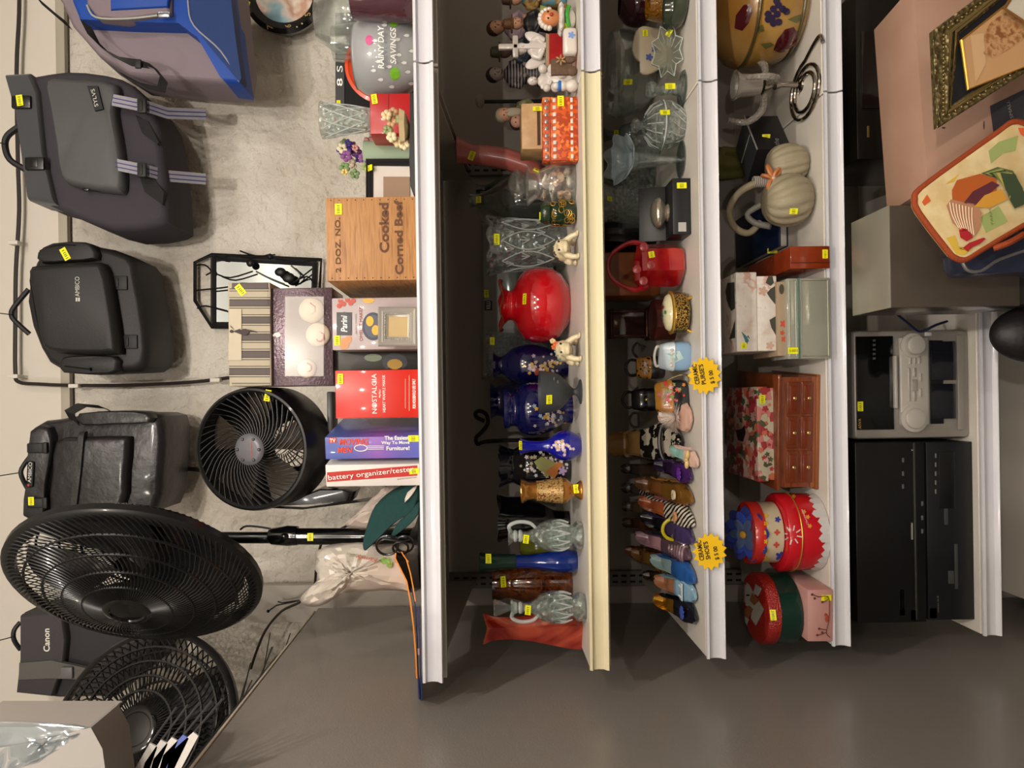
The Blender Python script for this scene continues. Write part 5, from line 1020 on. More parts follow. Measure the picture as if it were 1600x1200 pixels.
def shoe(label, toe, heel, mu, mi, L=.19, H=.05, W=.026, heelm=None, orn=None, group=None, open_t=.54, yt=None):
    Yt = yt or dep(3, toe[0]-2, toe[1]); o = on(3, toe[1], Yt); Yh = Yt+L
    hx = -((heel-PY)+200*sR)*Yh/F; a = math.degrees(math.atan2(-(hx-o.x), Yh-o.y)); a = max(-30, min(30, a))
    t = T('ceramic_shoe', label, 'shoe', o, rz=a, k=1, group=group); m = t.mb(); n = 26; secs = []
    def ip(tb, x):
        for i in range(len(tb)-1):
            if x <= tb[i+1][0]:
                u = (x-tb[i][0])/(tb[i+1][0]-tb[i][0]); u = u*u*(3-2*u); return tb[i][1]*(1-u)+tb[i+1][1]*u
        return tb[-1][1]
    s = L/.19; ins = []
    for i in range(n+1):
        u = i/n; v = max(0, min(1, (u-.3)/.5)); v = v*v*(3-2*v); zs = .002+H*v+.004*max(0, 1-u/.1)
        w_ = W*ip([(0, .1), (.05, .36), (.16, .74), (.32, 1), (.5, .78), (.72, .66), (.86, .72), (.94, .56), (.985, .34), (1, .15)], u)
        h = s*ip([(0, .006), (.08, .013), (.2, .021), (.36, .028), (.47, .025), (.62, .014), (.8, .022), (1, .036)], u)
        op = max(0, min(1, (u-open_t)/.04)); ci = zs+.005*s+ (h*1.12-.005*s)*(1-op); ii = zs+.006*s+(h*1.06-.006*s)*(1-op)
        y = L*u
        if u > .97: ci = ii = zs+h*.9
        ring = [(-.7*w_, zs), (0, zs-.0015), (.7*w_, zs), (w_, zs+.35*h), (.9*w_, zs+.8*h), (.84*w_, zs+h), (.72*w_, ii if op > 0 else zs+h*1.05), (.4*w_, (ci+ii)/2), (0, ci), (-.4*w_, (ci+ii)/2), (-.72*w_, ii if op > 0 else zs+h*1.05), (-.84*w_, zs+h), (-.9*w_, zs+.8*h), (-w_, zs+.35*h)]
        secs.append([(a_, y, b_) for a_, b_ in ring]); ins.append(op > .5 and u < .97)
    k0 = len(m.f); m.loft(secs)
    N = 14
    for i in range(n):
        for j in range(N):
            if ins[i] and 5 <= j <= 10: m.mi[k0+i*N+j] = 1
    t.add('upper', m, [mu, mi], ang=60); m = t.mb(); hz = H+.003
    m.loft([[(W*a_*f, L*c_+W*.62*b_*f, z) for a_, b_ in [(math.cos(2*PI*q/10), math.sin(2*PI*q/10)) for q in range(10)]] for z, f, c_ in ((0, .36, .87), (hz*.15, .34, .87), (hz*.6, .42, .885), (hz, .62, .89))]); t.add('heel', m, heelm or mu)
    zt = .004+s*.031
    if orn:
        kd, oc = orn[0], orn[1]; m = t.mb()
        if kd == 'rose':
            for r_, q in ((0, 0), (1, 5), (2, 8)):
                for b in range(max(1, q)): aa = 2*PI*b/max(1, q)+r_; rr = .0055*r_; m.ell(rr*math.cos(aa), L*.3+rr*math.sin(aa), zt+.002-.0012*r_, .0045, .0045, .003, 8, 5)
        if kd == 'brooch':
            m.lathe([(0, .011), (.003, .011), (.004, .006), (.0045, .0005)], c=(0, L*.29, zt-.001), seg=20)
            for b in range(12): aa = PI*b/6; m.ell(.0095*math.cos(aa), L*.29+.0095*math.sin(aa), zt+.003, .0022, .0022, .0018, 6, 4)
        if kd == 'strap': m.tube([(W*1.0*math.cos(q), L*(.5+orn[2]), .012*s+H*.35+.026*math.sin(q)) for q in [PI*b/10 for b in range(11)]], .004, seg=6)
        if kd == 'bow':
            for sx in (-1, 1): m.ell(sx*.011, L*.32, zt+.002, .011, .006, .005, 12, 7)
            m.ell(0, L*.32, zt+.004, .004, .005, .004, 8, 6)
        if kd == 'ruffle':
            for b in range(6):
                c_ = L*(.1+.06*b); m.tube([(W*.8*math.cos(q), c_+.004*math.sin(3*q), .006+(.013+.0032*b)*math.sin(q)+.003) for q in [PI*z_/10 for z_ in range(11)]], .0035, seg=6)
        if kd == 'studs':
            for b in range(9): m.ell(-W*.86, L*(.06+.04*b), .011+.0012*b, .0022, .0022, .0022, 6, 4)
        if kd == 'panel': m.box(0, L*.33, zt+.0005, W*1.5, L*.16, .003, .001); [m.ell(sx*W*.45, L*(.29+.04*j), zt+.003, .0025, .0025, .002, 6, 4) for sx in (-1, 1) for j in range(3)]
        if kd == 'fluff':
            random.seed(5)
            for b in range(620):
                d = Vector((random.gauss(0, 1), random.gauss(0, 1), abs(random.gauss(0, 1)))).normalized(); l = random.uniform(.026, .046); p = Vector((0, L*.42, zt+.006)); q = Vector((-d.y, d.x, .1)).normalized()*.0015
                m.add([p+d*.006-q, p+d*.006+q, p+d*l+Vector((0, 0, -.004*random.random()))], [(0, 1, 2)])
        nm = {'brooch': 'brooch', 'strap': 'ankle_strap', 'bow': 'bow', 'rose': 'rose', 'ruffle': 'ruffles', 'studs': 'studs', 'panel': 'buckle_panel', 'fluff': 'feather_trim'}[kd]
        o_ = t.add(nm, m, oc)
        if kd == 'fluff': o_['kind'] = 'stuff'
    return t
LEO = ramp_mat('leo', 'voronoi', 130, [(0, '#1b0f06'), (.28, '#1b0f06'), (.36, '#b07a30')], .3, coat=.5)
ZEB = ramp_mat('zeb', 'wave', 42, [(0, '#141214'), (.5, '#c8c0b2')], .25, coat=.5, axis='DIAGONAL', dist=2)
COW = ramp_mat('cow', 'noise', 34, [(.3, '#0f0e0e'), (.47, '#0f0e0e'), (.52, '#cfc6b4')], .2, coat=.6)
cz = lambda c, **k: mat(c, k.pop('rough', .2), coat=.6, **k)
shoe('small pastel pink and mint ceramic shoe with a bow, nearest the cow print shoe', (1098, 727), 700, cz('#c6a79a'), cz('#7fa39a'), L=.10, H=.025, W=.019, orn=('bow', cz('#c9ae70')))
shoe('purple ceramic peep toe shoe with a large rosette', (1088, 748), 724, cz('#3c1c56'), cz('#1f0f2e'), L=.135, H=.035, W=.024, orn=('rose', cz('#5c2c86')))
shoe('leopard print heeled shoe with gold toe and white flower brooch', (1090, 783), 752, cz('#8a5f22', metal=.5), cz('#6f4420'), H=.06, heelm=LEO, orn=('brooch', mat('#cdc2a2', .2, coat=.5)))
shoe('black and white striped shoe with pink heel and orange lining', (1092, 820), 780, ZEB, cz('#97502c'), H=.055, heelm=cz('#b26a68'), orn=('brooch', mat('#c08a60', .2, coat=.5)))
shoe('black and purple shoe with a yellow ankle strap', (1091, 846), 806, cz('#3d3058'), cz('#100f14'), H=.05, W=.025, heelm=BLK, orn=('strap', mat('#c9b820', .4), -.05))
shoe('mauve ruffled satin look shoe with a dark blue grey heel', (1086, 872), 836, cz('#57414c'), cz('#a7808a'), H=.055, heelm=cz('#262f3e'), orn=('ruffle', cz('#7d616a')))
shoe('orange shoe with dark punched spots behind the blue silver toed shoe', (1056, 892), 862, LEO, cz('#a5763c'), L=.16, H=.045, W=.024)
shoe('bright blue ceramic shoe with a silver toe and pearl studs', (1094, 908), 872, cz('#245598'), cz('#8aa6a8'), L=.16, H=.04, orn=('studs', mat('#d5d8d8', .15, coat=.6)))
shoe('pale blue ceramic shoe with a studded white front strap', (1095, 934), 905, cz('#7fa3b8'), cz('#a5724e'), L=.145, H=.038, orn=('panel', mat('#b9c8ce', .2, coat=.5)))
shoe('navy and black shoe with blue rose and gold lining, leftmost of the shoes', (1096, 968), 935, cz('#12121a'), mat('#a97c24', .2, metal=.7), L=.15, H=.04, orn=('rose', cz('#3c4c9c')))
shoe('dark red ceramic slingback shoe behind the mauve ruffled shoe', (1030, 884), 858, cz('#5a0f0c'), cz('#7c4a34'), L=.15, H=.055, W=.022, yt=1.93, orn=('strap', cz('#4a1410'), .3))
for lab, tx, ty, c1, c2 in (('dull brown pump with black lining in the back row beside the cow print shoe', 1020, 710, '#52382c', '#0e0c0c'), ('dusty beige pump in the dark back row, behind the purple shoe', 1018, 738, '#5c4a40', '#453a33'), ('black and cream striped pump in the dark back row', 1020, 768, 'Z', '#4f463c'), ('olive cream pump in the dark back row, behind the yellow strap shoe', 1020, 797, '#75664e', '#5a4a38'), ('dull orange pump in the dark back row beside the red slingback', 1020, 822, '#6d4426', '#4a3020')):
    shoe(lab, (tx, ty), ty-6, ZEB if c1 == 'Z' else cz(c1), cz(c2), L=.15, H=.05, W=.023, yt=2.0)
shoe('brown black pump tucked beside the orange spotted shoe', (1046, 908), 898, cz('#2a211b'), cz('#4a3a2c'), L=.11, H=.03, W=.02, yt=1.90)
shoe('pale pink slipper with a fluffy white feather trim', (1088, 656), 648, cz('#c09a8a'), cz('#c9a898'), L=.12, H=.03, W=.034, orn=('fluff', mat('#fff4ea', .9)))
t = shoe('large black and white cow print open shoe with tan lining', (1058, 690), 694, COW, cz('#b08a52'), L=.30, H=.075, W=.052, heelm=COW, yt=1.76)
m = t.mb(); m.tube([(.05*math.cos(q), .035, .03+.022*math.sin(q)) for q in [PI*b/12 for b in range(13)]], .005, seg=8); t.add('toe_band', m, BLK)
# purses
def purse(label, y, Y, w, h, d, mu, mflap, hd, rz=0, orn=None, handle_h=26, xtop=None, clasp=True):
    t = T('ceramic_purse', label, 'purse', on(3, y, Y), rz=rz); m = t.mb()
    m.loft([[(w/2*f*c_[0], d/2*g*c_[1], h*z) for c_ in [(math.copysign(abs(math.cos(q))**.6, math.cos(q)), math.copysign(abs(math.sin(q))**.6, math.sin(q))) for q in [2*PI*i/24 for i in range(24)]]] for z, f, g in ((0, .8, .9), (.06, .95, 1), (.3, 1, 1), (.7, .93, .7), (.95, .82, .4), (1, .78, .3))]); t.add('body', m, mu)
    m = t.mb(); m.loft([[(w/2*f*c_[0], d/2*g*c_[1]-.6, h*z) for c_ in [(math.copysign(abs(math.cos(q))**.6, math.cos(q)), math.copysign(abs(math.sin(q))**.6, math.sin(q))) for q in [2*PI*i/24 for i in range(24)]]] for z, f, g in ((.52, .98, .9), (.56, 1.02, .94), (.8, .93, .66), (1.0, .82, .4), (1.03, .7, .3))]); t.add('flap', m, mflap)
    m = t.mb(); m.tube([(-w*.3, 0, h*.98), (-w*.33, 0, h+handle_h*.6), (0, 0, h+handle_h), (w*.33, 0, h+handle_h*.6), (w*.3, 0, h*.98)], 2.2, seg=8, sm=5); t.add('handle', m, hd)
    if clasp: m = t.mb(); m.ell(0, -d*.44, h*.55, 3.4, 2.2, 3.4); t.add('clasp', m, mat('#c9b071', .2, metal=.8))
    return t
t = purse('pale blue ceramic purse with white pleats and pearls', 556, 1.72, 46, 46, 30, cz('#7fa0be'), cz('#aebac4'), cz('#c9c4bc'), rz=-14, handle_h=8)
for i in range(5): m = t.mb(); m.ell(-12+i*6, -13, 30, 2.6, 2.2, 2.6); t.add('pearl', m, mat('#cbbfae', .15, coat=.6))
t.prt([[(1040, 553), (1062, 548), (1068, 560), (1052, 568)]], cz('#a9c4c4'), 'glaze_panel')
purse('tall dark ceramic handbag with a leopard print flap, behind the blue purse', 574, 1.96, 36, 42, 24, cz('#1c1617'), LEO, BLK, handle_h=18)
purse('black ceramic handbag in the dark back row behind the floral purse', 624, 2.0, 36, 44, 24, BLK, cz('#141216'), BLK, handle_h=16)
t = purse('black floral ceramic purse with an orange spotted clasp top', 620, 1.74, 54, 48, 30, cz('#16171a'), cz('#a8712c'), GOLDP, rz=10, handle_h=0)
scatter(t, 1030, 1066, 592, 634, 46, ['#b8405c', '#c97a2c', '#7f8a4c', '#c9a0a8', '#c43c34'], 3.0, 8, 'painted_flower'); t.prt([circ(x, y, 1.7, 1.5, 8) for x, y in ((1012, 612), (1015, 625), (1020, 602), (1024, 636), (1010, 618), (1028, 641))], mat('#4c2c10', .4), 'spot')
m = t.mb(); m.tube([(27, -2, 30), (33, -10, 12), (30, -18, 2), (16, -20, -.0+2)], 1.2, seg=6, sm=4); t.add('chain', m, mat('#8a7a52', .3, metal=.8))
# trinkets
t = T('trinket_box', 'oval gilt filigree trinket box with a rose painted porcelain lid', 'box', on(3, 488, 1.71), rz=16); GILT = ramp_mat('gilt', 'voronoi', 330, [(0, '#b08a3c'), (.35, '#caa456'), (.5, '#3a2a12')], .25, metal=.8)
m = t.mb(); m.lathe([(4, 26), (8, 32), (24, 32), (27, 34), (30, 33)], seg=40, sy=.8); t.add('body', m, GILT); m = t.mb(); m.lathe([(30, 30), (33, 30), (38, 26), (41, 16), (42, .5)], seg=40, sy=.8); t.add('lid', m, mat('#cdc6a4', .12, coat=.7))
t.prt([petals(1031, 486, 4.5), petals(1036, 480, 3)], mat('#8c2a2c', .4), 'painted_rose', lift=.002); t.prt([circ(1034, 494, 3, 2), circ(1026, 480, 3, 1.6), circ(1040, 488, 2, 3)], mat('#4a7a4a', .4), 'painted_leaf')
for a in (60, 180, 300): m = t.mb(); m.tube([(28*math.cos(R(a)), 22*math.sin(R(a)), 8), (33*math.cos(R(a)), 26*math.sin(R(a)), 0)], 2.2, seg=8); t.add('foot', m, GOLDP)
m = t.mb(); m.lathe([(28, 34), (31, 35), (32, 33)], seg=40, sy=.8); t.add('rim', m, GOLDP)
t = T('octagonal_box', 'dark burgundy octagonal wooden box behind the gilt trinket box', 'box', on(3, 500, 1.86), rz=22); m = t.mb(); m.lathe([(0, 34), (30, 34), (32, 32), (33, .5)], seg=8); t.add('body', m, mat('#3a1412', .35, coat=.2, noise=(20, '#54201a', .4, .6)), flat=True)
t = T('glass_basket', 'red glass basket vase with a twisted clear red handle', 'basket', on(3, 414, 1.76), rz=8); RG = mat('#a80c1c', .05, coat=.8, trans=.35, noise=(14, '#c42a1e', .4, .6))
m = t.mb(); m.lathe([(0, 22), (6, 32), (18, 35), (52, 34), (62, 33), (70, 36)], seg=6, wall=3); t.add('body', m, RG, ang=20)
m = t.mb(); m.tube([(-34, 0, 56), (-38, 2, 80), (-22, 4, 108), (0, 6, 116), (22, 4, 108), (38, 2, 80), (34, 0, 56)], [4, 4, 3.6, 3.4, 3.6, 4, 4], seg=7, sm=5); t.add('handle', m, mat('#c02430', .05, trans=.5, coat=.7))
for x, y in ((1007, 385), (1018, 413), (1006, 438), (996, 420)): m = t.mb(); c = t.q(x, y, -32); m.lathe([(0, 2), (2, 6.5), (4, 7), (5, 4)], c=(c.x, c.y, c.z), seg=12, ax='Y'); t.add('prunt', m, mat('#d05a5c', .05, trans=.6, coat=.5))
t.tag(1018, 398, 10, 9, rot=8)
t = BOX('wooden_box', 'orange varnished wooden box in shadow behind the red glass basket', 'box', 3, 392, 462, 936, 1.98, 80, mat('#8a4716', .35, coat=.3), bev=5)
t = T('lantern', 'small dark bronze lantern with a glazed square window', 'lantern', on(3, 506, 2.08)); m = t.mb(); m.box(0, 0, 6, 52, 40, 8, 3); m.box(0, 0, 12, 44, 34, 5, 2)
for sx in (-1, 1):
    for sy in (-1, 1): m.box(sx*19, sy*14, 40, 4, 4, 52, 1)
m.box(0, 0, 67, 46, 36, 5, 2); t.add('frame', m, mat('#4a2a20', .35, metal=.5)); m = t.mb(); m.box(0, 0, 40, 34, 26, 48); t.add('glass', m, mat('#3a2420', .05, coat=.6))
t = V('dark_jar', 'black ribbed round lantern jar standing in shadow on the shoe shelf', 'jar', 3, 362, 2.05, [(bx(3, 362, 2.05), 26), (1005, 32), (975, 34), (945, 30), (935, 22)], BLK, fn=lambda a, z, r: (r*(1+.03*math.cos(20*a)), z))
t = T('gift_box', 'open black presentation box holding an oval silver paperweight', 'box', on(3, 328, 1.72)); m = t.mb(); m.box(0, 0, 14, 86, 50, 28, 1); t.add('tray', m, mat('#17181b', .4)); m = t.mb(); m.box(0, 26, 38, 86, 3, 62, .6, rot=Matrix.Rotation(R(-14), 3, 'X')); t.add('lid', m, mat('#101114', .4)); m = t.mb(); m.box(0, -4, 28.3, 78, 42, .6); t.add('lining', m, mat('#050506', .9)); t.tag(1065, 290, 9, 15)
m = t.mb(); m.box(-32, -25.4, 14, 14, .4, 12); t.add('barcode_label', m, mat('#a9a6a2', .5))
t = T('paperweight', 'polished oval silver paperweight resting in the open black box', 'ornament', on(3, 332, 1.73)+Vector((0, 0, .041)))
m = t.mb(); m.ell(0, 0, 14, 24, 15, 13, 28, 16); m.lathe([(0, 14), (3, 12), (4, 8)], seg=24); t.add('body', m, mat('#c8bfae', .12, metal=.8))
# glassware to the right
OPL = mat('#b4c4cc', .25, trans=.25, alpha=.85, coat=.3)
t = V('glass_vase', 'clear footed bud vase with frilled milky blue rim', 'vase', 3, 250, 1.76, [(bx(3, 250, 1.76), 28), (1068, 27), (1066, 6), (1060, 4), (1048, 7), (1020, 10), (995, 14), (985, 16)], mat('#f4f8f7', .03, trans=1), wall=1.5)
m = t.mb(); b = t.b; m.X = Matrix.Translation((0, 0, b-985)) @ Matrix.Rotation(R(28), 4, 'X'); m.lathe([(-4, 15), (6, 17), (14, 24), (20, 36), (22, 37)], wall=1.4, seg=48, fn=lambda a, z, r: (r*(1+(.09*math.sin(7*a) if z > 8 else 0)), z+(3.5*math.sin(7*a) if z > 12 else 0))); t.add('frilled_rim', m, OPL)
t = V('covered_dish', 'clear cut glass covered sugar dish with a round knob', 'dish', 3, 195, 1.74, [(bx(3, 195, 1.74), 18), (1068, 20), (1058, 28), (1045, 35), (1035, 35)], GLC, wall=3, seg=48, fn=facet(20, .05)); m = t.mb(); b = t.b; m.lathe([(b-1034, 36), (b-1030, 36), (b-1018, 30), (b-1008, 16), (b-1003, 6), (b-1000, 6), (b-994, 11), (b-988, 9), (b-985, 1)], seg=48, fn=facet(20, .05)); t.add('lid', m, GLC); m = t.mb()
for k in range(14): q = 2*PI*k/14; m.tube([(rr*math.cos(q+.02*zz), rr*math.sin(q+.02*zz), zz) for rr, zz in ((21, b-1068), (29, b-1058), (36, b-1044))], .8, seg=4); m.tube([(rr*math.cos(q), rr*math.sin(q), zz) for rr, zz in ((36, b-1029), (30.5, b-1017), (17, b-1008))], .8, seg=4)
m.tube([(37*math.cos(2*PI*k/40), 37*math.sin(2*PI*k/40), b-1033) for k in range(40)], 1.2, seg=5, closed=True); t.add('cut_lines', m, mat('#cfd6d0', .1, coat=.8, alpha=.6)); t.tag(1039, 176, 9, 15)
t = V('glass_candlestick', 'faceted clear glass candlestick lying against the covered dish', 'candlestick', 3, 140, 1.74, [(bx(3, 140, 1.74), 30), (1068, 28), (1060, 12), (1048, 8), (1035, 9), (1028, 7), (1022, 12), (1012, 13), (1010, 10)], GLC, wall=2, seg=10); t.tag(1047, 135, 9, 16)
t = T('glass_dish', 'angular star shaped crystal dish standing on edge', 'dish', on(3, 76, 1.72), rx=-18); m = t.mb(); pts = [(44*(1 if i % 2 else .72)*math.cos(2*PI*i/16), 26+26*(1 if i % 2 else .72)*math.sin(2*PI*i/16)) for i in range(16)]
m.loft([[(x*f, d_, 26+(z-26)*f) for x, z in pts] for f, d_ in ((1, 0), (1.02, 4), (.7, 16), (.4, 20))]); t.add('dish', m, mat('#e6ebe4', .06, trans=.8, coat=.5), ang=15); m = t.mb(); m.tube([(x, -.5, z) for x, z in pts], 1, seg=5, closed=True)
for x, z in pts: m.tube([(x, -.5, z), (x*.45, 10, 26+(z-26)*.45)], .8, seg=4)
t.add('cut_lines', m, mat('#cfd6d0', .1, coat=.8, alpha=.6)); t.tag(1046, 50, 13, 8, rot=-25, face=True)
t = T('butterfly_plaque', 'cream ceramic butterfly plaque painted with blue flowers', 'plaque', on(3, 78, 1.88), rx=-12); m = t.mb(); t.puff(m, [(990, 62), (988, 78), (994, 92), (1000, 96), (1000, 112), (1012, 116), (1030, 108), (1050, 95), (1050, 50), (1020, 42), (1004, 40), (994, 48)], 0, 6, .05, 2, 2); t.add('body', m, mat('#b9ab92', .3, coat=.4)); t.prt([petals(1014, 90, 6), petals(1022, 78, 5)], mat('#4a5a9a', .4), 'painted_flower', lift=.003); t.tag(1008, 52, 10, 8)
V('glass_bowl', 'big clear glass fish bowl at the dark back right of the shelf', 'bowl', 3, 115, 2.02, [(bx(3, 115, 2.02), 30), (1010, 50), (985, 62), (962, 66), (952, 62)], GL, wall=2)
ALL[-1].tag(981, 128, 8, 14)
t = V('glass_decanter', 'pressed glass decanter with faceted stopper behind the frilled vase', 'decanter', 3, 272, 2.06, [(bx(3, 272, 2.06), 26), (1025, 30), (990, 30), (970, 24), (955, 12), (945, 12)], GLC, wall=2, seg=48, fn=diam(12, .08, .08))
t = V('glass_jug', 'pressed glass jug standing behind the black presentation box', 'jug', 3, 318, 1.95, [(bx(3, 318, 1.95), 24), (1020, 28), (980, 28), (955, 26), (940, 30)], GLC, wall=2, seg=48, fn=diam(14, .08, .07)); t.tag(952, 311, 9, 8)
t = V('square_glass', 'straight sided clear glass tumbler beside the open black box', 'glass', 3, 345, 1.92, [(bx(3, 345, 1.92), 18), (1030, 19), (990, 20), (975, 20)], GL, wall=2, seg=4, rz=45)
t = V('perfume_bottle', 'small dark perfume bottle with a tagged neck, far back right', 'bottle', 3, 210, 2.12, [(bx(3, 210, 2.12), 18), (1000, 20), (975, 16), (965, 8), (950, 8), (944, 12)], mat('#8f979a', .08, trans=.7), wall=2); t.tag(963, 208, 9, 7)
V('dark_tumbler', 'clear cut tumbler standing right of the frilled vase', 'glass', 3, 232, 1.98, [(bx(3, 232, 1.98), 18), (1020, 20), (985, 22)], GLC, wall=2, fn=facet(16, .06))
V('purple_vase', 'plum purple glossy glass jar cropped by the right edge', 'jar', 3, 6, 1.94, [(bx(3, 6, 1.94), 20), (1020, 26), (1000, 34), (980, 30), (968, 18)], mat('#3a1420', .1, coat=.8, trans=.2))
V('amber_glass', 'amber gold ribbed glass jar beside the plum purple jar', 'jar', 3, 6, 1.80, [(bx(3, 6, 1.8), 20), (1050, 24), (1030, 26), (1012, 22)], mat('#a8701c', .1, coat=.6, trans=.4, bump=('v', 120, 1)), wall=2)
V('green_bowl', 'dark olive green glass bowl at the right edge of the shoe shelf', 'bowl', 3, 4, 1.71, [(bx(3, 4, 1.71), 18), (1066, 34), (1050, 40), (1044, 41)], mat('#2c3624', .12, coat=.6), wall=2)
# ================================================================== fourth shelf
t = BOX('mirrored_box', 'mirrored glass keepsake box under the kraft and white floral boxes', 'box', 4, 434, 560, 1230, 1.665, 70, mat('#a3a594', .06, metal=.55, coat=.5), bev=.6)
o = t.parts[0]; bpy.data.objects.remove(o); t.parts = []; W_, H_ = t.w, t.h
m = t.mb(); m.box(0, 35, H_*.36, W_, 70, H_*.72, 1); t.add('case', m, mat('#a3a495', .08, metal=.35, coat=.5)); m = t.mb(); m.box(0, 35, H_*.87, W_, 70, H_*.25, 1); t.add('lid', m, mat('#a9aa9c', .08, metal=.35, coat=.5))
m = t.mb(); m.box(0, -1, H_*.74, W_, 3, 1.6); t.add('glass_edge', m, mat('#3f6a62', .1, coat=.5))
for z0, z1 in ((2, H_*.7), (H_*.77, H_*.98)):
    m = t.mb(); m.tube([(-W_/2+4, -.6, z0+2), (W_/2-4, -.6, z0+2), (W_/2-4, -.6, z1-2), (-W_/2+4, -.6, z1-2)], .7, seg=4, closed=True); t.add('bevel_line', m, mat('#b9bdb0', .1, metal=.6))
t.tag(1239, 548, 16, 10, rot=90)
zt1 = P(1230, 500, 1.665).z
def stack(name, label, cat, y0, y1, x0, x1, Y, d, mt, **kw): return BOX(name, label, cat, 4, y0, y1, x0, Y, d, mt, xb=x1, **kw)
PF = ramp_mat('pf', 'noise', 26, [(.3, '#b39a8c'), (.42, '#c9c0b6'), (.56, '#d2ccc4'), (.62, '#bf8f80'), (.68, '#c9c2b8')], .5, const=False, detail=6)
t = stack('craft_box', 'tan kraft gift box with orange red flowers, second of the stack', 'box', 440, 556, 1214.5, 1229.5, 1.68, 110, mat('#96836b', .7)); t.prt([petals(1224, 506, 6), petals(1225, 530, 5), petals(1222, 520, 4)], mat('#b0432e', .6), 'flower_print'); t.prt([circ(1221, 452, 4, 8)], mat('#40382e', .6), 'leaf_print')
t = stack('floral_box', 'white floral gift box with black leaves, third of the stack', 'box', 431, 548, 1183.5, 1214, 1.69, 130, PF); LFK = mat('#3a3c34', .6)
t.prt([[(1186+14, 432), (1207, 432), (1209, 442), (1204, 447), (1196, 442)], [(1212, 446), (1213, 478), (1203, 466), (1198, 458), (1203, 452)], [(1212, 494), (1212, 524), (1205, 512), (1202, 500)]], LFK, 'leaf_print'); t.prt([petals(1203, 540, 7), petals(1192, 455, 8)], mat('#bb9a86', .6), 'flower_print')
t = stack('floral_box', 'white floral lidded gift box with a hummingbird, top of the stack', 'box', 425, 549, 1150.5, 1183, 1.69, 130, PF); t.prt([[(1158, 518), (1165, 524), (1170, 532), (1166, 540), (1163, 530)], [(1166, 526), (1169, 524), (1172, 530)]], mat('#3c6a74', .5), 'bird_print', lift=.001); t.prt([[(x, y) for x, y in ((1137, 442), (1148, 441), (1149, 482), (1143, 486), (1136, 470), (1134, 455))], [(1140, 530), (1149, 500), (1149, 528)]], LFK, 'leaf_print'); t.tag(1162, 540, 9, 9)
t = BOX('cigar_box', 'glossy red brown wooden box standing narrow end forward', 'box', 4, 384, 419, 1235, 1.665, 190, mat('#73280f', .25, coat=.4, noise=(14, '#85361a', .4, .6))); m = t.mb(); m.box(-t.w/2+9, -.5, t.h/2, .8, 1.2, t.h); t.add('lid_seam', m, mat('#2a0e06', .5)); t.tag(1289, 397, 14, 8)
t = BOX('album', 'navy blue album with cream page edges beside the knotted basket', 'album', 4, 300, 384, 1219, 1.89, 200, mat('#c2bab0', .6), part='pages', bev=.4); m = t.mb(); m.box(0, 100, t.h+1.6, t.w+2, 203, 3.2, .5); t.add('cover', m, mat('#0e2244', .5)); m = t.mb(); m.box(0, 100, 1.2, t.w+2, 203, 2, .5); t.add('back_cover', m, mat('#0e2244', .5)); t.tag(1207, 392, 8, 15, face=True)
# jewellery chest + floral box on it
WD = ramp_mat('chest', 'noise', 18, [(.35, '#54240e'), (.5, '#74381a'), (.64, '#5f2b12')], .3, coat=.35, const=False, stretch=(1, 1, 7), detail=6)
t = BOX('jewellery_chest', 'polished brown wooden jewellery chest with six small drawers', 'chest', 4, 588, 762, 1217, 1.735, 180, WD, part='carcass', bev=1, rz=-4); W_, H_ = t.w, t.h
m = t.mb(); m.box(0, 88, H_+2, W_+8, 190, 5, 1.5); t.add('top', m, WD); m = t.mb(); m.box(0, 88, 3, W_+6, 188, 6, 1.5); t.add('plinth', m, mat('#7c4420', .3, coat=.3))
for i in range(3):
    for j in range(2):
        cx, cz_ = (i-1)*W_*.31, H_*(.3+.36*j); m = t.mb(); m.box(cx, -1.2, cz_, W_*.29, 4, H_*.31, 1.4); m.box(cx, -3.4, cz_, W_*.22, 2, H_*.2, 1); dr = t.add('drawer', m, mat('#62280f', .25, coat=.4)); m = t.mb(); m.lathe([(0, 1.6), (2, 1.4), (4, 3), (6, 2.6), (7, .4)], seg=14, ax='Y'); 
        for v in m.v: v.y *= -1; v += Vector((cx, -4, cz_))*t.k
        kn = m.build('knob', mat('#c8a368', .2, metal=.8), dr)
m = t.mb(); pl = [(-W_/2, 0), (W_/2, 0), (W_/2, 12)]+[(W_/2-W_*i/12, 9+(3 if i % 2 else 0)) for i in range(1, 12)]+[(-W_/2, 12)]; m.prism([(a, b) for a, b in pl], -2.4, 0); t.add('apron', m, mat('#7c4420', .3, coat=.3))
ROS = ramp_mat('roses', 'cell', 62, [(0, '#b8b098'), (.2, '#a03038'), (.38, '#c27a72'), (.55, '#bab49e'), (.72, '#4c5238'), (.86, '#b86a4a')], .3, coat=.4, stretch=(1, 1, 1))
t = stack('floral_box', 'rose print lidded gift box resting on the wooden jewellery chest', 'box', 606, 750, 1184, 1213, 1.75, 150, ROS, part='box'); m = t.mb(); m.box(0, 75, t.h-7, t.w+4, 154, 16, 1); t.add('lid', m, ROS)
random.seed(21)
for j, (c, n) in enumerate((('#a8323a', 16), ('#c46a58', 14), ('#c9a09a', 12), ('#4f5a3c', 16))): t.prt([petals(random.uniform(1140, 1211), random.uniform(610, 748), random.uniform(3, 5.5), 5, .5, random.random()*3) for _ in range(n)], mat(c, .3, coat=.4), 'rose_print', lift=.001+.0005*j)
t.prt([circ(1161, 680, 12, 13, 20)], mat('#b08078', .4), 'medallion', lift=.0035); t.prt([[(1152, 672), (1162, 670), (1166, 664), (1168, 676), (1164, 690), (1156, 688)]], mat('#1c1412', .4), 'bow_print', lift=.0045); t.tag(1191, 624, 14, 9)
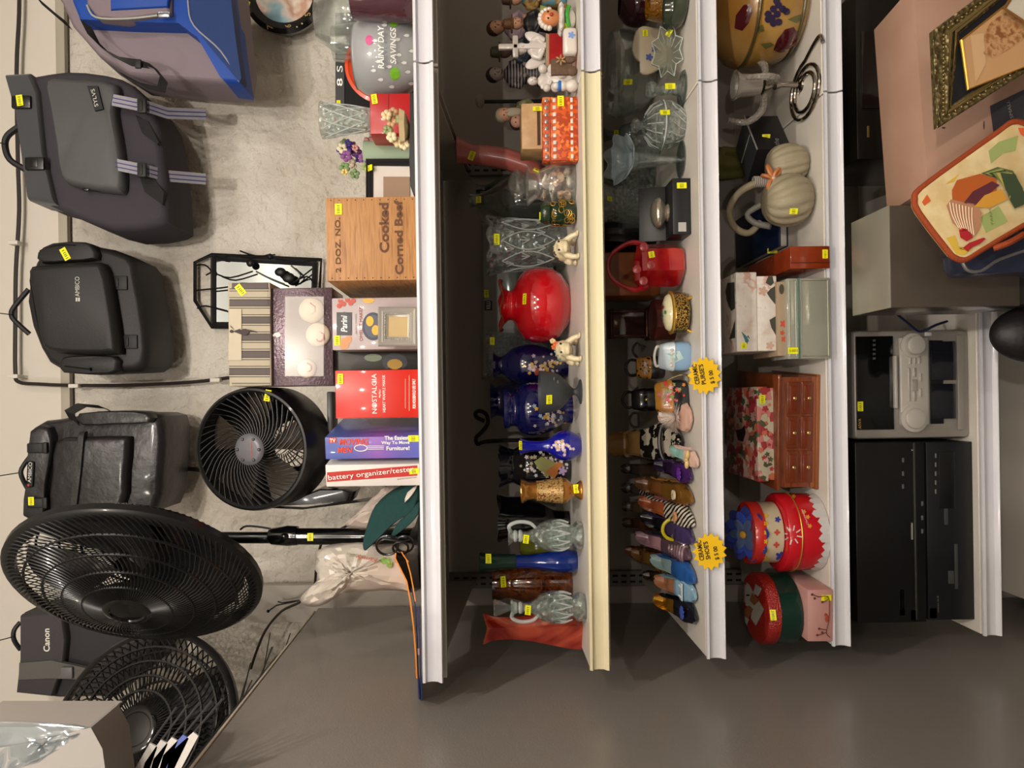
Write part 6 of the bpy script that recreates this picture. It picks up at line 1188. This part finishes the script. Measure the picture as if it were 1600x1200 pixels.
# tins
RT = mat('#b0101c', .22, coat=.5); t = T('cake_tin', 'round red festive tin with a white snowy village border', 'tin', on(4, 830, 1.765)); k_ = t.k; m = t.mb(); m.lathe([(0, 58), (2, 59), (44, 59), (46, 58)], seg=64); t.add('body', m, RT); m = t.mb(); m.lathe([(43, 60.5), (60, 60.5), (62, 59), (63, 57), (61, .5)], seg=64); t.add('lid', m, RT)
m = t.mb(); m.tube([(60.8*math.cos(2*PI*i/64), 60.8*math.sin(2*PI*i/64), 43) for i in range(64)], .9, seg=6, closed=True); t.add('gold_band', m, GOLDP)
random.seed(2); bt = [];
for i in range(30):
    a0, a1 = 2*PI*i/30, 2*PI*(i+1)/30; h0 = random.uniform(8, 20); am = (a0+a1)/2; m = t.mb() if i == 0 else m
    p = [(59.5*math.cos(a), 59.5*math.sin(a), z) for a, z in ((a0, 1), (a1, 1), (a1, h0), (am, h0+5), (a0, h0))]; m.add(p, [(0, 1, 2, 3, 4)])
t.add('village_print', m, mat('#b9b6b4', .4)); t.text('Christmas', 1257, 808, 3, mat('#cfc6c0', .5), w=26, face=False, rot=10); t.prt([petals(x, y, 3.6) for x, y in ((1256, 800), (1262, 808), (1265, 822), (1240, 776))], mat('#c98a34', .4), 'gold_deer')
m = t.mb()
for i in range(6): a = PI*i/3; c_ = Vector((-2, -60.8, 53)); 
t.prt([circ(1237, 835, 5, 7)], RT, 'x') if 0 else None
c0 = (1238, 836); pr = []
for i in range(8): a = PI*i/4+.2; dx, dy = math.cos(a), math.sin(a); pr.append([(c0[0]+7*dx-dy, c0[1]+7*dy+dx), (c0[0]+15*dx-dy, c0[1]+15*dy+dx), (c0[0]+15*dx+dy, c0[1]+15*dy-dx), (c0[0]+7*dx+dy, c0[1]+7*dy-dx)])
t.prt(pr, mat('#c9b8b8', .4), 'snowflake_print', lift=.001)
ztin = on(4, 830, 1.765)+Vector((0, 0, 64*k_)); t = T('flower_tin', 'smaller red and cream folk pattern tin with flowers, on the red tin', 'tin', ztin+Vector((0, .0, 0))); m = t.mb(); m.lathe([(0, 46), (1, 47), (28, 47)], seg=56); t.add('body', m, mat('#b3a68c', .3, coat=.4)); m = t.mb(); m.lathe([(27, 48.5), (42, 48.5), (44, 47), (44, .5)], seg=56); t.add('lid', m, mat('#b4241c', .25, coat=.5))
t.prt([petals(1196-(0 if 1 else 0)+1, y, 4.2) for y in (806, 818, 832, 846, 860, 872)], mat('#c69a2c', .4), 'painted_daisy', lift=.0012); t.prt([petals(1219, 869, 8), petals(1215, 812, 5)], mat('#2c348a', .4), 'painted_flower', lift=.001); t.prt([petals(1214, 832, 5, 4), petals(1213, 851, 5, 4)], mat('#b04434', .4), 'painted_tulip', lift=.001)
t = T('fabric_flower', 'big deep blue fabric flower with yellow centre lying on the tins', 'flower', t.o.location+Vector((.0, -.022, 45.5*k_)), rx=34)
for L_, n_, r0, c in ((0, 9, 40, '#0c1f6c'), (1, 8, 33, '#12318c'), (2, 6, 24, '#33466a')):
    for i in range(n_): a = 2*PI*i/n_+L_*.3; m = t.mb(); M_ = Matrix.Rotation(a, 4, 'Z'); m.X = M_; m.ell(r0*.6, 0, 2+L_*3, r0*.5, r0*.3, 1.4, 14, 6, rot=Matrix.Rotation(R(-8), 3, 'Y')); t.add('petal', m, mat(c, .8, sheen=.3))
m = t.mb(); m.ell(0, 0, 11, 6, 6, 3); t.add('flower_centre', m, mat('#a87c1c', .6))
t = T('keepsake_box', 'pale pink cardboard box with a bird and branch drawing', 'box', on(4, 962, 1.672), rz=-2); k_ = t.k; m = t.mb(); H_ = 40; m.box(0, 62, H_/2, 82, 122, H_, 1.5); t.add('body', m, mat('#b5847c', .5, noise=(9, '#b8908a', .4, .6)))
m = t.mb(); 
for pts in (((-34, -1, 6), (-26, -1, 12), (-8, -1, 8), (10, -1, 7), (30, -1, 9), (30, -1, 26)), ((-26, -1, 12), (-30, -1, 24)), ((-22, -1, 11), (-20, -1, 22)), ((30, -1, 22), (34, -1, 34)), ((26, -1, 9), (22, -1, 16))): m.tube(pts, .6, seg=4, sm=3)
for x, z in ((-30, 26), (-20, 23), (-26, 18), (34, 34), (28, 30), (22, 18)): m.ell(x, -.8, z, 2, .4, 2, 8, 4)
t.add('branch_drawing', m, mat('#5e2e26', .6)); m = t.mb(); m.ell(-4, -.9, 11, 6, .6, 3.4, 12, 6); m.ell(2, -.9, 13, 2.6, .6, 2.4, 8, 5); t.add('bird_drawing', m, mat('#a0442e', .6)); t.tag(1291, 934, 9, 15)
t = T('oval_tin', 'oval tin with red snowman lid and green side, on the pink box', 'tin', on(4, 948, 1.78)+Vector((0, 0, 41*k_))); m = t.mb(); m.lathe([(0, 51), (1, 53), (34, 53)], seg=56, sy=1.15); t.add('body', m, mat('#0a2c24', .25, coat=.4)); m = t.mb(); m.lathe([(33, 54), (48, 54), (51, 52), (52, 48), (51, .5)], seg=56, sy=1.15); t.add('lid', m, mat('#8e1a12', .3, coat=.3, bump=('v', 300, .6)))
t.prt([[(1148, 918), (1152, 908), (1162, 906), (1172, 914), (1180, 930), (1184, 944), (1176, 950), (1160, 944), (1150, 932)]], mat('#8f8c84', .5), 'snowman_print', lift=.001); t.prt([[(1176, 946), (1186, 938), (1195, 952), (1182, 978), (1174, 966)]], mat('#9a9488', .5), 'scarf_print', lift=.0013); t.prt([[(1176, 926), (1188, 938), (1180, 946), (1172, 938)], [(1162, 956), (1172, 946), (1178, 952), (1170, 968)]], mat('#7a4a24', .5), 'branch_print', lift=.0018); t.prt([[(1182, 912), (1192, 920), (1186, 932), (1178, 926)], [(1164, 962), (1172, 968), (1166, 982), (1158, 972)]], mat('#8f8c88', .5), 'mitten_print', lift=.002); t.prt([circ(1160, 936, 3.4, 1), circ(1170, 930, 3, 1.4)], BLK, 'eye_print', lift=.0022)
t.tag(1208, 961, 16, 9, rot=0, face=True)
# knotted cream basket
CRB = mat('#948a72', .55, bump=('n', 60, .25)); t = T('knotted_basket', 'cream ceramic basket shaped like knotted pumpkins with a high handle', 'basket', on(4, 292, 1.77), rz=6)
def lobe(cx, cy, cz, r, h, n=13):
    m.lathe([(cz-h*.5+h*.5*(1-math.cos(PI*i/14)), max(.4, r*math.sin(PI*i/14)**.62)) for i in range(15)], c=(cx, cy, 0), seg=78, fn=lambda a, z, rr: (rr*(1-.10*abs(math.cos(n*a/2+z*.05))**8), z))
m = t.mb(); lobe(37, 0, 31, 32, 62); lobe(-23, -6, 36, 41, 72); t.add('basket', m, CRB, ang=70)
m = t.mb(); m.tube([(6, -10, 66), (2, -6, 90), (-8, 10, 108), (-28, 26, 116), (-50, 40, 104), (-58, 46, 80), (-40, 46, 60)], [6, 6, 5.5, 5.5, 5.5, 5.5, 5], seg=10, sm=5); t.add('handle', m, CRB)
m = t.mb(); m.tube([(-20, 20, 66), (-30, 36, 84), (-44, 40, 70), (-52, 30, 50)], [5, 4.6, 5, 6], seg=10, sm=4); t.add('twisted_strap', m, mat('#7c7a72', .5))
m = t.mb()
for i in range(7): m.tube([(6+7.5*math.cos(2*PI*j/12), -9+7.5*math.sin(2*PI*j/12), 68+i*3.2) for j in range(12)], 1.4, seg=6, closed=True)
t.add('handle_binding', m, mat('#b0a8a2', .6))
for a, L_ in ((70, 17), (150, 17), (210, 15), (20, 22), (-35, 20)):
    m = t.mb(); c = Vector((6, -20, 62)); d = Vector((math.cos(R(a)), 0, math.sin(R(a)))); m.tube([c, c+d*L_*.5+Vector((0, -4, 3)), c+d*L_, c+d*L_*.6+Vector((0, 1, -3)), c], 3, seg=6, sm=4); t.add('bow_loop', m, mat('#c07a48', .5))
m = t.mb(); m.ell(6, -22, 62, 4, 4, 4); t.add('bow_knot', m, mat('#b9a898', .5)); t.tag(1240, 330, 9, 12)
# ribbon flower, black printed carton, silverware, canister
t = T('ribbon_flower', 'maroon ruffled fabric flower wrapped in olive green leaves', 'flower', on(4, 255, 2.08)); m = t.mb(); m.lathe([(0, 14), (20, 18), (60, 16)], seg=24); t.add('stem', m, mat('#59593a', .7)); m = t.mb(); m.lathe([(24, 22), (60, 26), (68, 18)], seg=36, fn=lambda a, z, r: (r*(1+.1*math.sin(6*a)), z)); t.add('leaves', m, mat('#5c5a28', .7)); m = t.mb(); random.seed(6)
for i in range(14): a = i*2.4; m.ell(15*math.cos(a)*(i/14), 14*math.sin(a)*(i/14), 84-(i % 3)*6, 14, 10, 16, 10, 7)
t.add('petals', m, mat('#4c1826', .7), remesh=1.8)
t = T('glassware_carton', 'black glassware carton turned cornerwise with a printed goblet', 'box', on(4, 206, 1.90), rz=38); m = t.mb(); m.box(0, 30, 26, 90, 60, 52, 1); t.add('carton', m, mat('#1c1b1e', .35, coat=.2)); t.text('the', 1213, 222, 8, mat('#8f8f90', .5), w=18, rot=-8); m = t.mb(); m.box(0, 30, 52.6, 86, 56, .6); t.add('top_panel', m, mat('#43464a', .3)); 
m = t.mb(); m.tube([(-45, 0, 53.4), (45, 0, 53.4)], 1.4, seg=5); m.tube([(0, 4, 53.4), (0, 56, 53.4)], .8, seg=4); t.add('white_edge', m, mat('#9a9a98', .5)); t.tag(1197, 214, 8, 12, face=True)
CHR = mat('#9d958c', .12, metal=1)
t = T('wire_holder', 'coiled chrome wire holder lying flat near the shelf edge', 'holder', on(4, 140, 1.76)); m = t.mb(); pts = []
for i in range(54): a = 2*PI*i/24; r = 1-.24*i/24; pts.append((48*r*math.cos(a)*.98, 4+60*r*math.sin(a), 2.4+i*.02))
m.tube(pts, 3, seg=8); m.tube([pts[0], (58, -30, 3), (60, -52, 3), (46, -60, 3)], 3, seg=8, sm=3); t.add('wire_coil', m, CHR)
t = T('candelabra', 'cut glass and chrome three armed candle holder', 'candle holder', on(4, 132, 1.80)); m = t.mb(); m.lathe([(0, 12), (3, 11), (6, 5), (30, 4), (40, 8), (44, 5), (56, 12), (60, 14)], seg=24); t.add('stem', m, CHR)
for a in (0, 120, 240):
    m = t.mb(); ca, sa = math.cos(R(a+20)), math.sin(R(a+20)); m.tube([(8*ca, 8*sa, 56), (38*ca, 38*sa, 52), (58*ca, 58*sa, 72), (54*ca, 54*sa, 104)], [4, 6, 5.4, 4], seg=8, sm=4); t.add('arm', m, mat('#c9c2b8', .06, trans=.6, coat=.6, bump=('v', 150, .8)))
m = t.mb(); m.lathe([(60, 8), (64, 14), (96, 17), (104, 22)], wall=3, seg=40, fn=facet(18, .07)); t.add('glass_cup', m, mat('#c9c2b8', .06, trans=.5, coat=.6))
t = T('fruit_canister', 'large cream and ochre ceramic canister painted with plums and grapes', 'canister', on(4, 14, 1.83)); b = bx(4, 14, 1.83); k_ = t.k; m = t.mb(); m.lathe([(0, 60), (4, 66), (12, 70), (20, 78), (50, 86), (74, 84), (80, 78)], seg=64); t.add('body', m, mat('#9c7434', .22, coat=.6, noise=(8, '#ad8848', .4, .6)))
m = t.mb(); m.lathe([(80, 84), (86, 86), (100, 80), (124, 56), (138, 30), (142, 10), (150, 14), (158, 10), (160, .5)], seg=64); t.add('lid', m, mat('#94692c', .2, coat=.6, noise=(8, '#a88248', .4, .6))); m = t.mb(); m.tube([(72*math.cos(2*PI*i/64), 72*math.sin(2*PI*i/64), 12) for i in range(64)], 3, seg=8, closed=True); m.tube([(85*math.cos(2*PI*i/64), 85*math.sin(2*PI*i/64), 82) for i in range(64)], 2, seg=8, closed=True); t.add('rim_bands', m, mat('#4c4220', .3, coat=.5))
PLM = mat('#4a1018', .12, coat=.8)
t.prt([[(1208, 78), (1214, 62), (1226, 46), (1240, 42), (1247, 52), (1244, 68), (1232, 80), (1218, 82)], [(1148, 44), (1150, 24), (1162, 8), (1172, 6), (1176, 18), (1170, 36), (1160, 48)]], PLM, 'painted_plum', lift=.001)
t.prt([circ(x, y, 5.6, 5.6, 14) for x, y in ((1200, 22), (1208, 14), (1206, 28), (1214, 22), (1216, 8), (1222, 14), (1208, 36), (1216, 34), (1228, 18), (1213, 2), (1200, 30))], mat('#2c2240', .2, coat=.6), 'painted_grape', lift=.002)
t.prt([[(1230, 30), (1250, 22), (1258, 26), (1244, 36)], [(1188, 68), (1204, 66), (1210, 70), (1196, 76)], [(1182, 42), (1192, 38), (1194, 48), (1186, 52)]], mat('#5c5a2c', .3, coat=.4), 'painted_leaf', lift=.0015)
# ================================================================== lowest shelf and things in front of it
DK = mat('#0c0c0e', .28, coat=.25); DK2 = mat('#121316', .35)
t = BOX('video_deck', 'black video cassette deck, lower of two, at the left end', 'deck', 5, 690, 968, 1449, 1.765, 200, DK2); m = t.mb()
for x, y, w, h in ((1478, 790, 60, 6), (1486, 902, 20, 9), (1494, 885, 70, 5)): c = t.q(x, y, -.4); m.box(c.x, c.y, c.z, w, 1.4, h, .4)
t.add('front_controls', m, mat('#3a3b3c', .35)); m = t.mb(); c = t.q(1480, 750, -.5); m.box(c.x, c.y, c.z, 90, 1.5, 26, 1); t.add('cassette_door', m, DK)
for i in range(5): m = t.mb(); c = t.q(1462, 712+i*14, -.5); m.box(c.x, c.y, c.z, 7, 1.4, 2, .3); t.add('button', m, mat('#6a6a66', .4)); t.tag(1458, 958, 15, 10)
t.text('stereo hi-fi', 1465, 944, 3, mat('#6a6a64', .5), w=26)
t = BOX('video_deck', 'taller black recorder deck stacked on top, mostly in shadow', 'deck', 5, 690, 972, 1338, 1.765, 200, DK, xb=1446); m = t.mb(); c = t.q(1430, 830, -.5); m.box(c.x, c.y, c.z, 276, 1.2, 3, .3); m2 = t.mb()
t.add('trim_line', m, mat('#4a4a48', .3, metal=.5))
for i, (x, y) in enumerate(((1441, 787), (1441, 809), (1441, 830), (1411, 719), (1411, 740), (1411, 760))): m = t.mb(); c = t.q(x, y, -.6); m.box(c.x, c.y, c.z, 7, 1.4, 3, .4); t.add('button', m, mat('#55555a', .4)); m = t.mb(); c = t.q(1410, 940, -.5); m.box(c.x, c.y, c.z, 36, 1, 5); c = t.q(1410, 957, -.5); m.box(c.x, c.y, c.z, 9, 1, 7); t.add('white_label', m, mat('#b9b9b6', .5)); t.prt([rect(1409, 922, 1409.8, 952), rect(1411.5, 924, 1412, 950)], INK, 'label_lines'); t.tag(1428, 961, 15, 8)
t.text('S', 1426, 703, 5, mat('#8f8f8c', .5), bold=.02); m = t.mb(); c = t.q(1425, 830, -.6); m.box(c.x, c.y, c.z, 26, 1, 2.4); t.add('indicator', m, mat('#7c7a70', .4))
SLV = mat('#8a857e', .35, metal=.25); SLL = mat('#b5b0a8', .3, metal=.25)
t = BOX('stereo_system', 'silver and black compact stereo with round knobs and twin cassette doors', 'stereo', 5, 514, 684, 1334, 1.77, 190, SLV, bev=7); W_, H_ = t.w, t.h
def pan(nm, x0, y0, x1, y1, mt, th=3, bev=1, d=0):
    a, b = t.q(x1, y1, 0), t.q(x0, y0, 0); m = t.mb(); m.box((a.x+b.x)/2, d-th/2, (a.z+b.z)/2, abs(b.x-a.x), th, abs(b.z-a.z), bev); return t.add(nm, m, mt)
pan('display_panel', 1336, 526, 1396, 671, mat('#0c0d0e', .12, coat=.6)); pan('control_strip', 1402, 528, 1449, 664, SLL, 7, 3); pan('cassette_bay', 1451, 532, 1474, 662, mat('#101013', .3), 2)
pan('cassette_door', 1452, 534, 1491, 594, mat('#15161c', .15, coat=.6), 5); pan('cassette_door', 1452, 600, 1491, 654, mat('#15161c', .15, coat=.6), 5); pan('lower_trim', 1493, 524, 1506, 672, SLV, 4, 2)
pan('button_bar', 1393, 556, 1399, 638, SLL, 9, 1.5)
for x, y, r, nm in ((1425, 540, 19, 'volume_knob'), (1427, 654, 21, 'jog_dial')):
    m = t.mb(); c = t.q(x, y, -6); pf = [(0, r), (4, r), (5, r*.78), (14 if nm[0] == 'v' else 9, r*.72), (15 if nm[0] == 'v' else 10, r*.6), (15 if nm[0] == 'v' else 10, .5)]; m.lathe([(-z, rr_) for z, rr_ in pf], c=(c.x, c.y, c.z), ax='Y', seg=40); t.add(nm, m, SLL)
for i, (x0, y0, x1, y1) in enumerate(((1415, 575, 1418, 627), (1423, 575, 1427, 589), (1423, 612, 1427, 627), (1420, 593, 1429, 611), (1417, 557, 1419, 569), (1424, 557, 1427, 569), (1431, 557, 1434, 568), (1433, 584, 1436, 596), (1433, 607, 1436, 620))): pan('button', x0, y0, x1, y1, mat('#b3afa8', .25, metal=.5), 2, .6, -7)
m = t.mb()
for i in range(5): c = t.q(1366, 532+i*7, -3.4); m.box(c.x, c.y, c.z, 3.4, .8, 4)
t.add('display_marks', m, mat('#4c4e4e', .4)); t.text('AIWA', 1343, 662, 4.5, mat('#b08a3c', .4), w=16); t.tag(1344, 635, 15, 8.5)
m = t.mb(); m.tube([t.q(1398, 488, -30), t.q(1420, 506, -20), t.q(1438, 518, -16), t.q(1462, 508, -20), t.q(1480, 502, -10)], 2, seg=6, sm=4); t.add('blue_cord', m, mat('#12163a', .4)); m = t.mb(); c = t.q(1450, 522, -18); m.box(c.x, c.y, c.z, 6, 3, 10, 1); t.add('cord_tie', m, mat('#a9a9a9', .4))
t = BOX('hifi_unit', 'large black hi-fi unit in deep shadow at the right of the lowest shelf', 'hi-fi', 5, -20, 246, 1338, 1.77, 160, mat('#15120f', .3, coat=.3)); pan('display_panel', 1344, 50, 1386, 170, mat('#1c1512', .1, coat=.7)); pan('control_panel', 1392, 50, 1420, 240, mat('#100e0c', .3), 3); pan('badge', 1354, 197, 1358, 215, mat('#a88a52', .3, metal=.7), 2)
m = t.mb(); c = t.q(1411, 225, -4); m.lathe([(0, 3.4), (-4, 3), (-4, .3)], c=(c.x, c.y, c.z), ax='Y', seg=16); t.add('headphone_socket', m, GOLDP)
for i in range(7): m = t.mb(); c = t.q(1394, 60+i*15, -4); m.box(c.x, c.y, c.z, 5, 1.5, 3, .5); t.add('button', m, mat('#2a2622', .3))
t = T('cabinet', 'grey brown metal cabinet standing in front of the lowest shelf', 'cabinet', P(1593, 398, 1.40)-Vector((0, 0, 0))); k_ = t.k; hb = (t.q(1391, 398).z); w_ = 478-318; m = t.mb(); m.box(0, 60, hb/2, w_, 120, hb, 1.5); t.add('case', m, mat('#4c443c', .28, metal=.2, coat=.3)); m = t.mb(); m.box(0, 60, hb+1, w_, 121, 2.4, .6); t.add('top', m, mat('#8a8678', .3, metal=.2, coat=.2), label='lighter glossy top panel'); m = t.mb(); m.box(0, 60, -t.o.location.z/k_/2, w_*.96, 110, t.o.location.z/k_-.5, 1); t.add('pedestal', m, mat('#1a1613', .6))
t = T('black_bag', 'round black bag bulging at the foot of the grey cabinet', 'bag', P(1640, 520, 1.45)); m = t.mb(); m.ell(0, 20, 10, 46, 36, 68, 24, 16); m.box(0, 20, -t.o.location.z/t.k/2, 60, 50, t.o.location.z/t.k-20, 4); t.add('bag', m, mat('#171416', .5, bump=('n', 30, .5)), remesh=2)
# cardboard box, gilt frame, picture, pot holder
t = T('cardboard_box', 'tan cardboard carton with a dark printed SMALL panel', 'box', P(1640, 130, 1.36), rz=6); m = t.mb(); hb = t.q(1437, 130).z; m.box(0, 60, hb/2, 330, 120, hb, 1); t.add('carton', m, mat('#9c7a66', .7, noise=(5, '#a58472', .4, .6))); m = t.mb(); m.box(0, 60, -t.o.location.z/t.k/2, 320, 110, t.o.location.z/t.k, 1); t.add('lower_carton', m, mat('#8a6c5a', .7))
t.prt([[(1546, 166), (1600, 140), (1600, 190), (1552, 210)]], mat('#39383e', .5), 'printed_panel', lift=.001); t.text('SMALL', 1576, 172, 5, mat('#8f8a88', .5), w=30, rot=8, lift=.003); t.prt([circ(1537, 196, 1.2, 7), circ(1474, 200, 3, 1.4)], mat('#4a3a34', .6), 'scuff')
GLT = mat('#6e6140', .35, metal=.6, bump=('v', 120, 1)); GLB = mat('#b39c66', .2, metal=.85)
fc = P(1560, 70, 1.25); t = T('gilt_frame', 'ornate gilt picture frame leaning on the cardboard carton', 'picture frame', fc)
A_ = [(1457, 48), (1640, -86), (1700, 50), (1464, 200)]
def framebars(t, quad, wd, th, mt, nm='frame', d=0):
    Q = [t.q(x, y, d) for x, y in quad]; c = sum(Q, Vector())/4; prof = [(0, th), (0, 0), (.2, -th*.2), (.45, th*.2), (.6, 0), (.85, th*.5), (1, th*.7), (1, th)]
    def ins(p, e, f): v = c-p; v.y = 0; return p+v.normalized()*e*1.35+Vector((0, f, 0))
    m = t.mb(); m.loft([[ins(p, e*wd, f) for e, f in prof] for p in Q+[Q[0]]], cap=False); t.add(nm, m, mt); return Q, ins
Q, ins = framebars(t, A_, 34, 9, GLT)
for e_, r_ in ((.08, 3.2), (.62, 3.0), (.8, 2.4)): m = t.mb(); m.tube([ins(p, e_*34, .5) for p in Q], r_, seg=6, closed=True); t.add('gilt_moulding', m, GLB if e_ > .5 else GLT)
m = t.mb()
for i in range(4):
    a, b = ins(Q[i], 13, -1), ins(Q[(i+1) % 4], 13, -1); n = 22
    for j in range(1, n): p = a+(b-a)*(j/n); m.ell(p.x, p.y, p.z, 2.1, 1.6, 2.1, 8, 5)
t.add('beading', m, GLB); m = t.mb(); q4 = [ins(p, 30, 8) for p in Q]; m.add(q4+[p+Vector((0, 1, 0)) for p in q4], [(0, 1, 2, 3), (7, 6, 5, 4)]); t.add('backing', m, mat('#15151c', .6))
t = T('art_print', 'gold edged sepia print set crookedly inside the gilt frame', 'picture', P(1570, 80, 1.243)); A2 = [(1501, 62), (1620, -32), (1690, 70), (1512, 141)]; Q, ins = framebars(t, A2, 4, 3, GOLDP); m = t.mb(); q4 = [ins(p, 3, 1.5) for p in Q]; m.add(q4+[p+Vector((0, 1, 0)) for p in q4], [(0, 1, 2, 3), (7, 6, 5, 4)]); t.add('print', m, mat('#b18a60', .6))
t.prt([[(1540, 48), (1548, 34), (1570, 20), (1600, 18), (1600, 60), (1575, 78), (1552, 92), (1536, 84), (1546, 70), (1534, 66)]], ramp_mat('sep', 'noise', 60, [(.35, '#8a5a30'), (.5, '#b28a60'), (.62, '#7c4c24')], .6, const=False), 'sepia_trees'); t.prt([[(1516, 56), (1536, 52), (1540, 100), (1524, 130)]], mat('#bd9a72', .6), 'sky_wash')
t = T('art_print', 'small gold framed picture corner overlapping the sepia print', 'picture', P(1600, 20, 1.225)); Q, ins = framebars(t, [(1568, 12), (1592, -24), (1660, 10), (1640, 60)], 5, 3, mat('#8a6230', .3, metal=.4)); m = t.mb(); q4 = [ins(p, 3, 1.5) for p in Q]; m.add(q4+[p+Vector((0, 1, 0)) for p in q4], [(0, 1, 2, 3), (7, 6, 5, 4)]); t.add('print', m, mat('#b9b3a4', .6))
t = T('pot_holder', 'quilted rooster pot holder with russet binding', 'pot holder', P(1530, 300, 1.20)); o_ = [(1430, 312), (1438, 296), (1500, 250), (1562, 206), (1582, 192), (1604, 196), (1622, 214), (1690, 300), (1600, 350), (1530, 392), (1508, 405), (1492, 402), (1480, 390), (1436, 332)]
RUS = mat('#8a3812', .75, bump=('n', 300, .4)); m = t.mb(); t.puff(m, o_, 0, 14, .03, 5, 2); t.add('pad', m, mat('#bfa675', .8, noise=(26, '#cbb98c', .4, .6)))
m = t.mb(); m.tube([t.q(x, y, 5) for x, y in o_], 5.5, seg=10, closed=True, sm=4); t.add('binding', m, RUS)
L0 = .001
t.prt([[(1440, 316), (1448, 304), (1454, 314), (1444, 322)], [(1590, 200), (1600, 200), (1600, 214), (1594, 210)]], mat('#c8582a', .8), 'orange_patch'); t.prt([[(1544, 236), (1560, 222), (1590, 212), (1586, 236), (1566, 240), (1548, 256)], [(1530, 340), (1560, 322), (1574, 346), (1540, 364)]], mat('#8f9c5c', .8), 'green_patch'); t.prt([[(1478, 372), (1492, 368), (1500, 392), (1520, 388), (1506, 399), (1494, 398)], [(1476, 288), (1498, 272), (1490, 284)]], mat('#c8a63c', .8), 'yellow_patch', lift=.0008)
def R_(pl, c, nm, lift): t.prt(pl, mat(c, .75), nm, lift=lift)
R_([[(1487, 316), (1486, 298), (1494, 282), (1530, 272), (1556, 280), (1556, 300), (1536, 316), (1510, 320)]], '#a8531c', 'rooster_body', .002)
R_([[(1504, 318), (1518, 300), (1548, 284), (1560, 290), (1540, 306), (1524, 322)]], '#54222c', 'rooster_wing', .003); R_([[(1520, 324), (1536, 306), (1562, 296), (1572, 312), (1544, 326)]], '#c08a30', 'rooster_saddle', .0035)
for i in range(6): a = i*5; R_([[(1530+a*1.1, 272-a*.6+i*3), (1556+a, 262+a*.5), (1580+a*.6, 268+a*1.4), (1596, 296+a), (1580, 318+a*.4), (1572, 306+a*.3), (1574, 284+a), (1556+a*.4, 274+a)]], ('#4f5a30', '#8a8f4c', '#2c3a26', '#6a7440', '#a89a4c', '#33402a')[i], 'rooster_tail', .004+.0008*i)
R_([[(1477, 322), (1484, 312), (1500, 316), (1524, 320), (1532, 334), (1530, 352), (1524, 366), (1516, 370), (1500, 362), (1486, 348)]], '#a8785a', 'rooster_neck', .003)
m = t.mb(); 
for i in range(8): m.tube([t.q(1484+i*5, 316+i*1.2, -3), t.q(1488+i*4.4, 336+i, -3.4), t.q(1498+i*3.4, 356+i*1.6, -3)], 1.0, seg=4, sm=3)
t.add('neck_stitching', m, mat('#c9b094', .75))
R_([[(1496, 360), (1504, 356), (1514, 362), (1518, 372), (1508, 378), (1498, 372)], [(1502, 388), (1512, 380), (1534, 372), (1538, 374), (1528, 382), (1514, 388), (1510, 394)]], '#a01a22', 'rooster_comb', .004); t.text('FARM', 1545, 340, 4, mat('#5c6a38', .7), w=24, rot=8, lift=.006)
m = t.mb(); m.tube([t.q(1552, 388, 6), t.q(1575, 380, -2), t.q(1600, 366, 6)], 5, seg=8, sm=3); t.add('hanging_loop', m, RUS)
m = t.mb(); m.box(20, 30, -t.o.location.z/t.k/2-20, 120, 30, t.o.location.z/t.k-40, 2) if 0 else None
t = T('travel_case', 'navy case with a silver rim tucked under the rooster pot holder', 'case', P(1610, 410, 1.26)); m = t.mb(); t.puff(m, [(1502, 398), (1508, 388), (1600, 360), (1700, 360), (1700, 430), (1620, 424), (1540, 428), (1510, 424)], 0, 50, .04, 8, 2); t.add('case', m, mat('#1a2036', .4, coat=.3)); m = t.mb(); m.tube([t.q(x, y, 2) for x, y in ((1530, 384), (1508, 392), (1503, 406), (1512, 422), (1530, 424), (1544, 416), (1560, 406), (1600, 392), (1640, 380))], 3, seg=8, sm=4); t.add('rim', m, mat('#9a9896', .25, metal=.7))
finish()
